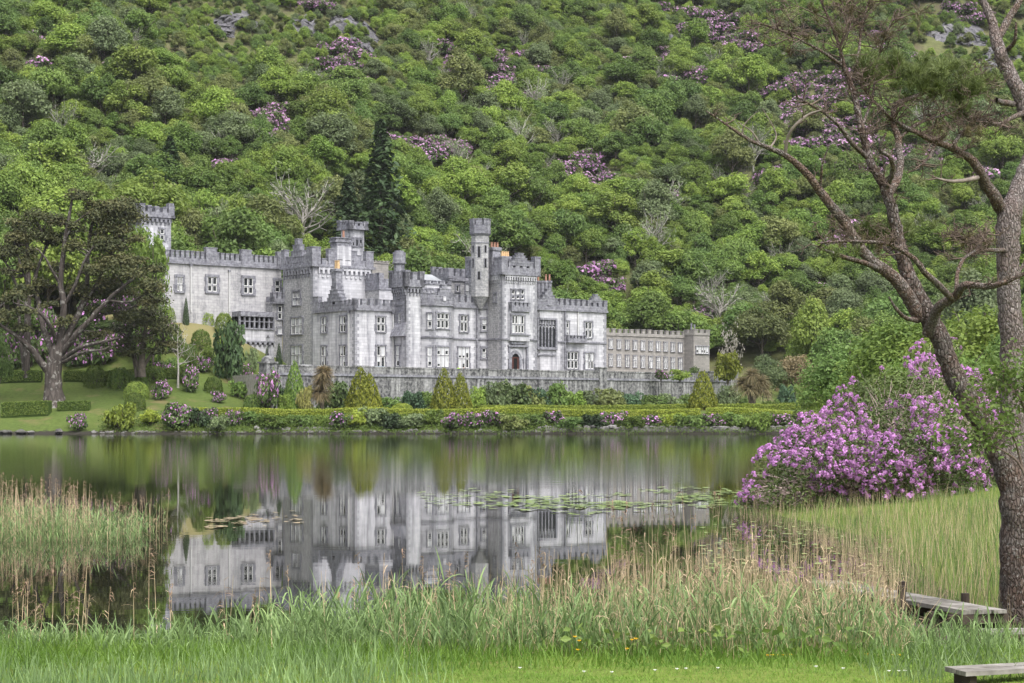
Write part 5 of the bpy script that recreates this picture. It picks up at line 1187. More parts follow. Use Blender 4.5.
# long clipped hedges
hedge('long low golden clipped hedge along the lake bank below the castle', [gl(194, 244), gl(300, 244.5), gl(420, 245), gl(560, 245.5), gl(700, 245)], 2.0, 0.8, 'leaf_gold', seed=1)
hedge('golden hedge running on along the bank at the right end of the garden', [gl(706, 245), gl(770, 244), gl(822, 242)], 2.0, 0.8, 'leaf_gold', seed=2)
hedge('thin golden hedge behind the bank hedge right of the twin golden conifers', [gl(478, 252), gl(640, 256), gl(800, 256)], 1.2, 0.75, 'leaf_gold', seed=3)
hedge('rectangular clipped green hedge nearest the left shore', [gl(3, 243), gl(50, 243.2)], 2.4, 1.75, 'leaf_hedge', seed=4)
hedge('short low green hedge right of the old pine trunk', [gl(58, 245.5), gl(90, 246)], 1.8, 1.1, 'leaf_hedge', seed=5)
hedge('clipped green hedge across the lawn behind the old pine, left piece', [gl(-12, 262), gl(42, 262.5)], 1.6, 1.5, 'leaf_hedge', seed=6)
hedge('clipped green hedge across the lawn from the old pine to the birch', [gl(64, 263), gl(120, 264), gl(180, 265.5)], 1.6, 1.35, 'leaf_hedge', seed=7)
hedge('small clipped hedge behind the right end of the bank hedge', [gl(768, 262), gl(806, 261)], 2.2, 0.9, 'leaf_hedge', seed=8)
hedge('golden hedge climbing the garden slope beyond the round shrubs at right', [gl(782, 292), gl(812, 288), gl(850, 284)], 1.6, 1.1, 'leaf_gold', seed=9)
hedge('narrow golden hedge on top of the bank below the gate pier', [gl(248, 259), gl(272, 258)], 1.0, 0.8, 'leaf_gold', seed=10)
# trees and conifers named one by one
for a in [
    ('tall single golden cone-shaped conifer in front of the terrace wall', 360.5, 408, 249, 28, 45), ('shorter golden conifer grown into the right side of the tall single one', 369.5, 408, 249.5, 23, 39),
    ('left and taller of the twin golden conifers in front of the terrace wall', 444, 410, 250, 25, 45), ('right and shorter of the twin golden conifers in front of the terrace wall', 460.5, 410, 250, 21, 40),
    ('golden cone-shaped conifer at the right end of the terrace wall', 703, 413, 255, 27, 40)]:
    shrub(a[0], a[1], a[2], a[3], a[4] * 1.1, a[5] * 1.03, 'leaf_cgold', None, 'cone', 'conifer_tree', 'tree')
shrub('broad bright golden conifer on the terrace beside the school', 728, 376, 314, 36, 33, 'leaf_cgold', None, 'shrub', 'conifer_tree', 'tree').location.z = CZ
shrub('feathery bright green conifer left of the yellow shrub by the wall', 294.5, 406, 250, 24, 53, 'leaf_mid', None, 'cone', 'conifer_tree', 'tree')
shrub('cream yellow variegated shrub between the feathery conifer and the palm', 305, 407, 248.5, 19, 32, 'leaf_cream', None, 'shrub')
shrub('low bright yellow mound in front of the terrace wall', 402, 412, 248, 21, 10, 'leaf_gold', None, 'ball')
shrub('big dark yew with many upright points beside the long wing', 231, 379, 268, 45, 66, 'leaf_dark', None, 'shrub', 'yew_tree', 'tree')
for px, base, w, h, lab in ((186, 325, 6.5, 28, 'thin dark column cypress on the brown slope below the long wing'), (267, 374, 7, 28, 'thin column cypress right of the big yew'), (279, 366, 7, 24, 'small column cypress against the square tower')):
    shrub(lab, px, base, None, w, h, 'leaf_dark', None, 'cone', 'cypress_tree', 'tree')
# balls on the slope below the wing
for px, base, w, h, mat, lab in ((168, 322, 15, 15, 'leaf_lime', 'round yellow-green bush at the left end of the brown slope'), (202, 319, 10, 8, 'leaf_lime', 'smallest yellow-green bush at the top of the brown slope'), (205, 324, 18, 15, 'leaf_lime', 'round lime bush at the middle of the brown slope'),
        (217, 326, 16, 17, 'leaf_lime', 'lime bush between two others at the top of the brown slope'), (224, 334, 19, 21, 'leaf_lime', 'largest lime bush right on the brown slope'), (173, 343, 18, 18, 'leaf_hedge', 'green round bush left of the brown grass'), (201, 350, 20, 20, 'leaf_hedge', 'green round bush low on the brown slope'),
        (188, 358, 18, 14, 'leaf_mid', 'low green mound under the brown slope')):
    shrub(lab, px, base, None, w, h, mat, None, 'ball')
shrub('pale pampas tuft beside the square tower', 275, 378, 262, 10, 20, 'leaf_olive', None, 'shrub')
# round shrubs on the left lawn
for px, base, w, h, mat, fl, lab in (
    (95, 386, 21, 20, 'leaf_hedge', 0, 'round green bush directly right of the old pine trunk'), (120, 388, 23, 20, 'leaf_hedge', 0, 'round green bush in the middle of the left lawn hedge'), (139, 389, 17, 17, 'leaf_mid', 0, 'small green bush right of the middle round bush'),
    (155, 381, 22, 15, 'leaf_hedge', 0, 'low green bush in front of the dark cedar'), (136.5, 399, 24, 17, 'leaf_lime', 0, 'bright green mound on the lawn above the darker ball'), (135, 410, 20, 17, 'leaf_hedge', 0, 'dark clipped ball nearest the lawn edge'),
    (161.5, 399, 25, 21, 'leaf_rhodo', 1, 'round bush covered with pale purple blossom on the left lawn'), (190.5, 392, 24, 30, 'leaf_rhodo', 1, 'tall pale flowering bush right of the bare birch'), (213.5, 392, 18, 15, 'leaf_hedge', 0, 'small green bush below the big yew'),
    (218.5, 403, 17, 15, 'leaf_rhodo', 1, 'small round purple bush below the big yew'), (268, 408.01, 38, 46, 'leaf_rhodo', 1, 'big rhododendron with purple blossom under the gate pier'), (247, 384, 16, 22, 'leaf_rhodo', 1, 'purple flecked bush right of the big yew'),
    (176, 372, 26, 14, 'leaf_mid', 0, 'loose green bush behind the bare birch'), (203, 372, 22, 20, 'leaf_rhodo', 1, 'flowering bush touching the left of the big yew'), (253, 404, 20, 18, 'leaf_mid', 0, 'plain green bush left of the big rhododendron')):
    shrub(lab, px, base, 246.5 if base in (408.01, 404) else None, w, h, mat, fl, 'shrub' if fl else 'ball', 'rhododendron_bush' if fl else 'shrub', 'bush' if fl else 'shrub')
for px, base, w, h, mat, fl, lab in ((152, 366, 30, 26, 'leaf_mid', 0, 'green bush above the dark cedar at the foot of the slope'), (184, 384, 22, 24, 'leaf_hedge', 0, 'green bush between the birch and the pale flowering bush'), (164, 376, 22, 18, 'leaf_rhodo', 1, 'purple flecked bush behind the purple ball on the left lawn'),
        (208, 366, 26, 22, 'leaf_lime', 0, 'lime green bush left of the big yew halfway up'), (190, 372, 24, 18, 'leaf_hedge', 0, 'spreading green bush under the lowest round bush of the slope'), (252, 372, 18, 30, 'leaf_grey', 0, 'upright grey-green bush between the big yew and the thin cypress'), (262, 392, 26, 24, 'leaf_hedge', 0, 'dark green bush left of the gate pier'),
        (240, 398, 26, 20, 'leaf_mid', 0, 'fresh green bush in front of the big yew'), (285, 385, 20, 22, 'leaf_lime', 0, 'lime bush behind the gate pier'), (176, 352, 24, 20, 'leaf_mid', 0, 'green bush under the left end of the brown slope'), (224, 352, 16, 16, 'leaf_lime', 0, 'pale lime bush behind the top of the big yew'), (146, 352, 26, 24, 'leaf_hedge', 0, 'dark bush in the shade above the cedar')):
    shrub(lab, px, base, 248 if px in (262, 285) else None, w, h, mat, fl, 'shrub', 'rhododendron_bush' if fl else 'shrub', 'bush' if fl else 'shrub')
# shrubs along the foot of the terrace wall
row = [(283, 26, 22, 'leaf_dark', 'dark green shrub left of the feathery conifer'), (335, 30, 30, 'leaf_rhodo', 'dark glossy shrub right of the palm by the wall'), (347, 22, 18, 'leaf_blue', 'blue-green shrub left of the tall golden conifer'),
       (388, 26, 14, 'leaf_mid', 'low green shrub right of the tall golden conifers'), (412, 26, 19, 'leaf_blue', 'blue-green shrub below the canted bay'), (429, 24, 20, 'leaf_mid', 'green shrub left of the twin golden conifers'), (478, 22, 24, 'leaf_lime', 'lime green shrub right of the twin golden conifers'),
       (497, 32, 28, 'leaf_grey', 'grey-green shrub below the octagonal turret'), (513, 34, 27, 'leaf_rhodo', 'wide dark shrub below the entrance door'), (530, 26, 26, 'leaf_olive', 'brownish climber shrub on the wall below the entrance tower'), (541, 28, 22, 'leaf_blue', 'blue-green shrub below the traceried window'),
       (557, 30, 26, 'leaf_mid', 'green shrub below the right part of the castle'), (576, 22, 18, 'leaf_lime', 'small lime shrub at the wall foot'), (588, 24, 20, 'leaf_grey', 'grey shrub left of the wall pier'), (607, 36, 21, 'leaf_olive', 'olive shrub right of the wall pier'), (628, 26, 16, 'leaf_blue', 'low blue-green shrub at the wall foot below the school'),
       (652, 30, 14, 'leaf_mid', 'low green shrub below the school'), (668, 26, 17, 'leaf_grey', 'silvery shrub below the school'), (684, 22, 16, 'leaf_mid', 'green shrub left of the right-hand golden conifer'), (728, 26, 24, 'leaf_grey', 'grey-green shrub at the right corner of the wall')]
for k, (px, w, h, mat, lab) in enumerate(row): shrub(lab, px, 408, float(np.interp(px, [280, 480, 740], [252, 262, 285])), w * 1.35, h * 1.2, mat)
# shrubs at the right end of the garden
for px, base, D, w, h, mat, lab in ((786, 410, 268, 26, 28, 'leaf_blue', 'blue-green rounded shrub right of the brown cabbage tree'), (806, 408, 266, 18, 22, 'leaf_hedge', 'dark green shrub behind the small clipped hedge'), (770, 408, 264, 22, 12, 'leaf_mid', 'low green shrub in front of the blue-green one'),
        (830, 408, 262, 30, 26, 'leaf_mid', 'green shrub at the right end of the bank'), (744, 404, 280, 18, 16, 'leaf_mid', 'low shrub behind the brown cabbage tree')):
    shrub(lab, px, base, D, w, h, mat)
# bank shrubs between hedge and water
bank = [(78, 429, 17, 18, 1, 'rhododendron with purple flowers on the bank left of the pale golden bush'), (120, 432, 25, 26, 0, 'pale golden bush at the water edge'), (151, 428, 20, 14, 0, 'low green bush between the golden bush and the purple one'), (176, 429, 29, 24, 1, 'wide purple rhododendron on the left bank'),
        (197, 428, 22, 20, 0, 'dark shrub right of the wide purple rhododendron'), (206, 424, 18, 16, 1, 'small pink flecked shrub under the hedge end'), (219, 433, 20, 15, 0, 'silvery low shrub at the water edge'), (234, 423, 18, 15, 1, 'purple rhododendron under the left end of the long hedge'), (252, 425, 22, 14, 0, 'green shrub below the gate pier on the bank'),
        (274, 425, 24, 14, 0, 'green shrub on the bank below the yellow variegated one'), (300, 427, 20, 12, 0, 'green shrub on the bank below the palm'), (322, 428, 16, 11, 0, 'bright low tuft at the water under the palm'), (340, 427, 20, 18, 1, 'shrub with a few purple flowers below the tall golden conifer'), (356, 426, 20, 17, 0, 'lime shrub on the bank below the tall golden conifer'),
        (373, 428, 26, 17, 0, 'grey-green shrub on the bank'), (391, 428, 22, 16, 0, 'dark shrub on the bank below the low yellow mound'), (412, 428, 26, 15, 0, 'spreading grey shrub on the bank'), (430, 428, 22, 16, 0, 'green shrub left of the twin-conifer rhododendrons'), (455, 429, 24, 16, 1, 'leftmost of three purple rhododendrons below the twin conifers'),
        (474, 429, 22, 15, 1, 'middle one of three purple rhododendrons below the twin conifers'), (493, 429, 24, 16, 1, 'rightmost and fullest of three purple rhododendrons below the twin conifers'), (514, 428, 24, 15, 0, 'olive shrub on the bank below the door'), (535, 428, 20, 13, 0, 'light green shrub on the bank below the traceried window'), (553, 428, 22, 14, 1, 'pink flowered shrub below the right part of the castle'),
        (571, 428, 24, 13, 0, 'green shrub on the bank below the wall pier'), (594, 428, 24, 13, 0, 'dark shrub left of the round purple rhododendron'), (613, 428, 20, 14, 1, 'round purple rhododendron standing alone on the right bank'), (634, 428, 22, 14, 0, 'shrub on the bank right of the round purple rhododendron'), (652, 427, 20, 13, 1, 'pale pink shrub on the bank below the school'),
        (672, 428, 22, 13, 0, 'green shrub on the bank below the right golden conifer'), (690, 428, 26, 14, 0, 'wide green shrub on the right bank'), (711, 428, 22, 13, 1, 'pinkish shrub on the right bank'), (732, 428, 22, 14, 0, 'shrub on the right bank below the cabbage tree'), (757, 430, 22, 18, 0, 'bright green shrub hanging over the water at right'), (781, 427, 24, 13, 1, 'flecked pink shrub at the right end of the bank'), (802, 426, 22, 14, 0, 'green shrub at the right corner of the bank')]
_bm = ['leaf_mid', 'leaf_grey', 'leaf_hedge', 'leaf_olive', 'leaf_mid', 'leaf_dark']
for k, (px, base, w, h, fl, lab) in enumerate(bank):
    mat = 'leaf_rhodo' if fl else 'leaf_gold' if 'golden' in lab else 'leaf_lime' if ('bright' in lab or 'lime' in lab) else 'leaf_grey' if ('silvery' in lab or 'grey' in lab) else 'leaf_olive' if 'olive' in lab else 'leaf_dark' if 'dark' in lab else 'leaf_hedge' if k % 2 else 'leaf_mid'
    shrub(lab, px, base, 237.0 + 0.8 * (k % 3) - (base - 428) * 0.15, w * 1.55, h * 1.2, mat, fl, 'shrub', 'rhododendron_bush' if fl else 'shrub', 'bush' if fl else 'shrub')
M['shorestone'] = stone('shore_stone', [(0.20, 0.19, 0.185), (0.11, 0.105, 0.10), (0.035, 0.035, 0.035), (0.36, 0.35, 0.34)], (0.6, 0.4), 0.6, 0.8)
# low planting that covers the whole bank down to the stones
r = np.random.default_rng(66); n = 26000; D = r.uniform(234.9, 242.5, n); px = r.uniform(98, 830, n); X = (px - CX) / F * D; Z = far_z(X, D)
hh = 0.75 * _vn(X / 1.6, D / 1.6, 15) + 0.25; k = (r.random(n) < np.interp(px, [98, 180, 230], [.25, .7, 1])); X, D, Z, hh = X[k], D[k], Z[k], hh[k]; n = len(X)
P = np.stack([X, D, Z + hh * r.random(n) ** .5 * 0.85], 1); c = np.clip(.25 + .5 * hh + .3 * r.standard_normal(n) * .6, 0, 1)
tag(link('bank_planting', leafmesh('bank_planting', leaf_quads(P, unit(r, n) + np.array([0, -.3, .6]), 0.26 * r.uniform(.6, 1.3, n), r, .5), c, M['leaf_hedge'])), 'mixed low ground cover and ferns tumbling down the bank to the water', 'ground cover', kind='stuff')
sw = MB(); _r = random.Random(12); x0 = xat(552, 236.6)
while x0 < xat(832, 236.6):
    w_ = _r.uniform(.5, 1.3); sw.box(x0, x0 + w_ - .03, 236.2 + _r.uniform(-.1, .1), 237.4, -0.4, _r.uniform(.55, .95)); x0 += w_
sw = tag(sw.build('shore_wall', [M['shorestone']]), 'low rough dark stone wall at the water edge along the right half of the bank', 'wall')
# stones along the water's edge
def stones(name, label, spans, seed, size):
    r = np.random.default_rng(seed); V, Q, n0 = [], [], 0
    ico = bmesh.new(); bmesh.ops.create_icosphere(ico, subdivisions=1, radius=1); iv = np.array([v.co for v in ico.verts]); iq = np.array([[v.index for v in f.verts] for f in ico.faces]); ico.free()
    for px0, px1, D, cnt, zt in spans:
        for _ in range(cnt):
            D_ = D + r.uniform(-0.5, 0.5); s = size * r.uniform(0.5, 1.5); x = xat(r.uniform(px0, px1), D_)
            v = iv * (1 + 0.22 * r.standard_normal((len(iv), 1))) * np.array([1.3, 0.9, 0.75]) * s + np.array([x, D_, max(0.0, r.uniform(-0.1, zt))])
            V.append(v); Q.append(iq + n0); n0 += len(iv)
    o = link(name, npmesh(name, np.concatenate(V), np.concatenate(Q), M['shorestone'])); return tag(o, label, 'stones', kind='stuff')
stones('shore_stones', 'rough grey stones piled along the water edge below the garden', [(90, 300, 236.2, 150, 0.25), (255, 335, 237.2, 110, 0.8), (300, 560, 236.4, 260, 0.35), (540, 825, 236.8, 620, 0.95)], 61, 0.27)
def boulder(label, px, D, s, sq, seed, z=0.0, mat='rock', name='boulder'):
    r = np.random.default_rng(seed); bm = bmesh.new(); bmesh.ops.create_icosphere(bm, subdivisions=3, radius=1)
    k1, k2 = r.uniform(1.2, 2.2, 3), r.uniform(0, 6, 3)
    for v in bm.verts:
        c = np.array(v.co); f = 1 + 0.22 * math.sin(c[0] * k1[0] * 2 + k2[0]) * math.sin(c[1] * k1[1] * 2 + k2[1]) + 0.1 * math.sin(c[2] * 5 + k2[2]) + 0.03 * r.standard_normal()
        v.co = Vector((c[0] * sq, c[1], c[2] * 0.62)) * f
    me = bpy.data.meshes.new(name); bm.to_mesh(me); bm.free(); me.materials.append(M[mat])
    return tag(link(name, me, None, (xat(px, D), D, z), r.uniform(0, 6), (s, s, s)), label, 'rock')
boulder('long low dark rock at the left frame edge on the shore', 5, 234.6, 0.75, 1.8, 71, 0.15); boulder('dark blocky rock at the shore right of the long low one', 21, 234.8, 0.62, 1.5, 72, 0.25)
boulder('small pale topped rock beside the blocky shore rock', 31, 234.6, 0.45, 1.2, 73, 0.2, 'shorestone'); boulder('small dark rock alone on the left shore', 59, 235.3, 0.5, 1.0, 74, 0.35)
# bare birch, palm-like cabbage trees, blossom tree
p = place(178, 388, None); T = Tubes(); r = np.random.default_rng(5); s = p.y / F
T.tube(smooth_path([(0, 0, -0.2), (0.2 * s, 0, 20 * s), (-0.5 * s, 0, 45 * s), (1 * s, 0, 66 * s)], 4), np.linspace(0.19, 0.03, 13), 6)
for z0, dx, dz in ((22, 14, 14), (30, -9, 16), (34, 18, 10), (40, 9, 14), (44, -8, 12), (50, 7, 10), (55, -5, 9), (28, 9, 22), (37, -13, 8), (24, 22, 6)):
    q = smooth_path([(0, 0, z0 * s), (dx * 0.5 * s, r.uniform(-4, 4) * s, (z0 + dz * 0.35) * s), (dx * s, r.uniform(-6, 6) * s, (z0 + dz) * s)], 4); T.tube(q, np.linspace(0.07, 0.015, len(q)), 4)
    for _ in range(4):
        a = q[r.integers(3, len(q))]; T.tube([a, a + r.standard_normal(3) * 0.3 + (0, 0, 0.35), a + r.standard_normal(3) * 0.6 + (0, 0, 0.7)], [0.03, 0.022, 0.01], 3)
t = tag(empty('birch_tree', p), 'slender bare pale birch on the lawn left of the big yew', 'tree'); link('trunk', T.mesh('birch_wood', M['palebark']), t)
def spiky(label, px, base, D, trunk_h, head, mat, nl=420, trunk_w=0.28, tufts=((0, 0, 0),)):
    p = place(px, base, D); s = p.y / F; r = np.random.default_rng(int(px)); t = tag(empty('cabbage_tree', p), label, 'tree')
    T = Tubes(); Hh = trunk_h * s; B = []
    for tx, tz, k in tufts:
        q = smooth_path([(0, 0, -0.2), (tx * s * 0.3, 0, Hh * 0.6), (tx * s, r.uniform(-3, 3) * s, Hh + tz * s)], 3); T.tube(q, np.linspace(trunk_w, trunk_w * 0.6, len(q)), 6); B.append(q[-1])
    n = nl * len(B); P0 = np.repeat(np.array(B), nl, 0); d = unit(r, n); d[:, 2] = np.where(d[:, 2] < -0.6, -d[:, 2], d[:, 2]); L = head * s * r.uniform(0.65, 1.1, n)
    link('trunk', T.mesh('cabbage_trunk', M['trunk']), t)
    V, c = blades(P0, L, 0.13, d, np.full(n, 0.4), r, 3); link('crown', npmesh('sword_leaves', V, bladequads(n, 3), M[mat], clump=np.repeat(c, 3)), t); return t
def blades(P, L, w, d, droop, r, segs=3, up=False):
    """tapered bending blades from P along direction d; droop bends the tip down"""
    n = len(P); d = d / (np.linalg.norm(d, axis=1, keepdims=True) + 1e-9)
    side = np.cross(d, np.array([0, 0, 1.0])) + 0.35 * r.standard_normal((n, 3)); side -= (side * d).sum(1, keepdims=True) * d; side /= np.linalg.norm(side, axis=1, keepdims=True) + 1e-9
    L = np.broadcast_to(L, (n,)); w = np.broadcast_to(w, (n,)); out = []
    for k in range(segs + 1):
        t = k / segs; c = P + d * (L * t)[:, None]; c[:, 2] -= L * droop * t * t
        ww = (w * 0.5 * (1 - t) ** 0.6 * min(1, 0.55 + 1.5 * t))[:, None] if k < segs else (w * 0.04)[:, None]
        out.append(np.stack([c - side * ww, c + side * ww], 1))
    V = np.stack(out, 1).reshape(-1, 3)            # n, segs+1, 2
    return V, r.random(n)
def bladequads(n, segs):
    b = (np.arange(n) * (segs + 1) * 2)[:, None] + (np.arange(segs) * 2)[None, :]
    return np.stack([b, b + 1, b + 3, b + 2], -1).reshape(-1, 4)
spiky('brownish cabbage palm with a shaggy head between the yellow shrub and the golden conifer', 322, 407, 249, 32, 14, 'leaf_brown', 600, 0.35, ((0, 0, 0), (-2, -12, 0), (2, 8, 0)))
spiky('spiky green palm top showing above the terrace wall behind the brown one', 327, 380, 268, 24, 10, 'leaf_olive', 260, 0.2, ((-3, 0, 0), (4, 2, 0)))
spiky('round headed brownish cabbage tree beside the right end of the wall', 752, 413, 262, 24, 15, 'leaf_brown', 420, 0.4, ((-9, 2, 0), (8, 4, 0), (0, 10, 0), (-3, -3, 0), (11, -4, 0)))
def free_tree(label, px, base, D, w, top, mat, i=0, name='broadleaf_tree', z=None, parts=True, crown=None, clear=0.0):
    x = xat(px, D); zb = (farz(x, D) if D > 226 else nearz(x, D)) if z is None else z
    ztop = zat(top, D); s = w / F * D / 7.2; sz = (ztop - zb) / 8.6
    t = tag(empty(name, (x, D, zb - 0.3 * sz), float(grng.uniform(0, 6.28)), (s, s, sz)), label, 'tree')
    link('crown', crown or proto_crown(i, mat), t); link('trunk', PROTO['wood', i], t); return t
for a in [('pale pinkish-brown rounded tree right of the school behind the garden', 795, 0, 300, 40, 342, 'leaf_brown', 1), ('pale grey-green rounded tree left of the pinkish-brown one', 768, 0, 296, 38, 350, 'leaf_grey', 2), ('dark green tree behind the broad golden conifer', 706, 0, 372, 46, 318, 'leaf_mid', 3),
          ('bright green leafy tree right of the pinkish-brown tree', 842, 0, 290, 60, 305, 'leaf_mid', 4), ('yellow-green tree standing low over the right garden slope', 812, 0, 318, 60, 288, 'leaf_lime', 5),
          ('large bright green tree standing left behind the old pine', 48, 0, 284, 92, 184, 'leaf_lime', 0), ('large lime-green tree behind the top of the old pine', 100, 0, 290, 95, 181, 'leaf_lime', 2), ('lime green tree between the old pine and the far tower', 143, 0, 271, 46, 190, 'leaf_lime', 4),
          ('mid-green tree at the left edge behind the old pine', 4, 0, 280, 60, 205, 'leaf_mid', 6), ('bright green small tree at the left frame edge above the lawn', -2, 0, 252, 30, 331, 'leaf_mid', 5),
          ('dark green tree behind the lawn hedge left of the old pine', 22, 0, 272, 60, 300, 'leaf_mid', 1), ('dark green tree behind the old pine trunk', 72, 0, 274, 70, 310, 'leaf_rhodo', 3), ('dark tree right of the old pine behind the hedge', 112, 0, 275, 60, 318, 'leaf_rhodo', 5)]:
    free_tree(*a)
# thin pale tree in front of the wing
lob = [(math.cos(k * 2.4) * 1.8 * (0.3 + 0.7 * _k.random()), math.sin(k * 2.4) * 1.8, 1.2 + k * 0.34, 0.9, 0.8) for k in range(20)]
r = np.random.default_rng(77); cw = leafmesh('loose_leaves', *cloud(r, lob, 1500, 0.42, 0.7, 0.4, 0.6), M['leaf_lime'])
free_tree('loose airy lime green tree in front of the left end of the long wing', 153, 0, 266, 52, 216, 'leaf_lime', 2, crown=cw)
free_tree('small airy lime green tree touching the roof of the long wing', 186, 0, 300, 30, 236, 'leaf_lime', 4)
t = free_tree('tree covered in white blossom behind the broad golden conifer', 731, 0, 322, 26, 313, 'white_blossom', 3, crown=pmesh('bareleaf', 0, 'white_blossom', 'blossom_crown'))
# the dark flat-topped cedar right of the old pine
def px_tree(name, label, D0, limbs, clusters, woodmat, leafm, seed, nleaf, size, flat=0.45, depth=1.0, cat='tree', twigs=0, up=0.6):
    """tree laid out from limb paths (px, py, dD, radius px) and foliage pads (px, py, dD, rx, rz)"""
    s = D0 / F; b = limbs[0][0]; o = Vector((xat(b[0], D0), D0, zat(b[1], D0))); r = np.random.default_rng(seed)
    def w3(px, py, dD): D = D0 + dD * depth; return np.array([xat(px, D) - o.x, D - o.y, zat(py, D) - o.z])
    T = Tubes(); ends = []
    for L in limbs:
        P = np.array([list(w3(q[0], q[1], q[2])) + [q[3] * s] for q in L]); P = smooth_path(P, 4)
        P[1:-1, :3] += r.standard_normal((len(P) - 2, 3)) * (0.0 if L is limbs[0] else 0.10) * P[1:-1, 3:]; P[:, 3] *= 1.0 if L is limbs[0] else 0.75
        T.tube(P[:, :3], np.maximum(P[:, 3], 0.02), 9 if L[0][3] > 6 else 6, 0, 0.05, r); ends.append(P)
    t = tag(empty(name, o), label, cat)
    lob = [tuple(w3(c[0] + r.normal() * c[3] * 0.35, c[1] + r.normal() * c[4] * 0.35, c[2] + r.normal() * c[3] * 0.14)) + (c[3] * s * r.uniform(0.5, 0.95), flat * r.uniform(0.8, 1.4)) for c in clusters for _ in range(5)]
    C3 = np.array([q[:3] for q in lob]); allp = np.concatenate([e[:, :3] for e in ends])
    for q in C3:                                     # feeders from the nearest limb to every pad
        k = np.argmin(((allp - q) ** 2).sum(1) + 4 * np.maximum(0, allp[:, 2] - q[2]) ** 2); m = (allp[k] + q) / 2 + r.standard_normal(3) * 0.15 * np.linalg.norm(q - allp[k]) * np.array([1, 1, 0.4])
        pth = smooth_path([allp[k], m, q], 3); T.tube(pth, np.linspace(1.0 * s, 0.25 * s, len(pth)), 4)
    link('trunk', T.mesh('wood', M[woodmat]), t)
    V, c = cloud(r, lob, nleaf, size, 0.6, up, 0.45, -0.35, 0.6); link('crown', leafmesh('needle_pads', V, c, M[leafm]), t); return t
pine_limbs = [
    [(54, 411, 0, 17), (54, 406, 0, 13), (53.5, 397, 0, 10.5), (53, 384, 0, 9), (53.5, 370, 0, 8.2), (56, 357, 0, 7.6), (58, 346, 0, 6)],
    [(52, 378, 0, 5), (40, 360, -4, 4.6), (27, 345, -8, 4), (14, 334, -10, 3), (2, 326, -12, 2.2), (-8, 318, -14, 1.4)], [(54, 358, 0, 5), (47, 338, 6, 4.4), (41, 318, 8, 3.8), (37, 297, 10, 3.4), (35, 280, 10, 3), (40, 262, 10, 2.2), (47, 245, 10, 1.6)],
    [(58, 352, 0, 5.5), (61, 330, 0, 5), (64, 306, -2, 4.5), (61, 286, -2, 4), (62, 262, -2, 3.4), (65, 240, -2, 2.8), (69, 218, -2, 2.2), (72, 199, -2, 1.4)], [(60, 350, 0, 5), (72, 326, 4, 4.5), (83, 305, 6, 4), (87, 280, 8, 3.4), (88, 255, 8, 2.8), (91, 230, 8, 2.2), (97, 213, 8, 1.2)],
    [(61, 354, 0, 4.2), (76, 335, -6, 3.8), (92, 317, -8, 3.4), (108, 300, -10, 2.8), (124, 286, -12, 2.2), (140, 274, -14, 1.4)], [(62, 360, 0, 3.4), (78, 349, -8, 3), (98, 343, -12, 2.4), (119, 338, -14, 1.4)], [(61, 348, 0, 3.4), (78, 330, 10, 3), (98, 316, 14, 2.4), (124, 310, 18, 1.8), (150, 300, 20, 1.2)],
    [(57, 342, 0, 3), (48, 322, -10, 2.6), (38, 312, -14, 2), (28, 306, -16, 1.2)], [(64, 306, -2, 2.6), (76, 284, -6, 2.2), (84, 262, -8, 1.8), (94, 246, -10, 1.2)], [(83, 305, 6, 2.6), (98, 282, 6, 2.2), (108, 260, 6, 1.8), (118, 240, 6, 1.2)], [(63, 362, -2, 2.6), (84, 352, -14, 2.2), (102, 350, -18, 1.5), (112, 346, -20, 0.8)],
    [(37, 297, 10, 2.2), (26, 280, 10, 1.8), (20, 262, 10, 1.4), (16, 250, 10, 0.9)], [(61, 286, -2, 2), (52, 270, -6, 1.7), (44, 256, -8, 1.3), (36, 248, -8, 0.8)], [(108, 300, -10, 1.8), (128, 302, -12, 1.5), (146, 294, -14, 1)], [(65, 240, -2, 1.6), (76, 222, -4, 1.3), (90, 212, -4, 0.8)]]
pads = [(78, 196, 0, 15, 5), (98, 206, 6, 12, 5), (122, 206, 6, 19, 8), (126, 219, 8, 20, 8), (39, 219, 8, 15, 6), (23, 225, 8, 13, 6), (95, 218, 4, 16, 6), (76, 228, -4, 12, 6), (118, 232, 6, 20, 8), (135, 240, 6, 10, 7), (49, 236, 8, 17, 6), (107, 248, 4, 20, 7), (74, 248, -6, 13, 6), (118, 264, -4, 22, 7),
        (134, 274, -12, 18, 6), (92, 272, -6, 14, 6), (150, 288, -14, 16, 6), (20, 240, 8, 15, 6), (12, 253, 8, 14, 6), (8, 272, 6, 10, 6), (60, 268, 4, 12, 5), (30, 268, 8, 12, 5), (110, 288, 8, 16, 6), (145, 302, 18, 16, 6), (128, 318, 18, 16, 6), (100, 312, 12, 14, 5), (6, 318, -12, 12, 6), (26, 312, -14, 10, 5), (66, 322, -4, 12, 6), (40, 285, 10, 14, 8), (75, 290, 8, 14, 8), (90, 296, 10, 14, 7), (24, 292, 8, 14, 8), (56, 240, 6, 14, 8), (60, 222, 4, 14, 7), (104, 230, 8, 14, 8), (120, 292, 14, 16, 8), (150, 270, 10, 12, 7), (100, 334, 14, 12, 5), (8, 298, -6, 14, 8), (20, 330, -8, 12, 5), (50, 306, -6, 9, 4), (138, 262, 6, 10, 6)]
px_tree('pine_tree', 'huge old spreading pine with a ridged trunk and dark olive crown on the left lawn', 249, pine_limbs, pads, 'oldbark', 'leaf_pine', 91, 38000, 0.44, 0.55, 0.22)
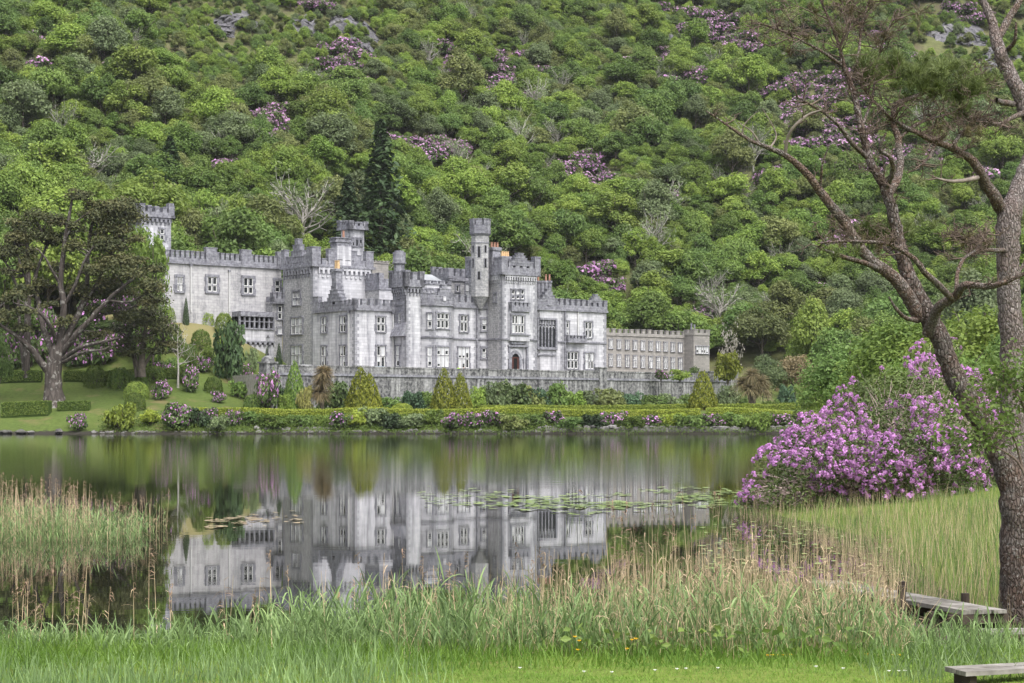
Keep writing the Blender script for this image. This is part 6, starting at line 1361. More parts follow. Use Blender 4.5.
px_tree('cedar_tree', 'dark low cedar with layered branches right of the old pine', 258, [[(142, 377, 0, 4.5), (142, 360, 0, 3.5), (143, 345, 0, 2.8), (146, 325, 0, 1.8), (147, 308, 0, 1)], [(140, 372, 0, 2.5), (133, 352, 2, 1.8), (126, 338, 2, 1)], [(143, 368, 0, 2.5), (154, 350, 0, 1.8), (164, 340, -2, 1)], [(137, 377, 2, 3), (134, 360, 4, 2), (130, 344, 4, 1)]],
        [(131, 342, 4, 18, 7), (140, 323, 0, 22, 8), (158, 333, -4, 18, 6), (124, 330, 2, 16, 6), (150, 312, 0, 16, 6), (168, 345, -2, 14, 6), (146, 300, 2, 12, 5), (118, 348, 2, 14, 6), (136, 352, -4, 14, 6), (156, 352, -4, 14, 5), (162, 322, 2, 12, 5), (128, 312, 4, 14, 6)], 'trunk', 'leaf_pine', 92, 6500, 0.45, 0.5, 0.2)
px_tree('pine_tree', 'second dark pine with twin grey stems behind the left of the old one', 262, [[(26, 378, 0, 4), (27, 340, 0, 3.6), (28, 300, 0, 3), (28, 270, 0, 2.4), (27, 240, 0, 1.6)], [(24, 372, 0, 3), (20, 330, 3, 2.6), (17, 290, 4, 2), (9, 268, 4, 1.4), (-4, 252, 4, 0.8)]], [(26, 238, 0, 18, 7), (12, 246, 2, 16, 7), (36, 252, 0, 14, 6), (0, 258, 2, 16, 7), (22, 262, -2, 14, 6)], 'oldbark', 'leaf_pine', 93, 3000, 0.45, 0.5, 0.2)
# two tall dark spruces and a tree mass straight behind the castle
def spruce(label, px, D, w, top, i):
    x = xat(px, D); z = farz(x, D); s = w * 1.45 / F * D / 2 / 3.0; t = tag(empty('spruce_tree', (x, D, z - 0.3), 1.0 + i, (s, s, (zat(top, D) - z) / 11.8)), label, 'tree'); link('crown', PROTO['spruce', i], t); link('trunk', PROTO['sprucewood'], t)
spruce('tallest dark spruce on the slope right behind the square tower', 381, 352, 52, 122, 0); spruce('broad dark spruce just left of the tallest one behind the square tower', 348, 345, 40, 176, 1); spruce('dark spruce on the slope above the long wing', 170, 358, 34, 136, 2)
# rhododendrons on the terrace by the school and under the trees left of the castle
for px, base, D, w, h, mat, fl, lab in ((661, 374, 305, 20, 13, 'leaf_rhodo', 1, 'pink flowering bush on the terrace in front of the school'), (680, 374, 306, 24, 13, 'leaf_lime', 0, 'yellow-green bush on the terrace before the school end block'), (694, 372, 316, 20, 16, 'leaf_rhodo', 0, 'dark bush at the corner of the school'), (645, 372, 312, 8, 7, 'leaf_gold', 0, 'tiny yellow bush against the school wall')):
    t = shrub(lab, px, base, D, w, h, mat, fl, 'shrub'); t.location.z = CZ
for px, D, w, h, lab in ((30, 268, 40, 42, 'purple rhododendron in the shade left of the old pine'), (88, 270, 36, 36, 'rhododendron in the shade behind the round bushes'), (125, 272, 40, 34, 'rhododendron behind the dark cedar'), (6, 267, 40, 40, 'rhododendron in the shade at the far left'), (58, 271, 40, 40, 'rhododendron right behind the old pine trunk'), (76, 268, 34, 34, 'dark bush in the shade between the old pine and the middle round bushes'), (104, 269, 36, 38, 'flowering bush in the shade above the middle round bushes'), (143, 270, 36, 34, 'flowering bush in the shade directly behind the dark cedar trunk'), (42, 274, 40, 50, 'tall flowering bush in the shade left behind the old pine trunk'), (92, 277, 44, 44, 'tall dark bush high in the shade behind the old pine'), (128, 279, 44, 40, 'dark bush high in the shade behind the dark cedar'), (160, 276, 34, 30, 'rhododendron left below the brown slope')):
    shrub(lab, px, 0, D, w, h, 'leaf_rhodo', 1, 'shrub', 'rhododendron_bush', 'bush')
# lamp posts
def lamp(label, px, base_z, D, h):
    t = tag(empty('street_lamp', (xat(px, D), D, base_z)), label, 'lamp'); mb = MB()
    mb.lathe(0, 0, [(0.16, 0), (0.16, 0.25), (0.07, 0.4), (0.05, h * 0.6), (0.05, h - 0.75), (0.12, h - 0.7)], 10); mb.build('post', [M['iron']], t)
    mb = MB(); mb.cyl(0, 0, h - 0.68, h - 0.15, 0.12, 0.2, 6, 0); mb.build('lamp_glass', [M['blind']], t)
    mb = MB(); mb.lathe(0, 0, [(0.26, h - 0.15), (0.2, h - 0.02), (0.08, h + 0.12), (0.03, h + 0.3)], 6)
    for k in range(6):
        a = k * math.pi / 3; mb.bar((0.12 * math.cos(a), 0.12 * math.sin(a), h - 0.68), (0.2 * math.cos(a), 0.2 * math.sin(a), h - 0.15), 0.03, 0.03)
    mb.build('lamp_cap', [M['iron']], t)
lamp('black iron lantern post on the domed pier at the left end of the wall', 268, 10.7, 250, 2.6); lamp('small lantern post in the shrubs right of the wall', 763, farz(xat(763, 275), 275), 275, 5.2)
# ------------------------------------------------------------------ cars and people on the terrace
def terrace_pt(px, behind):
    """point on the terrace seen in that column, `behind` metres in from the wall"""
    t = fw_.t(px); q = fw_.pt(t, -behind); x, y = WF.X(*q), WF.Y(*q)
    k = (px - CX) / F; n = 0
    for _ in range(12):
        t += (k * y - x) * 0.9; q = fw_.pt(t, -behind); x, y = WF.X(*q), WF.Y(*q)
    return Vector((x, y, CZ))
def paint(name, col): return simple(name, col, 0.25, 0.5, 0.03, 1.0)
M['tyre'] = simple('tyre_rubber', (0.02, 0.02, 0.02), 0.85, 0.2); M['rim'] = simple('wheel_rim', (0.45, 0.45, 0.46), 0.35, 0.5); M['redlens'] = simple('red_lens', (0.5, 0.02, 0.02), 0.3, 0.5); M['clearlens'] = simple('clear_lens', (0.7, 0.7, 0.7), 0.2, 0.5)
def car(label, loc, rz, body):
    t = tag(empty('parked_car', loc, rz), label, 'car')
    prof = [(-2.0, 0.30), (-2.05, 0.62), (-1.98, 0.92), (-1.75, 1.02), (-1.45, 1.44), (-1.2, 1.50), (0.1, 1.50), (0.4, 1.44), (0.95, 1.0), (1.75, 0.86), (2.02, 0.66), (2.04, 0.32)]
    mb = MB(); W = 0.84
    def ring(y, sx, sz): return [(x * sx, y, 0.30 + (z - 0.30) * sz) for x, z in prof]
    rings = [ring(-W, 0.97, 0.9), ring(-W * 1.02, 1, 0.97) , ring(-W * 0.8, 1.0, 1.0), ring(W * 0.8, 1.0, 1.0), ring(W * 1.02, 1, 0.97), ring(W, 0.97, 0.9)]
    for rg in rings:                                  # tumblehome of the upper body
        for i, (x, y, z) in enumerate(rg):
            if z > 1.1: rg[i] = (x, y * 0.80, z)
    n = len(prof); vs = [p for rg in rings for p in rg]; fs = []
    for k in range(len(rings) - 1):
        for i in range(n): j = (i + 1) % n; fs.append((k * n + i, k * n + j, (k + 1) * n + j, (k + 1) * n + i))
    fs += [tuple(range(n)), tuple(reversed(range((len(rings) - 1) * n, len(rings) * n)))]
    mb.add(vs, fs, 0); mb.build('body', [body], t)
    g = MB()
    for sgn in (-1, 1):
        g.hexa([(-1.5, sgn * 0.79, 1.04), (0.78, sgn * 0.79, 1.04), (0.78, sgn * 0.83, 1.04), (-1.5, sgn * 0.83, 1.04), (-1.22, sgn * 0.66, 1.40), (0.25, sgn * 0.66, 1.40), (0.25, sgn * 0.71, 1.40), (-1.22, sgn * 0.71, 1.40)])
    gl_ = g.build('side_windows', [M['glass']], t)
    g = MB(); g.hexa([(0.50, -0.62, 1.40), (0.50, 0.62, 1.40), (0.96, 0.72, 1.03), (0.96, -0.72, 1.03), (0.44, -0.62, 1.42), (0.44, 0.62, 1.42), (0.9, 0.72, 1.0), (0.9, -0.72, 1.0)]); g.build('windscreen', [M['glass']], t)
    g = MB(); g.hexa([(-1.52, -0.6, 1.40), (-1.52, 0.6, 1.40), (-1.78, 0.7, 1.04), (-1.78, -0.7, 1.04), (-1.4, -0.6, 1.40), (-1.4, 0.6, 1.40), (-1.7, 0.7, 1.04), (-1.7, -0.7, 1.04)]); g.build('rear_window', [M['glass']], t)
    for x in (-1.25, 1.3):
        for y in (-0.80, 0.80):
            w = empty('wheel', (x, y, 0.31), 0, (1, 1, 1), t); w.rotation_euler = (R(90), 0, 0)
            q = MB(); q.lathe(0, 0, [(0.2, -0.1), (0.29, -0.1), (0.31, -0.06), (0.31, 0.06), (0.29, 0.1), (0.2, 0.1)], 18); q.build('tyre', [M['tyre']], w)
            q = MB(); q.cyl(0, 0, -0.105, 0.105, 0.2, 0.2, 14); q.build('rim', [M['rim']], w)
    for y in (-0.62, 0.62):
        q = MB(); q.box(-2.06, -1.9, y - 0.14, y + 0.14, 0.72, 0.98); q.build('tail_light', [M['redlens']], t)
        q = MB(); q.box(1.9, 2.03, y - 0.16, y + 0.16, 0.62, 0.76); q.build('headlight', [M['clearlens']], t)
car('white hatchback parked on the terrace behind the wall at left', terrace_pt(308, 3.2) + Vector((0, 0, 0.0)), th_ + 0.2, paint('white_car_paint', (0.75, 0.76, 0.78)))
car('pale blue hatchback parked on the terrace behind the single golden conifer', terrace_pt(382, 2.6), th_ + 0.1, paint('blue_car_paint', (0.25, 0.38, 0.55)))
def person(label, loc, rz, top, legs, hair=(0.03, 0.02, 0.015), stride=0.1, h=1.7):
    """one continuous skinned body; clothes are colour areas on that surface"""
    s = h / 1.7
    J = {'pel': (0, 0, .95), 'sp': (0, .01, 1.15), 'ch': (0, .0, 1.33), 'nk': (0, .0, 1.46), 'hd': (0, -.02, 1.56), 'tp': (0, -.01, 1.66), 'face': (0, -.07, 1.58),
         'hl': (.10, 0, .90), 'kl': (.11, -.03 - stride * .5, .50), 'al': (.11, .03 - stride, .09), 'tl': (.12, -.13 - stride, .04), 'hr': (-.10, 0, .90), 'kr': (-.11, -.01 + stride * .3, .50), 'ar': (-.11, .05 + stride, .09), 'tr': (-.12, -.10 + stride, .04),
         'sl': (.19, 0, 1.39), 'el': (.25, .04, 1.12), 'wl': (.23, -.06, .90), 'fl': (.22, -.09, .80), 'sr': (-.19, 0, 1.39), 'er': (-.25, .04, 1.12), 'wr': (-.22, -.10, .92), 'fr': (-.20, -.14, .83)}
    rad = {'pel': .15, 'sp': .13, 'ch': .155, 'nk': .06, 'hd': .085, 'tp': .075, 'face': .06, 'hl': .10, 'kl': .062, 'al': .045, 'tl': .035, 'hr': .10, 'kr': .062, 'ar': .045, 'tr': .035, 'sl': .07, 'el': .048, 'wl': .035, 'fl': .03, 'sr': .07, 'er': .048, 'wr': .035, 'fr': .03}
    E = [('pel', 'sp'), ('sp', 'ch'), ('ch', 'nk'), ('nk', 'hd'), ('hd', 'tp'), ('hd', 'face')] + [(a + q, b + q) for q in 'lr' for a, b in (('h', 'k'), ('k', 'a'), ('a', 't'), ('s', 'e'), ('e', 'w'), ('w', 'f'))] + [('pel', 'hl'), ('pel', 'hr'), ('ch', 'sl'), ('ch', 'sr')]
    nm = list(J); me = bpy.data.meshes.new('skeleton'); me.from_pydata([tuple(c * s for c in J[k]) for k in nm], [(nm.index(a), nm.index(b)) for a, b in E], [])
    o = bpy.data.objects.new('person', me); C.objects.link(o)
    o.modifiers.new('skin', 'SKIN'); sub = o.modifiers.new('smooth', 'SUBSURF'); sub.levels = 2
    for i, k in enumerate(nm): me.skin_vertices[0].data[i].radius = (rad[k] * s,) * 2; me.skin_vertices[0].data[i].use_root = (k == 'pel')
    dg = bpy.context.evaluated_depsgraph_get(); m2 = bpy.data.meshes.new_from_object(o.evaluated_get(dg)); o.modifiers.clear(); o.data = m2
    m2.materials.clear()
    for nm_, c in (('jacket', top), ('trousers', legs), ('skin_tone', (0.45, 0.28, 0.2)), ('shoe', (0.03, 0.03, 0.03)), ('hair', hair)): m2.materials.append(simple(nm_, c, 0.8, 0.2, 0.1, 6))
    for p in m2.polygons:
        x, y, z = (c / s for c in p.center)
        p.material_index = 3 if z < .09 else 4 if (z > 1.6 or (z > 1.5 and y > .0)) else 2 if z > 1.45 or (z < .9 and abs(x) > .17) else 1 if z < .95 else 0
        p.use_smooth = True
    o.location = loc; o.rotation_euler = (0, 0, rz); return tag(o, label, 'person')
dx_, dy_ = CF.X(*fF.pt(0)) if False else 0, 0
_ef = Face(CF, (ea0, eb), (1, 0)); q = _ef.pt(_ef.t(514), 1.0)
person('person in a dark coat standing in the arched entrance doorway', (CF.X(*q), CF.Y(*q), CZ), TH + 0.2, (0.03, 0.035, 0.045), (0.03, 0.03, 0.04))
person('person in a bright yellow-green vest behind the wall above the twin conifers', terrace_pt(458.5, 2.2), 0.4, (0.35, 0.75, 0.03), (0.05, 0.05, 0.08), h=1.75)
person('person in a dark top walking on the terrace beside the bright vest', terrace_pt(463.8, 4.5), 1.2, (0.07, 0.07, 0.11), (0.1, 0.09, 0.08), h=1.8)
person('person in a red top at the wall below the school', terrace_pt(667, 1.6), 0.2, (0.55, 0.05, 0.04), (0.05, 0.05, 0.07)); person('person in a dark blue coat beside the red top below the school', terrace_pt(672, 1.5), 0.3, (0.03, 0.05, 0.12), (0.04, 0.04, 0.05), h=1.8)
person('person in a red jacket near the right end of the terrace wall', terrace_pt(699, 1.2), -0.3, (0.6, 0.07, 0.05), (0.05, 0.05, 0.07), h=1.72)
for px, b, lab in ((398.5, 8.5, 'small potted yellow shrub by the narrow window of the stair turret'), (527, 18.0, 'round potted shrub right of the entrance door'), (467.5, 6.0, 'tiny yellow potted shrub behind the wall by the bay')):
    t = shrub(lab, px, 0, 262, 6 if px != 527 else 7, 6, 'leaf_gold' if px != 527 else 'leaf_lime', None, 'ball', 'potted_shrub'); p = terrace_pt(px, b); t.location = (p.x, p.y, CZ + 0.45)
    m = MB(); m.lathe(0, 0, [(0.5, -0.5), (0.7, -0.05), (0.75, 0.1)], 10); o = m.build('pot', [M['terracotta']], t)
# ------------------------------------------------------------------ foreground: right bank, pines, rhododendron, reeds, jetty
frng = np.random.default_rng(51)
# --- bright leafy trees on the right bank behind the big rhododendron
def near_crown(seed, n, size, Rc=3.6, H=8.0, lobes=30):
    r = np.random.default_rng(seed); return cloud(r, broad_lobes(r, Rc, H, lobes, 0.02, 0.8, 0.3), n, size, 0.5, 0.45, 0.55)
NC = [near_crown(500 + i, 9000, 0.26) for i in range(3)]; NM = {}
def ncm(i, mat):
    if (i, mat) not in NM: NM[i, mat] = leafmesh('leafy_crown', *NC[i], M[mat])
    return NM[i, mat]
for px, D, w, top, mat, i, lab in ((905, 120, 150, 285, 'leaf_lime', 0, 'wide bright green tree behind the leaning pine and rhododendron'), (985, 112, 150, 268, 'leaf_lime', 1, 'bright green tree behind the straight pine trunk at right'), (850, 150, 110, 318, 'leaf_mid', 2, 'leafy green tree left of the leaning pine beyond the inlet'),
        (1040, 104, 140, 280, 'leaf_mid', 0, 'green tree at the right frame edge behind the pines'), (830, 190, 70, 352, 'leaf_lime', 1, 'low lime green tree at the right end of the lake'), (940, 88, 120, 318, 'leaf_mid', 2, 'green bushy tree just behind the rhododendron top'), (1010, 74, 130, 330, 'leaf_lime', 0, 'light green bushy tree right behind the rhododendron'), (880, 96, 90, 338, 'leaf_lime', 1, 'loose light green tree left of the leaning trunk')):
    free_tree(lab, px, 0, D, w, top, mat, i, 'broadleaf_tree', crown=ncm(i, mat))
# --- the big purple rhododendron
D0 = 55.0; o = Vector((xat(880, D0), D0, 0.2)); s = D0 / F
def L3(px, py, dD): D = D0 + dD; return np.array([xat(px, D), D, zat(py, D)]) - np.array(o)
prof = [(748, 502, -1, 10), (772, 502, -2, 14), (800, 498, -3, 16), (830, 502, -3, 16), (752, 497, -1, 12), (766, 486, 0, 20), (776, 468, 1, 22), (792, 476, -2, 24), (800, 455, 0, 26), (812, 440, 2, 26), (822, 468, -3, 28), (836, 442, 0, 30), (848, 425, 3, 28), (850, 462, -3, 30), (862, 405, 2, 26), (868, 440, 0, 32), (880, 400, 4, 30), (884, 470, -4, 30), (896, 392, 3, 28), (900, 430, -1, 34), (912, 460, -4, 32), (918, 400, 2, 30), (932, 380, 5, 26),
        (936, 430, -2, 34), (944, 462, -3, 32), (955, 395, 3, 30), (965, 430, 0, 34), (976, 460, -2, 32), (985, 400, 3, 30), (1000, 430, 2, 34), (1010, 470, 0, 30), (925, 360, 7, 20), (945, 352, 8, 18), (1030, 440, 2, 34), (905, 488, -4, 22), (880, 492, -4, 18), (960, 485, -3, 24), (995, 490, -2, 24)]
lob = [tuple(L3(a, b, d)) + (r_ * s, 0.85) for a, b, d, r_ in prof]
r = np.random.default_rng(520); rh = tag(empty('rhododendron_bush', o), 'huge rhododendron covered in purple blossom on the right bank', 'bush')
V, c = cloud(r, [(x, y, z, q * 1.06, f) for x, y, z, q, f in lob], 24000, 0.14, 0.5, 0.3, 0.42, -0.8, 0.6); link('foliage', leafmesh('rhododendron_leaves', V, c, M['leaf_rhodo2']) if 'leaf_rhodo2' in M else leafmesh('rhododendron_leaves', V, c, M['leaf_rhodo']), rh)
# blossom trusses: ball-shaped heads of petals facing outward
LA = np.array(lob); nT = 2600; wgt = LA[:, 3] ** 2 * np.where(LA[:, 0] + o.x < xat(1000, D0), 1, 0.35); k = r.choice(len(LA), nT, p=wgt / wgt.sum()); d = unit(r, nT); d[:, 1] = -np.abs(d[:, 1]) * 0.9 + 0.15; d[:, 2] = np.abs(d[:, 2]) - 0.25
d /= np.linalg.norm(d, axis=1, keepdims=True); TC = LA[k, :3] + d * (LA[k, 3] * r.uniform(0.92, 1.12, nT))[:, None]
clus = _vn(TC[:, 0] * 0.9 + 50, TC[:, 2] * 1.1 + 9, 3); keep = clus > 0.34 + 0.25 * r.random(nT) * (TC[:, 2] < 1.2); TC = TC[keep]; d = d[keep]
tr = r.uniform(0.045, 0.10, len(TC)); m_ = 14; u = unit(r, len(TC) * m_); u = u + np.repeat(d, m_, 0) * 0.8; u /= np.linalg.norm(u, axis=1, keepdims=True)
P = np.repeat(TC, m_, 0) + u * np.repeat(tr, m_)[:, None]; V = leaf_quads(P, u + 0.3 * r.standard_normal(u.shape), np.repeat(tr, m_) * 0.95, r, 0.85); c = np.clip(np.repeat(r.random(len(TC)), m_) * 0.6 + 0.4 * r.random(len(P)), 0, 1)
bl_ = link('blossom', leafmesh('blossom', V, c, M['purple']), rh)
T = Tubes(); 
for _ in range(900):                                 # pinkish bare stems showing through
    j = r.integers(0, len(LA)); e = LA[j, :3] + unit(r, 1)[0] * LA[j, 3] * np.array([1, -0.6 if r.random() < 0.7 else 1, 0.9]) * r.uniform(0.75, 1.08)
    b = np.array([LA[j, 0] * 0.55 + r.normal() * 0.4, LA[j, 1] * 0.5, max(0.1, LA[j, 2] * 0.35)]); q = smooth_path([b, (b + e) / 2 + r.standard_normal(3) * 0.25, e], 3); T.tube(q, np.linspace(0.032, 0.006, len(q)), 4)
link('stems', T.mesh('bare_stems', M['palestem'] if 'palestem' in M else M['palebark']), rh)

# --- the two Scots pines
def twiggy(T, rng, P, R0, length, depth, tips, gravity=0.0, spread=0.8, mat=0):
    """random curving side branches from a limb path"""
    if depth == 0: return
    n = len(P)
    for _ in range(5 if depth > 1 else 4):
        i = int(rng.integers(max(1, n // 4), n)); p = P[i]; t = P[min(i + 1, n - 1)] - P[i - 1]; t /= np.linalg.norm(t) + 1e-9
        d = 0.45 * t + unit(rng, 1)[0] * spread * np.array([1, 1, 0.6]) + np.array([0, 0, 0.12 - gravity]); d /= np.linalg.norm(d); L = length * rng.uniform(0.5, 1.15)
        a = unit(rng, 1)[0] * 0.42 * L; q = smooth_path([p, p + d * L * 0.35 + a * 0.3, p + d * L * 0.7 + a * 0.6, p + d * L + a * 0.2 + np.array([0, 0, 0.02 * L])], 2)
        r0 = max(0.0045, R0 * 0.5); T.tube(q, np.linspace(r0, max(0.0028, r0 * 0.4), len(q)), 4 if depth > 1 else 3, mat); tips.append((q[-1], q[-1] - q[-3], depth))
        twiggy(T, rng, q, r0, length * 0.6, depth - 1, tips, gravity, spread, mat)
def pine(name, label, D0, limbs, twigspec, seed, needles, dead=(), slim=0.69, barks=('pinebark', 'pinelimb')):
    r = np.random.default_rng(seed); s = D0 / F; b = limbs[0][0]; o = Vector((xat(b[0], D0), D0, zat(b[1], D0)))
    def w3(px, py, dD): D = D0 + dD; return np.array([xat(px, D) - o.x, D - o.y, zat(py, D) - o.z])
    t = tag(empty(name, o), label, 'tree'); TT = Tubes(); TL = Tubes(); TW = Tubes(); TD = Tubes(); paths = []
    for j, L in enumerate(limbs):
        P = np.array([list(w3(q[0], q[1], q[2])) + [q[3] * s] for q in L]); P = smooth_path(P, 7)
        m = len(P); wob = np.cumsum(r.standard_normal((m, 3)) * 0.045 * P[:, 3:], 0); wob -= np.linspace(0, 1, m)[:, None] * wob[-1]
        P[:, :3] += wob
        kn = 1 + 0.10 * _vn(np.arange(m) * 0.7, np.full(m, j * 3.3), seed) - 0.05; P[:, 3] *= kn * slim * (np.interp(-P[:, 2], [-3.4, -2.2], [1, 1]) if j else np.interp(P[:, 2], [1.2, 3.2], [1 / slim * .92, 1]))
        (TT if j == 0 else TD if j in dead else TL).tube(P[:, :3], P[:, 3], 14 if L[0][3] > 8 else 8, 0, 0.035, r); paths.append(P)
    tips = []
    for j, ln, dep, g, cnt in twigspec:
        P = paths[j]
        for _ in range(cnt): twiggy(TW, r, P[int(len(P) * 0.35):, :3], max(P[-1, 3], 0.022), ln, dep, tips, g)
    link('trunk', TT.mesh('trunk_wood', M[barks[0]]), t); link('limbs', TL.mesh('limb_wood', M[barks[1]]), t)
    if dead: link('dead_limbs', TD.mesh('dead_wood', M['deadwood']), t)
    link('twigs', TW.mesh('twig_wood', M['twig']), t)
    # needle tufts: on twig tips that fall in a leafy zone
    for mat, zones, nn, ln, wd in needles:
        Z = [(w3(a, b_, dd), rx * s, rz * s, pr) for a, b_, dd, rx, rz, pr in zones]; B, Dr = [], []
        for p, dv, dep in tips:
            for zc_, rx, rz, pr in Z:
                e = (p - zc_) / np.array([rx, max(rx, 0.8), rz])
                if (e ** 2).sum() < 1 and r.random() < pr: B.append(p); Dr.append(dv / (np.linalg.norm(dv) + 1e-9)); break
        for zc_, rx, rz, pr in Z:                      # extra tufts with their own short twig inside each zone
            for _ in range(int(pr * rx * rz * 430)):    # brush-like clumps of tufts
                p0 = zc_ + unit(r, 1)[0] * r.random() ** 0.4 * np.array([rx, rx * 0.8, rz]); sz_ = r.uniform(.05, .11)
                for _ in range(int(r.integers(5, 13))):
                    e = unit(r, 1)[0]; p = p0 + e * sz_ * r.random() ** .5 * np.array([1.2, 1.2, .7]); B.append(p); Dr.append(e * 0.5 + np.array([0, 0, 0.7]))
        B = np.array(B); Dr = np.array(Dr); n = len(B) * nn; P0 = np.repeat(B, nn, 0) - np.repeat(Dr, nn, 0) * (0.13 * r.random((n, 1))); d = np.repeat(Dr, nn, 0) * 0.9 + unit(r, n) * 0.75
        V, c = blades(P0, ln * r.uniform(0.7, 1.2, n), wd, d, np.full(n, 0.15), r, 1); c = np.repeat(r.random(len(B)), nn) * 0.6 + 0.4 * r.random(n)
        link('needles', npmesh('needle_tufts', V, bladequads(n, 1), M[mat], clump=c), t)
    return t
lean = [
    [(1020, 665, 0, 21), (1017, 600, 0, 19), (1014, 545, 0, 18), (1010, 500, 0, 17.5), (1002, 465, 0, 17), (986, 437, 0, 16), (967, 414, 0, 15), (949, 378, 0, 14.5), (936, 345, 0, 14), (926, 320, 0, 13.5), (912, 290, 0, 11.5), (902, 260, 0, 10), (897, 235, 0, 9), (893, 212, 0, 8.4), (885, 190, 0, 7.6), (874, 171, 0, 6.4), (867, 155, .1, 5.8), (864, 140, .1, 5.3), (861, 127, .1, 5), (856, 105, .2, 4.4), (849, 82, .3, 4), (842, 64, .3, 3.4), (838, 45, .4, 2.6), (829, 20, .5, 2), (815, -12, .6, 1.2)],
    [(920, 318, 0, 11), (908, 297, -.1, 10), (890, 276, -.2, 9), (869, 258, -.3, 8.2), (848, 230, -.4, 7.4), (835, 212, -.5, 6.8), (819, 190, -.6, 6), (804, 171, -.7, 5.2), (785, 155, -.8, 4.2), (766, 147, -.9, 3.2), (748, 139, -1, 2.4), (726, 124, -1.1, 1.7), (706, 111, -1.2, .8)],
    [(888, 194, 0, 6.6), (897, 178, .2, 6), (900, 160, .4, 5.4), (898, 140, .6, 5), (893, 122, .7, 4.5), (896, 106, .8, 4.2), (908, 99, 1, 3.2), (930, 91, 1.3, 2.6), (955, 90, 1.6, 1.8), (978, 84, 1.9, 1)],
    [(928, 333, -.1, 9), (932, 320, -.3, 7.6), (939, 308, -.5, 7), (954, 297, -.7, 6.4), (963, 287, -.9, 5.4), (985, 288, -1.1, 4.2), (1005, 283, -1.3, 3.4), (1034, 268, -1.5, 2.4)],
    [(952, 298, -.7, 4.8), (940, 285, -.9, 4.6), (925, 272, -1.1, 4.2), (914, 259, -1.2, 3.8), (900, 249, -1.3, 3.2), (884, 243, -1.4, 2.6), (850, 241, -1.5, 1.8), (818, 243, -1.6, .9)],
    [(957, 292, -.8, 3.2), (958, 272, -.6, 2.8), (965, 258, -.5, 2.4), (976, 250, -.4, 1.9), (988, 232, -.3, 1)],
    [(880, 270, -.2, 4.2), (866, 264, -.6, 3.8), (850, 259, -.9, 3.4), (835, 254, -1.1, 2.8), (824, 250, -1.2, 1.8)],
    [(916, 320, -.1, 4), (904, 317, -.4, 3), (896, 309, -.6, 2.4), (889, 297, -.7, 1.2)],
    [(868, 158, .1, 3.6), (852, 143, -.3, 3.2), (840, 127, -.5, 2.8), (827, 115, -.7, 2.2), (811, 105, -.9, 1.7), (796, 96, -1, .9)],
    [(785, 156, -.8, 2.6), (787, 140, -.9, 2.4), (795, 126, -1, 2.2), (808, 115, -1, 1.8), (822, 110, -1.1, .9)],
    [(820, 192, -.6, 2), (821, 178, -.7, 1.8), (823, 163, -.8, 1.5), (829, 146, -.9, .7)],
    [(886, 188, 0, 4.2), (893, 171, -.3, 3.8), (890, 157, -.5, 3.2), (880, 149, -.6, 2.8), (886, 133, -.7, 1.6)],
    [(842, 66, .3, 2.4), (822, 52, 0, 2), (800, 40, -.2, 1.6), (778, 30, -.4, 1.2), (758, 22, -.5, .7)], [(849, 80, .3, 2.6), (858, 55, .6, 2.2), (862, 25, .8, 1.7), (872, -10, 1, 1.1)], [(893, 122, .7, 2.6), (881, 108, .5, 2.2), (869, 96, .4, 1.7), (858, 80, .3, 1)], [(861, 128, .1, 2.4), (872, 100, .5, 2), (876, 70, .8, 1.6), (884, 40, 1, 1.2), (896, 10, 1.2, .7)],
    [(898, 140, .6, 2.8), (914, 126, .9, 2.4), (934, 118, 1.2, 1.9), (958, 112, 1.5, 1.2)], [(838, 46, .4, 1.8), (850, 28, .6, 1.5), (846, 0, .8, 1)], [(760, 145, -.9, 1.4), (752, 132, -1, 1.1), (738, 122, -1.1, .5)], [(742, 136, -1, 1.2), (745, 124, -1.05, 1), (757, 112, -1.1, .4)], [(770, 148, -.9, 1.4), (776, 134, -.8, 1.1), (762, 108, -.9, .4)],
    [(900, 262, 0, 3), (882, 246, .4, 2.6), (862, 236, .7, 2), (838, 232, .9, 1.2)]]
pine('pine_tree', 'leaning pine with twisted reddish limbs, a bleached dead limb and sparse needles on the right', 24.0, lean,
     [(0, .55, 3, 0, 4), (2, .42, 3, 0, 3), (12, .42, 3, 0, 2), (13, .42, 3, 0, 2), (14, .32, 3, 0, 2), (15, .42, 3, 0, 2), (16, .42, 3, 0, 3), (17, .36, 3, 0, 2), (8, .34, 2, 0, 2), (4, .30, 3, 0, 2), (5, .26, 3, 0, 3), (21, .28, 3, 0, 3), (3, .28, 2, 0, 2), (9, .16, 2, 0, 1), (1, .20, 2, 0, 1)], 601,
     [('needle', [(905, 72, .8, 58, 17, .85), (940, 66, 1.2, 36, 12, .9), (968, 84, 1.6, 30, 10, .9), (880, 64, .6, 34, 14, .6), (925, 92, 1.2, 40, 10, .4), (900, 225, .4, 44, 12, .35), (870, 228, .6, 26, 10, .4), (965, 110, 1.5, 26, 9, .4), (842, 255, -1.2, 26, 10, .2)], 17, .10, .012),
      ('needle_brown', [(845, 20, .5, 78, 30, .05), (800, 38, -.2, 40, 18, .05), (880, 30, .9, 40, 30, .05), (855, 240, -1, 40, 12, .2), (830, 10, .6, 60, 16, .06)], 14, .09, .010)], dead=(9, 18, 19, 20))
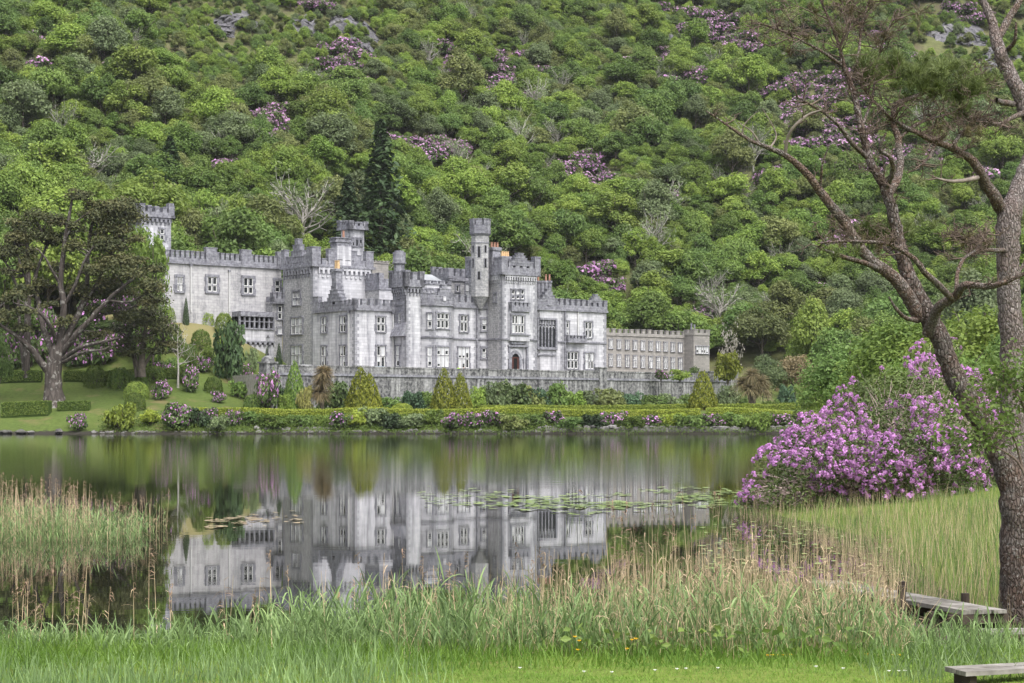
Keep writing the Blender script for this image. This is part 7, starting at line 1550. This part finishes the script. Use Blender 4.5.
straight = [
    [(1012, 640, 0, 15), (1011, 560, 0, 14.6), (1009, 470, 0, 14.6), (1008, 375, 0, 14.8), (1007, 300, 0, 14.2), (1006, 245, 0, 14.4), (1008, 213, 0, 14.6), (1015, 193, .1, 11.5), (1022, 172, .2, 10), (1031, 150, .3, 9.4), (1033, 128, .4, 9), (1023, 105, .5, 9.4), (1014, 83, .5, 9.2), (1006, 66, .6, 9), (1000, 52, .6, 8.4), (995, 36, .7, 7), (991, 20, .8, 5.6), (978, -8, .9, 4.4)],
    [(1003, 212, 0, 8.6), (994, 199, -.2, 7.6), (985, 186, -.3, 7), (977, 170, -.5, 6), (968, 160, -.6, 5), (951, 150, -.8, 4.2), (935, 144, -1, 3.6), (920, 135, -1.2, 3), (904, 127, -1.3, 2.4), (892, 118, -1.4, 1.4)],
    [(997, 40, .7, 5.6), (1008, 20, .9, 5), (1019, 2, 1, 4.4), (1024, -14, 1.1, 3.6)], [(978, 178, -.5, 3.2), (966, 180, -.7, 2.6), (950, 181, -.9, 2), (936, 178, -1, 1)], [(951, 150, -.8, 3), (956, 140, -.7, 2.6), (966, 128, -.6, 2.2), (984, 116, -.5, 1.2)],
    [(1014, 104, .5, 4), (1004, 103, .2, 3.8), (996, 100, 0, 3.2)], [(1028, 112, .5, 4), (1012, 118, 0, 3), (1000, 124, -.4, 2.2), (985, 122, -.7, 1.2)], [(935, 144, -1, 2.4), (930, 156, -1.2, 2), (920, 166, -1.4, 1.2)], [(1008, 50, .6, 3), (1015, 40, .3, 2.4), (1016, 22, .2, 1.4)], [(1030, 128, .4, 4), (1046, 110, .8, 3), (1060, 96, 1.2, 1.6)],
    [(1009, 250, 0, 3), (990, 250, -.6, 2.6), (972, 246, -1, 1.9), (960, 236, -1.2, 1)], [(1010, 282, 0, 3.4), (1026, 262, .2, 2.6), (1040, 240, .3, 1.6)]]
pine('pine_tree', 'upright pine with a thick scaly grey trunk forking near the top right corner', 26.0, straight, [(1, .34, 3, 0, 4), (4, .26, 3, 0, 2), (6, .3, 3, 0, 2), (7, .26, 2, 0, 2), (9, .4, 3, 0, 2), (10, .26, 3, 0, 3), (3, .2, 2, 0, 1)], 602,
     [('needle', [(985, 78, 0, 24, 10, .6), (968, 92, -.4, 26, 9, .6), (1045, 90, 1, 30, 14, .5)], 17, .10, .012), ('needle_brown', [(955, 130, -.8, 30, 12, .25), (975, 240, -1, 22, 8, .3)], 14, .09, .010)], dead=(3,), slim=0.8, barks=('palepine', 'pinelimb'))
# leafy sapling in front of the leaning trunk
D1 = 22.6; o = Vector((xat(1030, D1), D1, nearz(xat(1030, D1), D1))); T = Tubes(); r = np.random.default_rng(640); tips = []
for a in ([(1030, 600), (1032, 520), (1022, 460), (1004, 430), (982, 420)], [(1030, 600), (1034, 500), (1030, 430), (1016, 396), (1000, 392)], [(1032, 520), (1020, 470), (1000, 450), (974, 440)], [(1034, 500), (1036, 440), (1030, 400), (1020, 385)]):
    P = np.array([[xat(x, D1) - o.x, r.uniform(-.3, .1), zat(y, D1) - o.z] for x, y in a]); P = smooth_path(P, 4); T.tube(P, np.linspace(0.025, 0.005, len(P)), 5)
    twiggy(T, r, P[len(P) // 2:], 0.008, 0.4, 2, tips)
sp = tag(empty('sapling', o), 'leafy bright green sapling in front of the leaning pine trunk', 'sapling'); link('stem', T.mesh('sapling_stems', M['twig']), sp)
B = np.array([t[0] for t in tips]); n = 16; P = np.repeat(B, n, 0) + 0.13 * r.standard_normal((len(B) * n, 3)); link('foliage', leafmesh('sapling_leaves', leaf_quads(P, unit(r, len(P)) + np.array([0, -.2, 0.9]), 0.075 * r.uniform(.6, 1.3, len(P)), r, 0.6), np.repeat(r.random(len(B)), n) * .5 + .5 * r.random(len(P)), M['leaf_mid']), sp)

# --- jetty and stepping planks
M['plank'] = None
def plank_mat():
    m, n, l = newmat('weathered_plank'); tc = n.new('ShaderNodeTexCoord').outputs['Object']; g = noise(n, l, mapping(n, l, tc, (1.2, 22, 8)), 1.0, 5, 0.65); k = noise(n, l, tc, 2.5, 4, 0.6)
    c = mixc(n, l, 0.5, ramp(n, l, g, [(0.35, (0.10, 0.09, 0.08)), (0.65, (0.36, 0.335, 0.31))]), ramp(n, l, k, [(0.4, (0.08, 0.075, 0.06)), (0.6, (0.34, 0.32, 0.295))])); principled(n, l, c, 0.9, 0.2, bump(n, l, g, 0.5, 0.01)); return m
M['plank'] = plank_mat(); M['post'] = simple('dark_wet_timber', (0.055, 0.042, 0.034), 0.85, 0.2, 0.5, 5.0)
JA = Vector((xat(962, 22.3), 22.3, 0)); jz = zat(611, 22.3); JB = Vector((xat(800, 26.2), 26.2, 0)); jd = (JB - JA).normalized(); jang = math.atan2(jd.y, jd.x); JL = (JB - JA).length; jw = 0.62
jet = tag(empty('jetty', (JA.x, JA.y, 0), jang), 'weathered grey plank jetty on posts running into the reeds', 'jetty')
for i in range(3):
    mb = MB(); w = jw / 3; y0 = -jw + i * w + 0.008; mb.hexa([(-0.06 + 0.03 * i, y0, jz - 0.045), (JL, y0, jz - 0.045), (JL, y0 + w - 0.016, jz - 0.045), (-0.06 + 0.03 * i, y0 + w - 0.016, jz - 0.045), (-0.06 + 0.03 * i, y0, jz + 0.004 * i), (JL, y0, jz), (JL, y0 + w - 0.016, jz), (-0.06 + 0.03 * i, y0 + w - 0.016, jz + 0.004 * i)]); mb.build('plank', [M['plank']], jet)
for x in (0.05, 1.3, 2.7, 3.9):
    mb = MB(); mb.box(x - 0.05, x + 0.05, -jw - 0.03, 0.03, jz - 0.17, jz - 0.05); mb.build('cross_beam', [M['post']], jet)
for y in (-jw - 0.0, 0.0):
    mb = MB(); mb.box(0.1, JL, y - 0.03 + (0.05 if y < -0.1 else -0.05), y + 0.03 + (0.05 if y < -0.1 else -0.05), jz - 0.27, jz - 0.175); mb.build('side_beam', [M['post']], jet)
for x, y, up in ((0.12, 0.07, -0.06), (0.12, -jw - 0.07, -0.06), (1.25, 0.09, 0.20), (0.55, 0.09, -0.06), (1.0, -jw - 0.09, 0.10), (2.6, 0.08, 0.10), (2.5, -jw - 0.08, 0.12), (3.9, 0.08, 0.08)):
    mb = MB(); mb.cyl(x, y, -0.6, jz + up, 0.062, 0.055, 9); mb.build('post', [M['post']], jet)
def step(label, px, py, D, L, ang, w=0.30, leg=0.35, n=2):
    t = tag(empty('plank_step', (xat(px, D), D, zat(py, D)), ang), label, 'step')
    for i in range(n):
        mb = MB(); mb.box(0, L, i * w / n * 1.0, (i + 1) * w / n - 0.012, -0.034, 0.003 * i); mb.build('plank', [M['plank']], t)
    for x in (0.10, L - 0.12):
        mb = MB(); mb.box(x - 0.03, x + 0.03, 0.05, w - 0.03, -0.045 - leg, -0.047); mb.build('leg', [M['post']], t)
step('lower plank step beside the near end of the jetty', 990, 632, 21.6, 0.75, 0.12, 0.34, 0.3); step('grey plank bench step in the bottom right corner', 966, 672, 13.6, 1.1, 0.34, 0.30, 0.10)

# --- reeds, sedges, grass
def gz(x, y): return np.maximum(near_z(x, y), -0.25)
def reedbed(name, label, cat, sp, X, Y, hts, r, leaves=6, mat='reed_green', lw=0.02, ll=0.42, lean=0.10):
    """green reed plants: a stem with arching blades"""
    n = len(X); Z = gz(X, Y); base = np.stack([X, Y, Z], 1); ld = r.standard_normal((n, 3)) * lean; ld[:, 2] = 1
    V0, c0 = blades(base, hts, 0.010, ld, np.zeros(n), r, 2); parts = [(V0, bladequads(n, 2), np.repeat(c0, 2))]; off = len(V0)
    k = leaves; P0 = np.repeat(base, k, 0); H = np.repeat(hts, k); f = np.tile(np.linspace(0.12, 0.92, k), n) + 0.05 * r.standard_normal(n * k); P0 = P0 + np.repeat(ld, k, 0) * (H * f)[:, None]
    az = r.random(n * k) * 6.283; el = r.uniform(1.3, 4.0, n * k); d = np.stack([np.cos(az), np.sin(az), el], 1); L = ll * r.uniform(0.6, 1.3, n * k) * (0.6 + 0.5 * H)
    V1, c1 = blades(P0, L, lw * r.uniform(0.7, 1.3, n * k), d, r.uniform(0.2, 0.75, n * k), r, 4); c1 = np.clip(0.5 * np.repeat(r.random(n), k) + 0.5 * c1, 0, 1)
    V = np.concatenate([V0, V1]); Q = np.concatenate([bladequads(n, 2), bladequads(n * k, 4) + off]); cl = np.concatenate([np.repeat(c0, 2), np.repeat(c1, 4)])
    return tag(link(name, npmesh(name, V, Q, M[mat], clump=cl)), label, cat, kind='stuff')
def deadreeds(name, label, X, Y, hts, r, plume=0.5, lean=0.06, w=0.011):
    n = len(X); base = np.stack([X, Y, gz(X, Y)], 1); d = r.standard_normal((n, 3)) * lean; d[:, 2] = 1
    bent = r.random(n) < 0.07; d[bent] += r.standard_normal((bent.sum(), 3)) * np.array([0.7, 0.3, 0]) 
    V0, c0 = blades(base, hts, w * r.uniform(0.7, 1.3, n), d, r.uniform(0, 0.03, n), r, 3); V0 = V0.reshape(n, 4, 2, 3)
    mid = V0.mean(2, keepdims=True); V0[:, 1:3] = mid[:, 1:3] + (V0[:, :1] - mid[:, :1]) * 0.85; V0[:, 3:] = mid[:, 3:] + (V0[:, :1] - mid[:, :1]) * 0.4; V0 = V0.reshape(-1, 3)
    Q = [bladequads(n, 3)]; Vs = [V0]; mi = [np.zeros(n * 3)]; cl = [np.repeat(c0, 3)]; off = len(V0)
    pk = np.where(r.random(n) < plume)[0]; m = 11; tip = V0.reshape(n, 4, 2, 3)[pk, 3].mean(1)
    if len(pk):
        P = np.repeat(tip, m, 0) - np.repeat(d[pk] / np.linalg.norm(d[pk], axis=1, keepdims=True), m, 0) * (0.20 * r.random((len(pk) * m, 1))); sd = np.repeat(r.standard_normal((len(pk), 3)) * np.array([1, 1, 0]), m, 0); dv = sd * 0.6 + 0.45 * unit(r, len(P)) + np.array([0, 0, 0.7])
        V1, c1 = blades(P, r.uniform(0.06, 0.14, len(P)), 0.016, dv, r.uniform(0.3, 1.2, len(P)), r, 2); Vs.append(V1); Q.append(bladequads(len(P), 2) + off); mi.append(np.ones(len(P) * 2)); cl.append(np.repeat(c1, 2))
    # old curled leaves on the stems
    k = 2; H = np.repeat(hts, k); P = np.repeat(base, k, 0) + np.repeat(d, k, 0) * (H * r.uniform(0.25, 0.85, n * k))[:, None]; az = r.random(n * k) * 6.283; dv = np.stack([np.cos(az) * 0.6, np.sin(az) * 0.6, r.uniform(0.2, 1.6, n * k)], 1); off2 = sum(len(v) for v in Vs)
    V2, c2 = blades(P, r.uniform(0.12, 0.32, n * k), 0.010, dv, r.uniform(0.4, 1.3, n * k), r, 3); Vs.append(V2); Q.append(bladequads(n * k, 3) + off2); mi.append(np.zeros(n * k * 3)); cl.append(np.repeat(c2, 3))
    return tag(link(name, npmesh(name, np.concatenate(Vs), np.concatenate(Q), [M['reed_tan'], M['plume']], np.concatenate(mi), np.concatenate(cl))), label, 'reeds', kind='stuff')
def grassy(name, label, X, Y, L, w, r, mat='grass', lean=0.5, droop=0.35, segs=3, cat='grass'):
    n = len(X); base = np.stack([X, Y, gz(X, Y) - 0.01], 1); d = r.standard_normal((n, 3)) * lean; d[:, 2] = 1; V, c = blades(base, L, w, d, droop * r.uniform(0.3, 1.5, n), r, segs)
    c = np.clip(0.55 * _vn(X * 1.7, Y * 1.7, 8) + 0.45 * c, 0, 1); return tag(link(name, npmesh(name, V, bladequads(n, segs), M[mat], clump=np.repeat(c, segs))), label, cat, kind='stuff')
r = np.random.default_rng(701)
def spot(n, px0, px1, D0, D1): D = r.uniform(D0, D1, n); px = r.uniform(px0, px1, n); return (px - CX) / F * D, D, px
# foreground green reed bed (blades reach about knee to hip height)
def upto(py, Y, X): return HC - (py - YH) * Y / F - gz(X, Y)
X, Y, px = spot(3600, -20, 1010, 16.9, 22.0); dens = np.interp(px, [0, 60, 150, 230, 300, 420, 560, 760, 850, 890, 930, 1000], [.45, .3, .3, .4, .6, .75, .9, 1, .8, .25, .13, .13]); thin = np.interp(px, [0, 300, 420, 900], [20.2, 20.6, 21.4, 22]); k = (r.random(len(X)) < dens) & (Y < thin); X, Y, px = X[k], Y[k], px[k]
H = upto(np.interp(px, [0, 80, 200, 300, 420, 560, 760, 870, 910, 1000], [622, 632, 620, 602, 594, 592, 584, 588, 614, 624]), Y, X) * (.55 + .62 * _vn(X * 1.9, Y * 1.5, 41)) * r.uniform(.5, 1.12, len(X))
reedbed('green_reed_bed', 'dense fresh green reeds along the near shore', 'reeds', None, X, Y, np.maximum(H, .15), r, 7, lw=0.0185, ll=0.42)
# dead reeds standing through it
X, Y, px = spot(6200, 290, 905, 17.6, 22.6); k = r.random(len(X)) < (.12 + 1.1 * np.clip(_vn(X * 2.6, Y * 2.2, 31) - .3, 0, 1)) * np.interp(px, [300, 430, 560, 640, 760, 870, 905], [.05, .12, .4, .65, 1, .8, .2]); X, Y, px = X[k], Y[k], px[k]
H = upto(np.interp(px, [300, 450, 560, 640, 760, 905], [590, 580, 566, 552, 540, 556]) + r.normal(0, 14, len(X)), Y, X) * np.where(r.random(len(X)) < .25, r.uniform(.5, .9, len(X)), 1)
deadreeds('dead_reed_bed', 'dense stand of dry straw-coloured reed stems behind the green reeds', X, Y, H, r, 0.08, w=0.0125)
X, Y, px = spot(700, 380, 905, 16.8, 18.6); k = r.random(len(X)) < np.interp(px, [380, 600, 740, 905], [.15, .4, 1, .7]); X, Y, px = X[k], Y[k], px[k]; deadreeds('broken_dead_reeds', 'short broken straw stems leaning among the near green reeds', X, Y, r.uniform(.3, .95, len(X)), r, 0.0, lean=.22, w=.011)
X, Y, px = spot(30, 590, 770, 19.5, 22); deadreeds('tall_reed_stems', 'few taller plumed reed stems rising above the dry stand', X, Y, 1.7 * r.uniform(.85, 1.15, len(X)), r, 0.9)
X, Y, px = spot(46, 0, 560, 18.4, 21.6); deadreeds('plumed_reed_stems', 'scattered brown plumed reeds standing in the water at the near left', X, Y, upto(r.uniform(545, 600, len(X)), Y, X), r, 0.95)
X, Y, px = spot(12, 10, 110, 18.6, 20.4); deadreeds('plumed_reed_tuft', 'small tuft of brown plumed reeds at the left near edge', X, Y, upto(r.uniform(570, 612, len(X)), Y, X), r, 1.0)
# finer blades filling the left foreground
X, Y, px = spot(9500, -20, 470, 13.2, 20.0); k = r.random(len(X)) < np.interp(px, [0, 330, 470], [1, .9, .1]) * (.25 + .9 * _vn(X * 2.2, Y * 1.6, 44)); X, Y, px = X[k], Y[k], px[k]
grassy('fine_reed_shoots', 'fine young reed shoots filling the left foreground', X, Y, np.maximum(.12, upto(np.interp(px, [0, 60, 150, 300, 470], [628, 638, 632, 622, 634]), Y, X)) * (.45 + .7 * _vn(X * 1.7, Y * 1.3, 45)) * (.3 + .9 * r.random(len(X)) ** 1.8), 0.012, r, 'reed_green', 0.22, 0.25)
# reed island at left
X, Y, px = spot(1300, -30, 182, 41.0, 47.5); k = (px < 182 - (47.5 - Y) * 7 - 14 * _vn(Y, Y * 0, 3)) & (r.random(len(X)) < np.interp(px, [0, 110, 150, 182], [1, .95, .5, .25])); X, Y, px = X[k], Y[k], px[k]
reedbed('green_reed_island', 'green reeds growing in the lake at the left', 'reeds', None, X, Y, np.interp(px, [0, 90, 182], [.82, .74, .6]) * r.uniform(.6, 1.2, len(X)), r, 4, lw=0.024, ll=0.4)
X, Y, px = spot(850, -30, 178, 41.2, 47.0); k = (px < 178 - (47 - Y) * 7) & (r.random(len(X)) < np.interp(px, [0, 90, 130, 178], [1, .8, .4, .25])); X, Y, px = X[k], Y[k], px[k]
deadreeds('dead_reed_island', 'dry plumed reeds standing among the green ones in the lake at left', X, Y, np.interp(px, [0, 80, 110, 180], [1.55, 1.4, 1.1, 1.15]) * r.uniform(.5, 1.12, len(X)), r, 0.6, w=0.014)
# sedge on the right bank
n = 14000; D = 23.5 + 36 * r.random(n) ** 1.3; xs_ = np.interp(D, _SY, _SX); X = xs_ - 1.0 + 7.5 * r.random(n) ** 1.2; k = X < 0.31 * D; X, Y = X[k], D[k]
grassy('sedge_bank', 'tall green sedge covering the right bank below the rhododendron', X, Y, r.uniform(.4, 1.0, len(X)) * (.55 + .7 * _vn(X * .9, Y * .45, 61)) * np.interp(Y, [30, 45, 58], [1, .7, .5]), 0.015, r, 'sedge', 0.2, 0.18)
n = 3200; D = 23.5 + 30 * r.random(n) ** 1.2; xs_ = np.interp(D, _SY, _SX); X = xs_ - 1.6 + 5.5 * r.random(n) ** 1.3; k = (X < 0.31 * D); X, Y = X[k], D[k]
grassy('dry_sedge', 'dry straw stems among the green sedge on the right bank', X, Y, r.uniform(.5, 1.15, len(X)) * np.interp(Y, [30, 45, 58], [1, .7, .5]), 0.010, r, 'reed_tan', 0.12, 0.05, cat='sedge')
n = 420; D = r.uniform(26, 46, n); X = np.interp(D, _SY, _SX) - r.uniform(0.3, 3.2, n) ; grassy('inlet_sedge', 'thin sedge stems standing in the water of the inlet', X, D, r.uniform(.35, .75, n), 0.010, r, 'sedge', 0.12, 0.1, cat='sedge')
X, Y, px = spot(260, 560, 760, 44, 62); grassy('lake_sedge', 'sparse sedge stems standing in the lake among the lily pads', X, Y, r.uniform(.25, .75, len(X)), 0.016, r, 'sedge', 0.10, 0.05, cat='sedge')
# grass on the near bank: rough tufts at the reeds' foot, short lawn in front
X, Y, px = spot(15000, -20, 1040, 15.0, 19.2); k = (r.random(len(X)) < np.interp(Y, [15, 15.8, 17, 19.2], [.25, .6, 1, .8]) * (0.35 + 0.9 * _vn(X * 1.6, Y * 2.0, 4))); X, Y, px = X[k], Y[k], px[k]
grassy('rough_grass', 'tufts of long bright green grass at the foot of the reeds', X, Y, np.interp(px, [0, 300, 700, 880, 950, 1000], [.34, .28, .24, .24, .17, .15]) * r.uniform(.5, 1.3, len(X)), 0.011, r, 'grass', 0.35, 0.35)
X, Y, px = spot(34000, -10, 1034, 13.3, 17.0); grassy('short_grass', 'short mown grass of the near lawn', X, Y, r.uniform(.03, .075, len(X)), 0.007, r, 'grass', 0.6, 0.3, 2)
X, Y, px = spot(380, 885, 1040, 17.6, 22.0); grassy('jetty_grass', 'long rank grass around the jetty and plank steps', X, Y, r.uniform(.2, .5, len(X)), 0.018, r, 'reed_green', 0.28, 0.3)
X, Y, px = spot(900, 860, 1045, 13.9, 17.6); k = r.random(len(X)) < np.interp(px, [860, 910, 960, 1045], [.2, 1, .75, .6]); X, Y, px = X[k], Y[k], px[k]; grassy('corner_grass', 'long rank grass in the bottom right corner by the plank', X, Y, r.uniform(.12, .36, len(X)), 0.013, r, 'reed_green', 0.3, 0.3)
X, Y, px = spot(220, 560, 880, 16.4, 17.6); V, c = [], []
# broad weeds
wd = tag(link('weeds', leafmesh('weeds', leaf_quads(np.stack([X, Y, gz(X, Y) + r.uniform(.05, .3, len(X))], 1), unit(r, len(X)) + np.array([0, -.3, .8]), r.uniform(.05, .12, len(X)), r, .6), r.random(len(X)), M['leaf_mid'])), 'low broad-leaved weeds among the grass at the reed edge', 'weeds', kind='stuff')
# --- lily pads
def pads_stuff(name, label, n, px0, px1, py0, py1, mat, r, size, shape=None):
    py = r.uniform(py0, py1, n); px = r.uniform(px0, px1, n); D = F * HC / (py - YH)
    if shape is not None: k = shape(px, py, r); px, D = px[k], D[k]
    X = (px - CX) / F * D; n = len(X); a = np.arange(8) * 2 * math.pi / 8; s = size * r.uniform(.6, 1.3, n); ph = r.random(n) * 6.28
    V = np.stack([X[:, None] + np.cos(a + ph[:, None]) * s[:, None], D[:, None] + np.sin(a + ph[:, None]) * s[:, None], np.full((n, 8), 0.012) + 0.02 * r.random((n, 1)) + 0.015 * r.random((n, 8))], -1).reshape(-1, 3)
    return tag(link(name, npmesh(name, V, np.arange(n * 8).reshape(n, 8), M[mat], clump=r.random(n))), label, 'lily pads', kind='stuff')
pads_stuff('lily_pads', 'scattered green lily pads floating across the reflection of the castle', 4200, 415, 752, 487, 518, 'lily', r, 0.13, lambda x, y, q: q.random(len(x)) < np.interp(x, [415, 470, 540, 640, 748], [.15, .35, .6, .9, 1]) * np.clip(1.3 - np.abs(y - (501 + 4 * np.sin(x / 40))) / 9, 0, 1) * (_vn(x / 14, y / 2.2, 12) > .42))
pads_stuff('brown_lily_pads', 'drift of brown faded lily pads in the middle left of the lake', 1100, 205, 302, 508, 529, 'lilydead', r, 0.085, lambda x, y, q: (np.abs(y - (525 - (x - 205) * 0.085)) < 2.0 + 5 * q.random(len(x))) & (_vn(x / 11, y / 1.8, 14) > .56))
pads_stuff('inlet_lily_pads', 'small lily pads in the inlet beside the sedge', 260, 700, 900, 520, 585, 'lily', r, 0.07)
def pad(label, px, py, s):
    D = F * HC / (py - YH); n = 22; m = MB(); vs = [(0, 0, 0)] + [(math.cos(a) * (1 + .03 * math.sin(3 * a)), math.sin(a), 0.02 * math.sin(2 * a)) for a in np.linspace(0.18, 6.1, n)]
    m.add(vs, [(0, i, i + 1) for i in range(1, n)]); m.add([(x * 1.0, y * 1.0, z - 0.012) for x, y, z in vs], [(0, i + 1, i) for i in range(1, n)])
    o = m.build('lily_pad', [M['lily']], None, True, (xat(px, D), D, 0.03), _k.uniform(0, 6)); o.scale = (s, s, s); tag(o, label, 'lily pad')
for a in (('large pale lily pad left of the others close to the near reeds', 122, 640, .22), ('pale lily pad right of the large one near the reeds', 148, 637, .2), ('small lily pad farther out above the pale pair', 160, 633, .14), ('lily pad at the right end of the near group', 190, 638, .16), ('lily pad half hidden by the reed blades', 183, 646, .15), ('narrow lily pad touching the left reed tuft', 108, 643, .14)): pad(*a)
# --- small flowers in the grass
def flower(kind, label, px, py, D, mat, s, group):
    x = xat(px, D); z0 = nearz(x, D); z1 = max(z0 + 0.05, zat(py, D)); t = tag(empty(kind, (x, D, z0), _k.uniform(0, 6)), label, 'flower', group); h = z1 - z0
    m = MB(); m.cyl(0, 0, 0, h, 0.003, 0.002, 4); m.build('stem', [M['grass']], t); m = MB()
    for i in range(6):
        a = i * math.pi / 3; c_, s_ = math.cos(a), math.sin(a); m.add([(0, 0, h), (c_ * s * .7 - s_ * s * .4, s_ * s * .7 + c_ * s * .4, h + s * .25), (c_ * s * 1.2, s_ * s * 1.2, h + s * .4), (c_ * s * .7 + s_ * s * .4, s_ * s * .7 - c_ * s * .4, h + s * .25)], [(0, 1, 2, 3)])
    m.cyl(0, 0, h - .004, h + s * .4, s * .35, s * .3, 8); m.build('petals', [M[mat]], t)
for px, py in ((575, 637), (579, 641), (578, 650), (632, 640), (636, 639), (627, 649), (768, 663), (773, 664), (776, 662), (791, 661), (893, 659), (900, 672), (783, 666), (866, 671), (774, 665)): flower('buttercup', 'yellow buttercup in the long grass below the reeds', px, py, 16.6, 'buttercup', .022, 'buttercups in the grass')
for px, py in ((816, 669), (843, 673), (889, 679), (905, 678), (899, 681), (677, 674), (686, 673), (718, 672), (584, 672), (520, 668), (612, 675), (655, 678)): flower('daisy', 'small white daisy in the short lawn grass', px, py, 14.6, 'daisy', .016, 'daisies in the lawn')
# ------------------------------------------------------------------ thin damp air over the lake and slope
hz = MB(); hz.box(-3050, 3050, -3050, 3050, -3.4, 330)
hzm, _n, _l = newmat('damp_air'); _pv = _n.new('ShaderNodeVolumePrincipled'); _pv.inputs['Color'].default_value = (0.92, 0.95, 0.98, 1); _pv.inputs['Density'].default_value = 0.00005; _pv.inputs['Anisotropy'].default_value = 0.0
_o = _n.new('ShaderNodeOutputMaterial'); _l.new(_pv.outputs[0], _o.inputs['Volume'])
ho = hz.build('haze', [hzm]); tag(ho, 'thin pale damp air softening the far hillside', 'haze', kind='stuff')
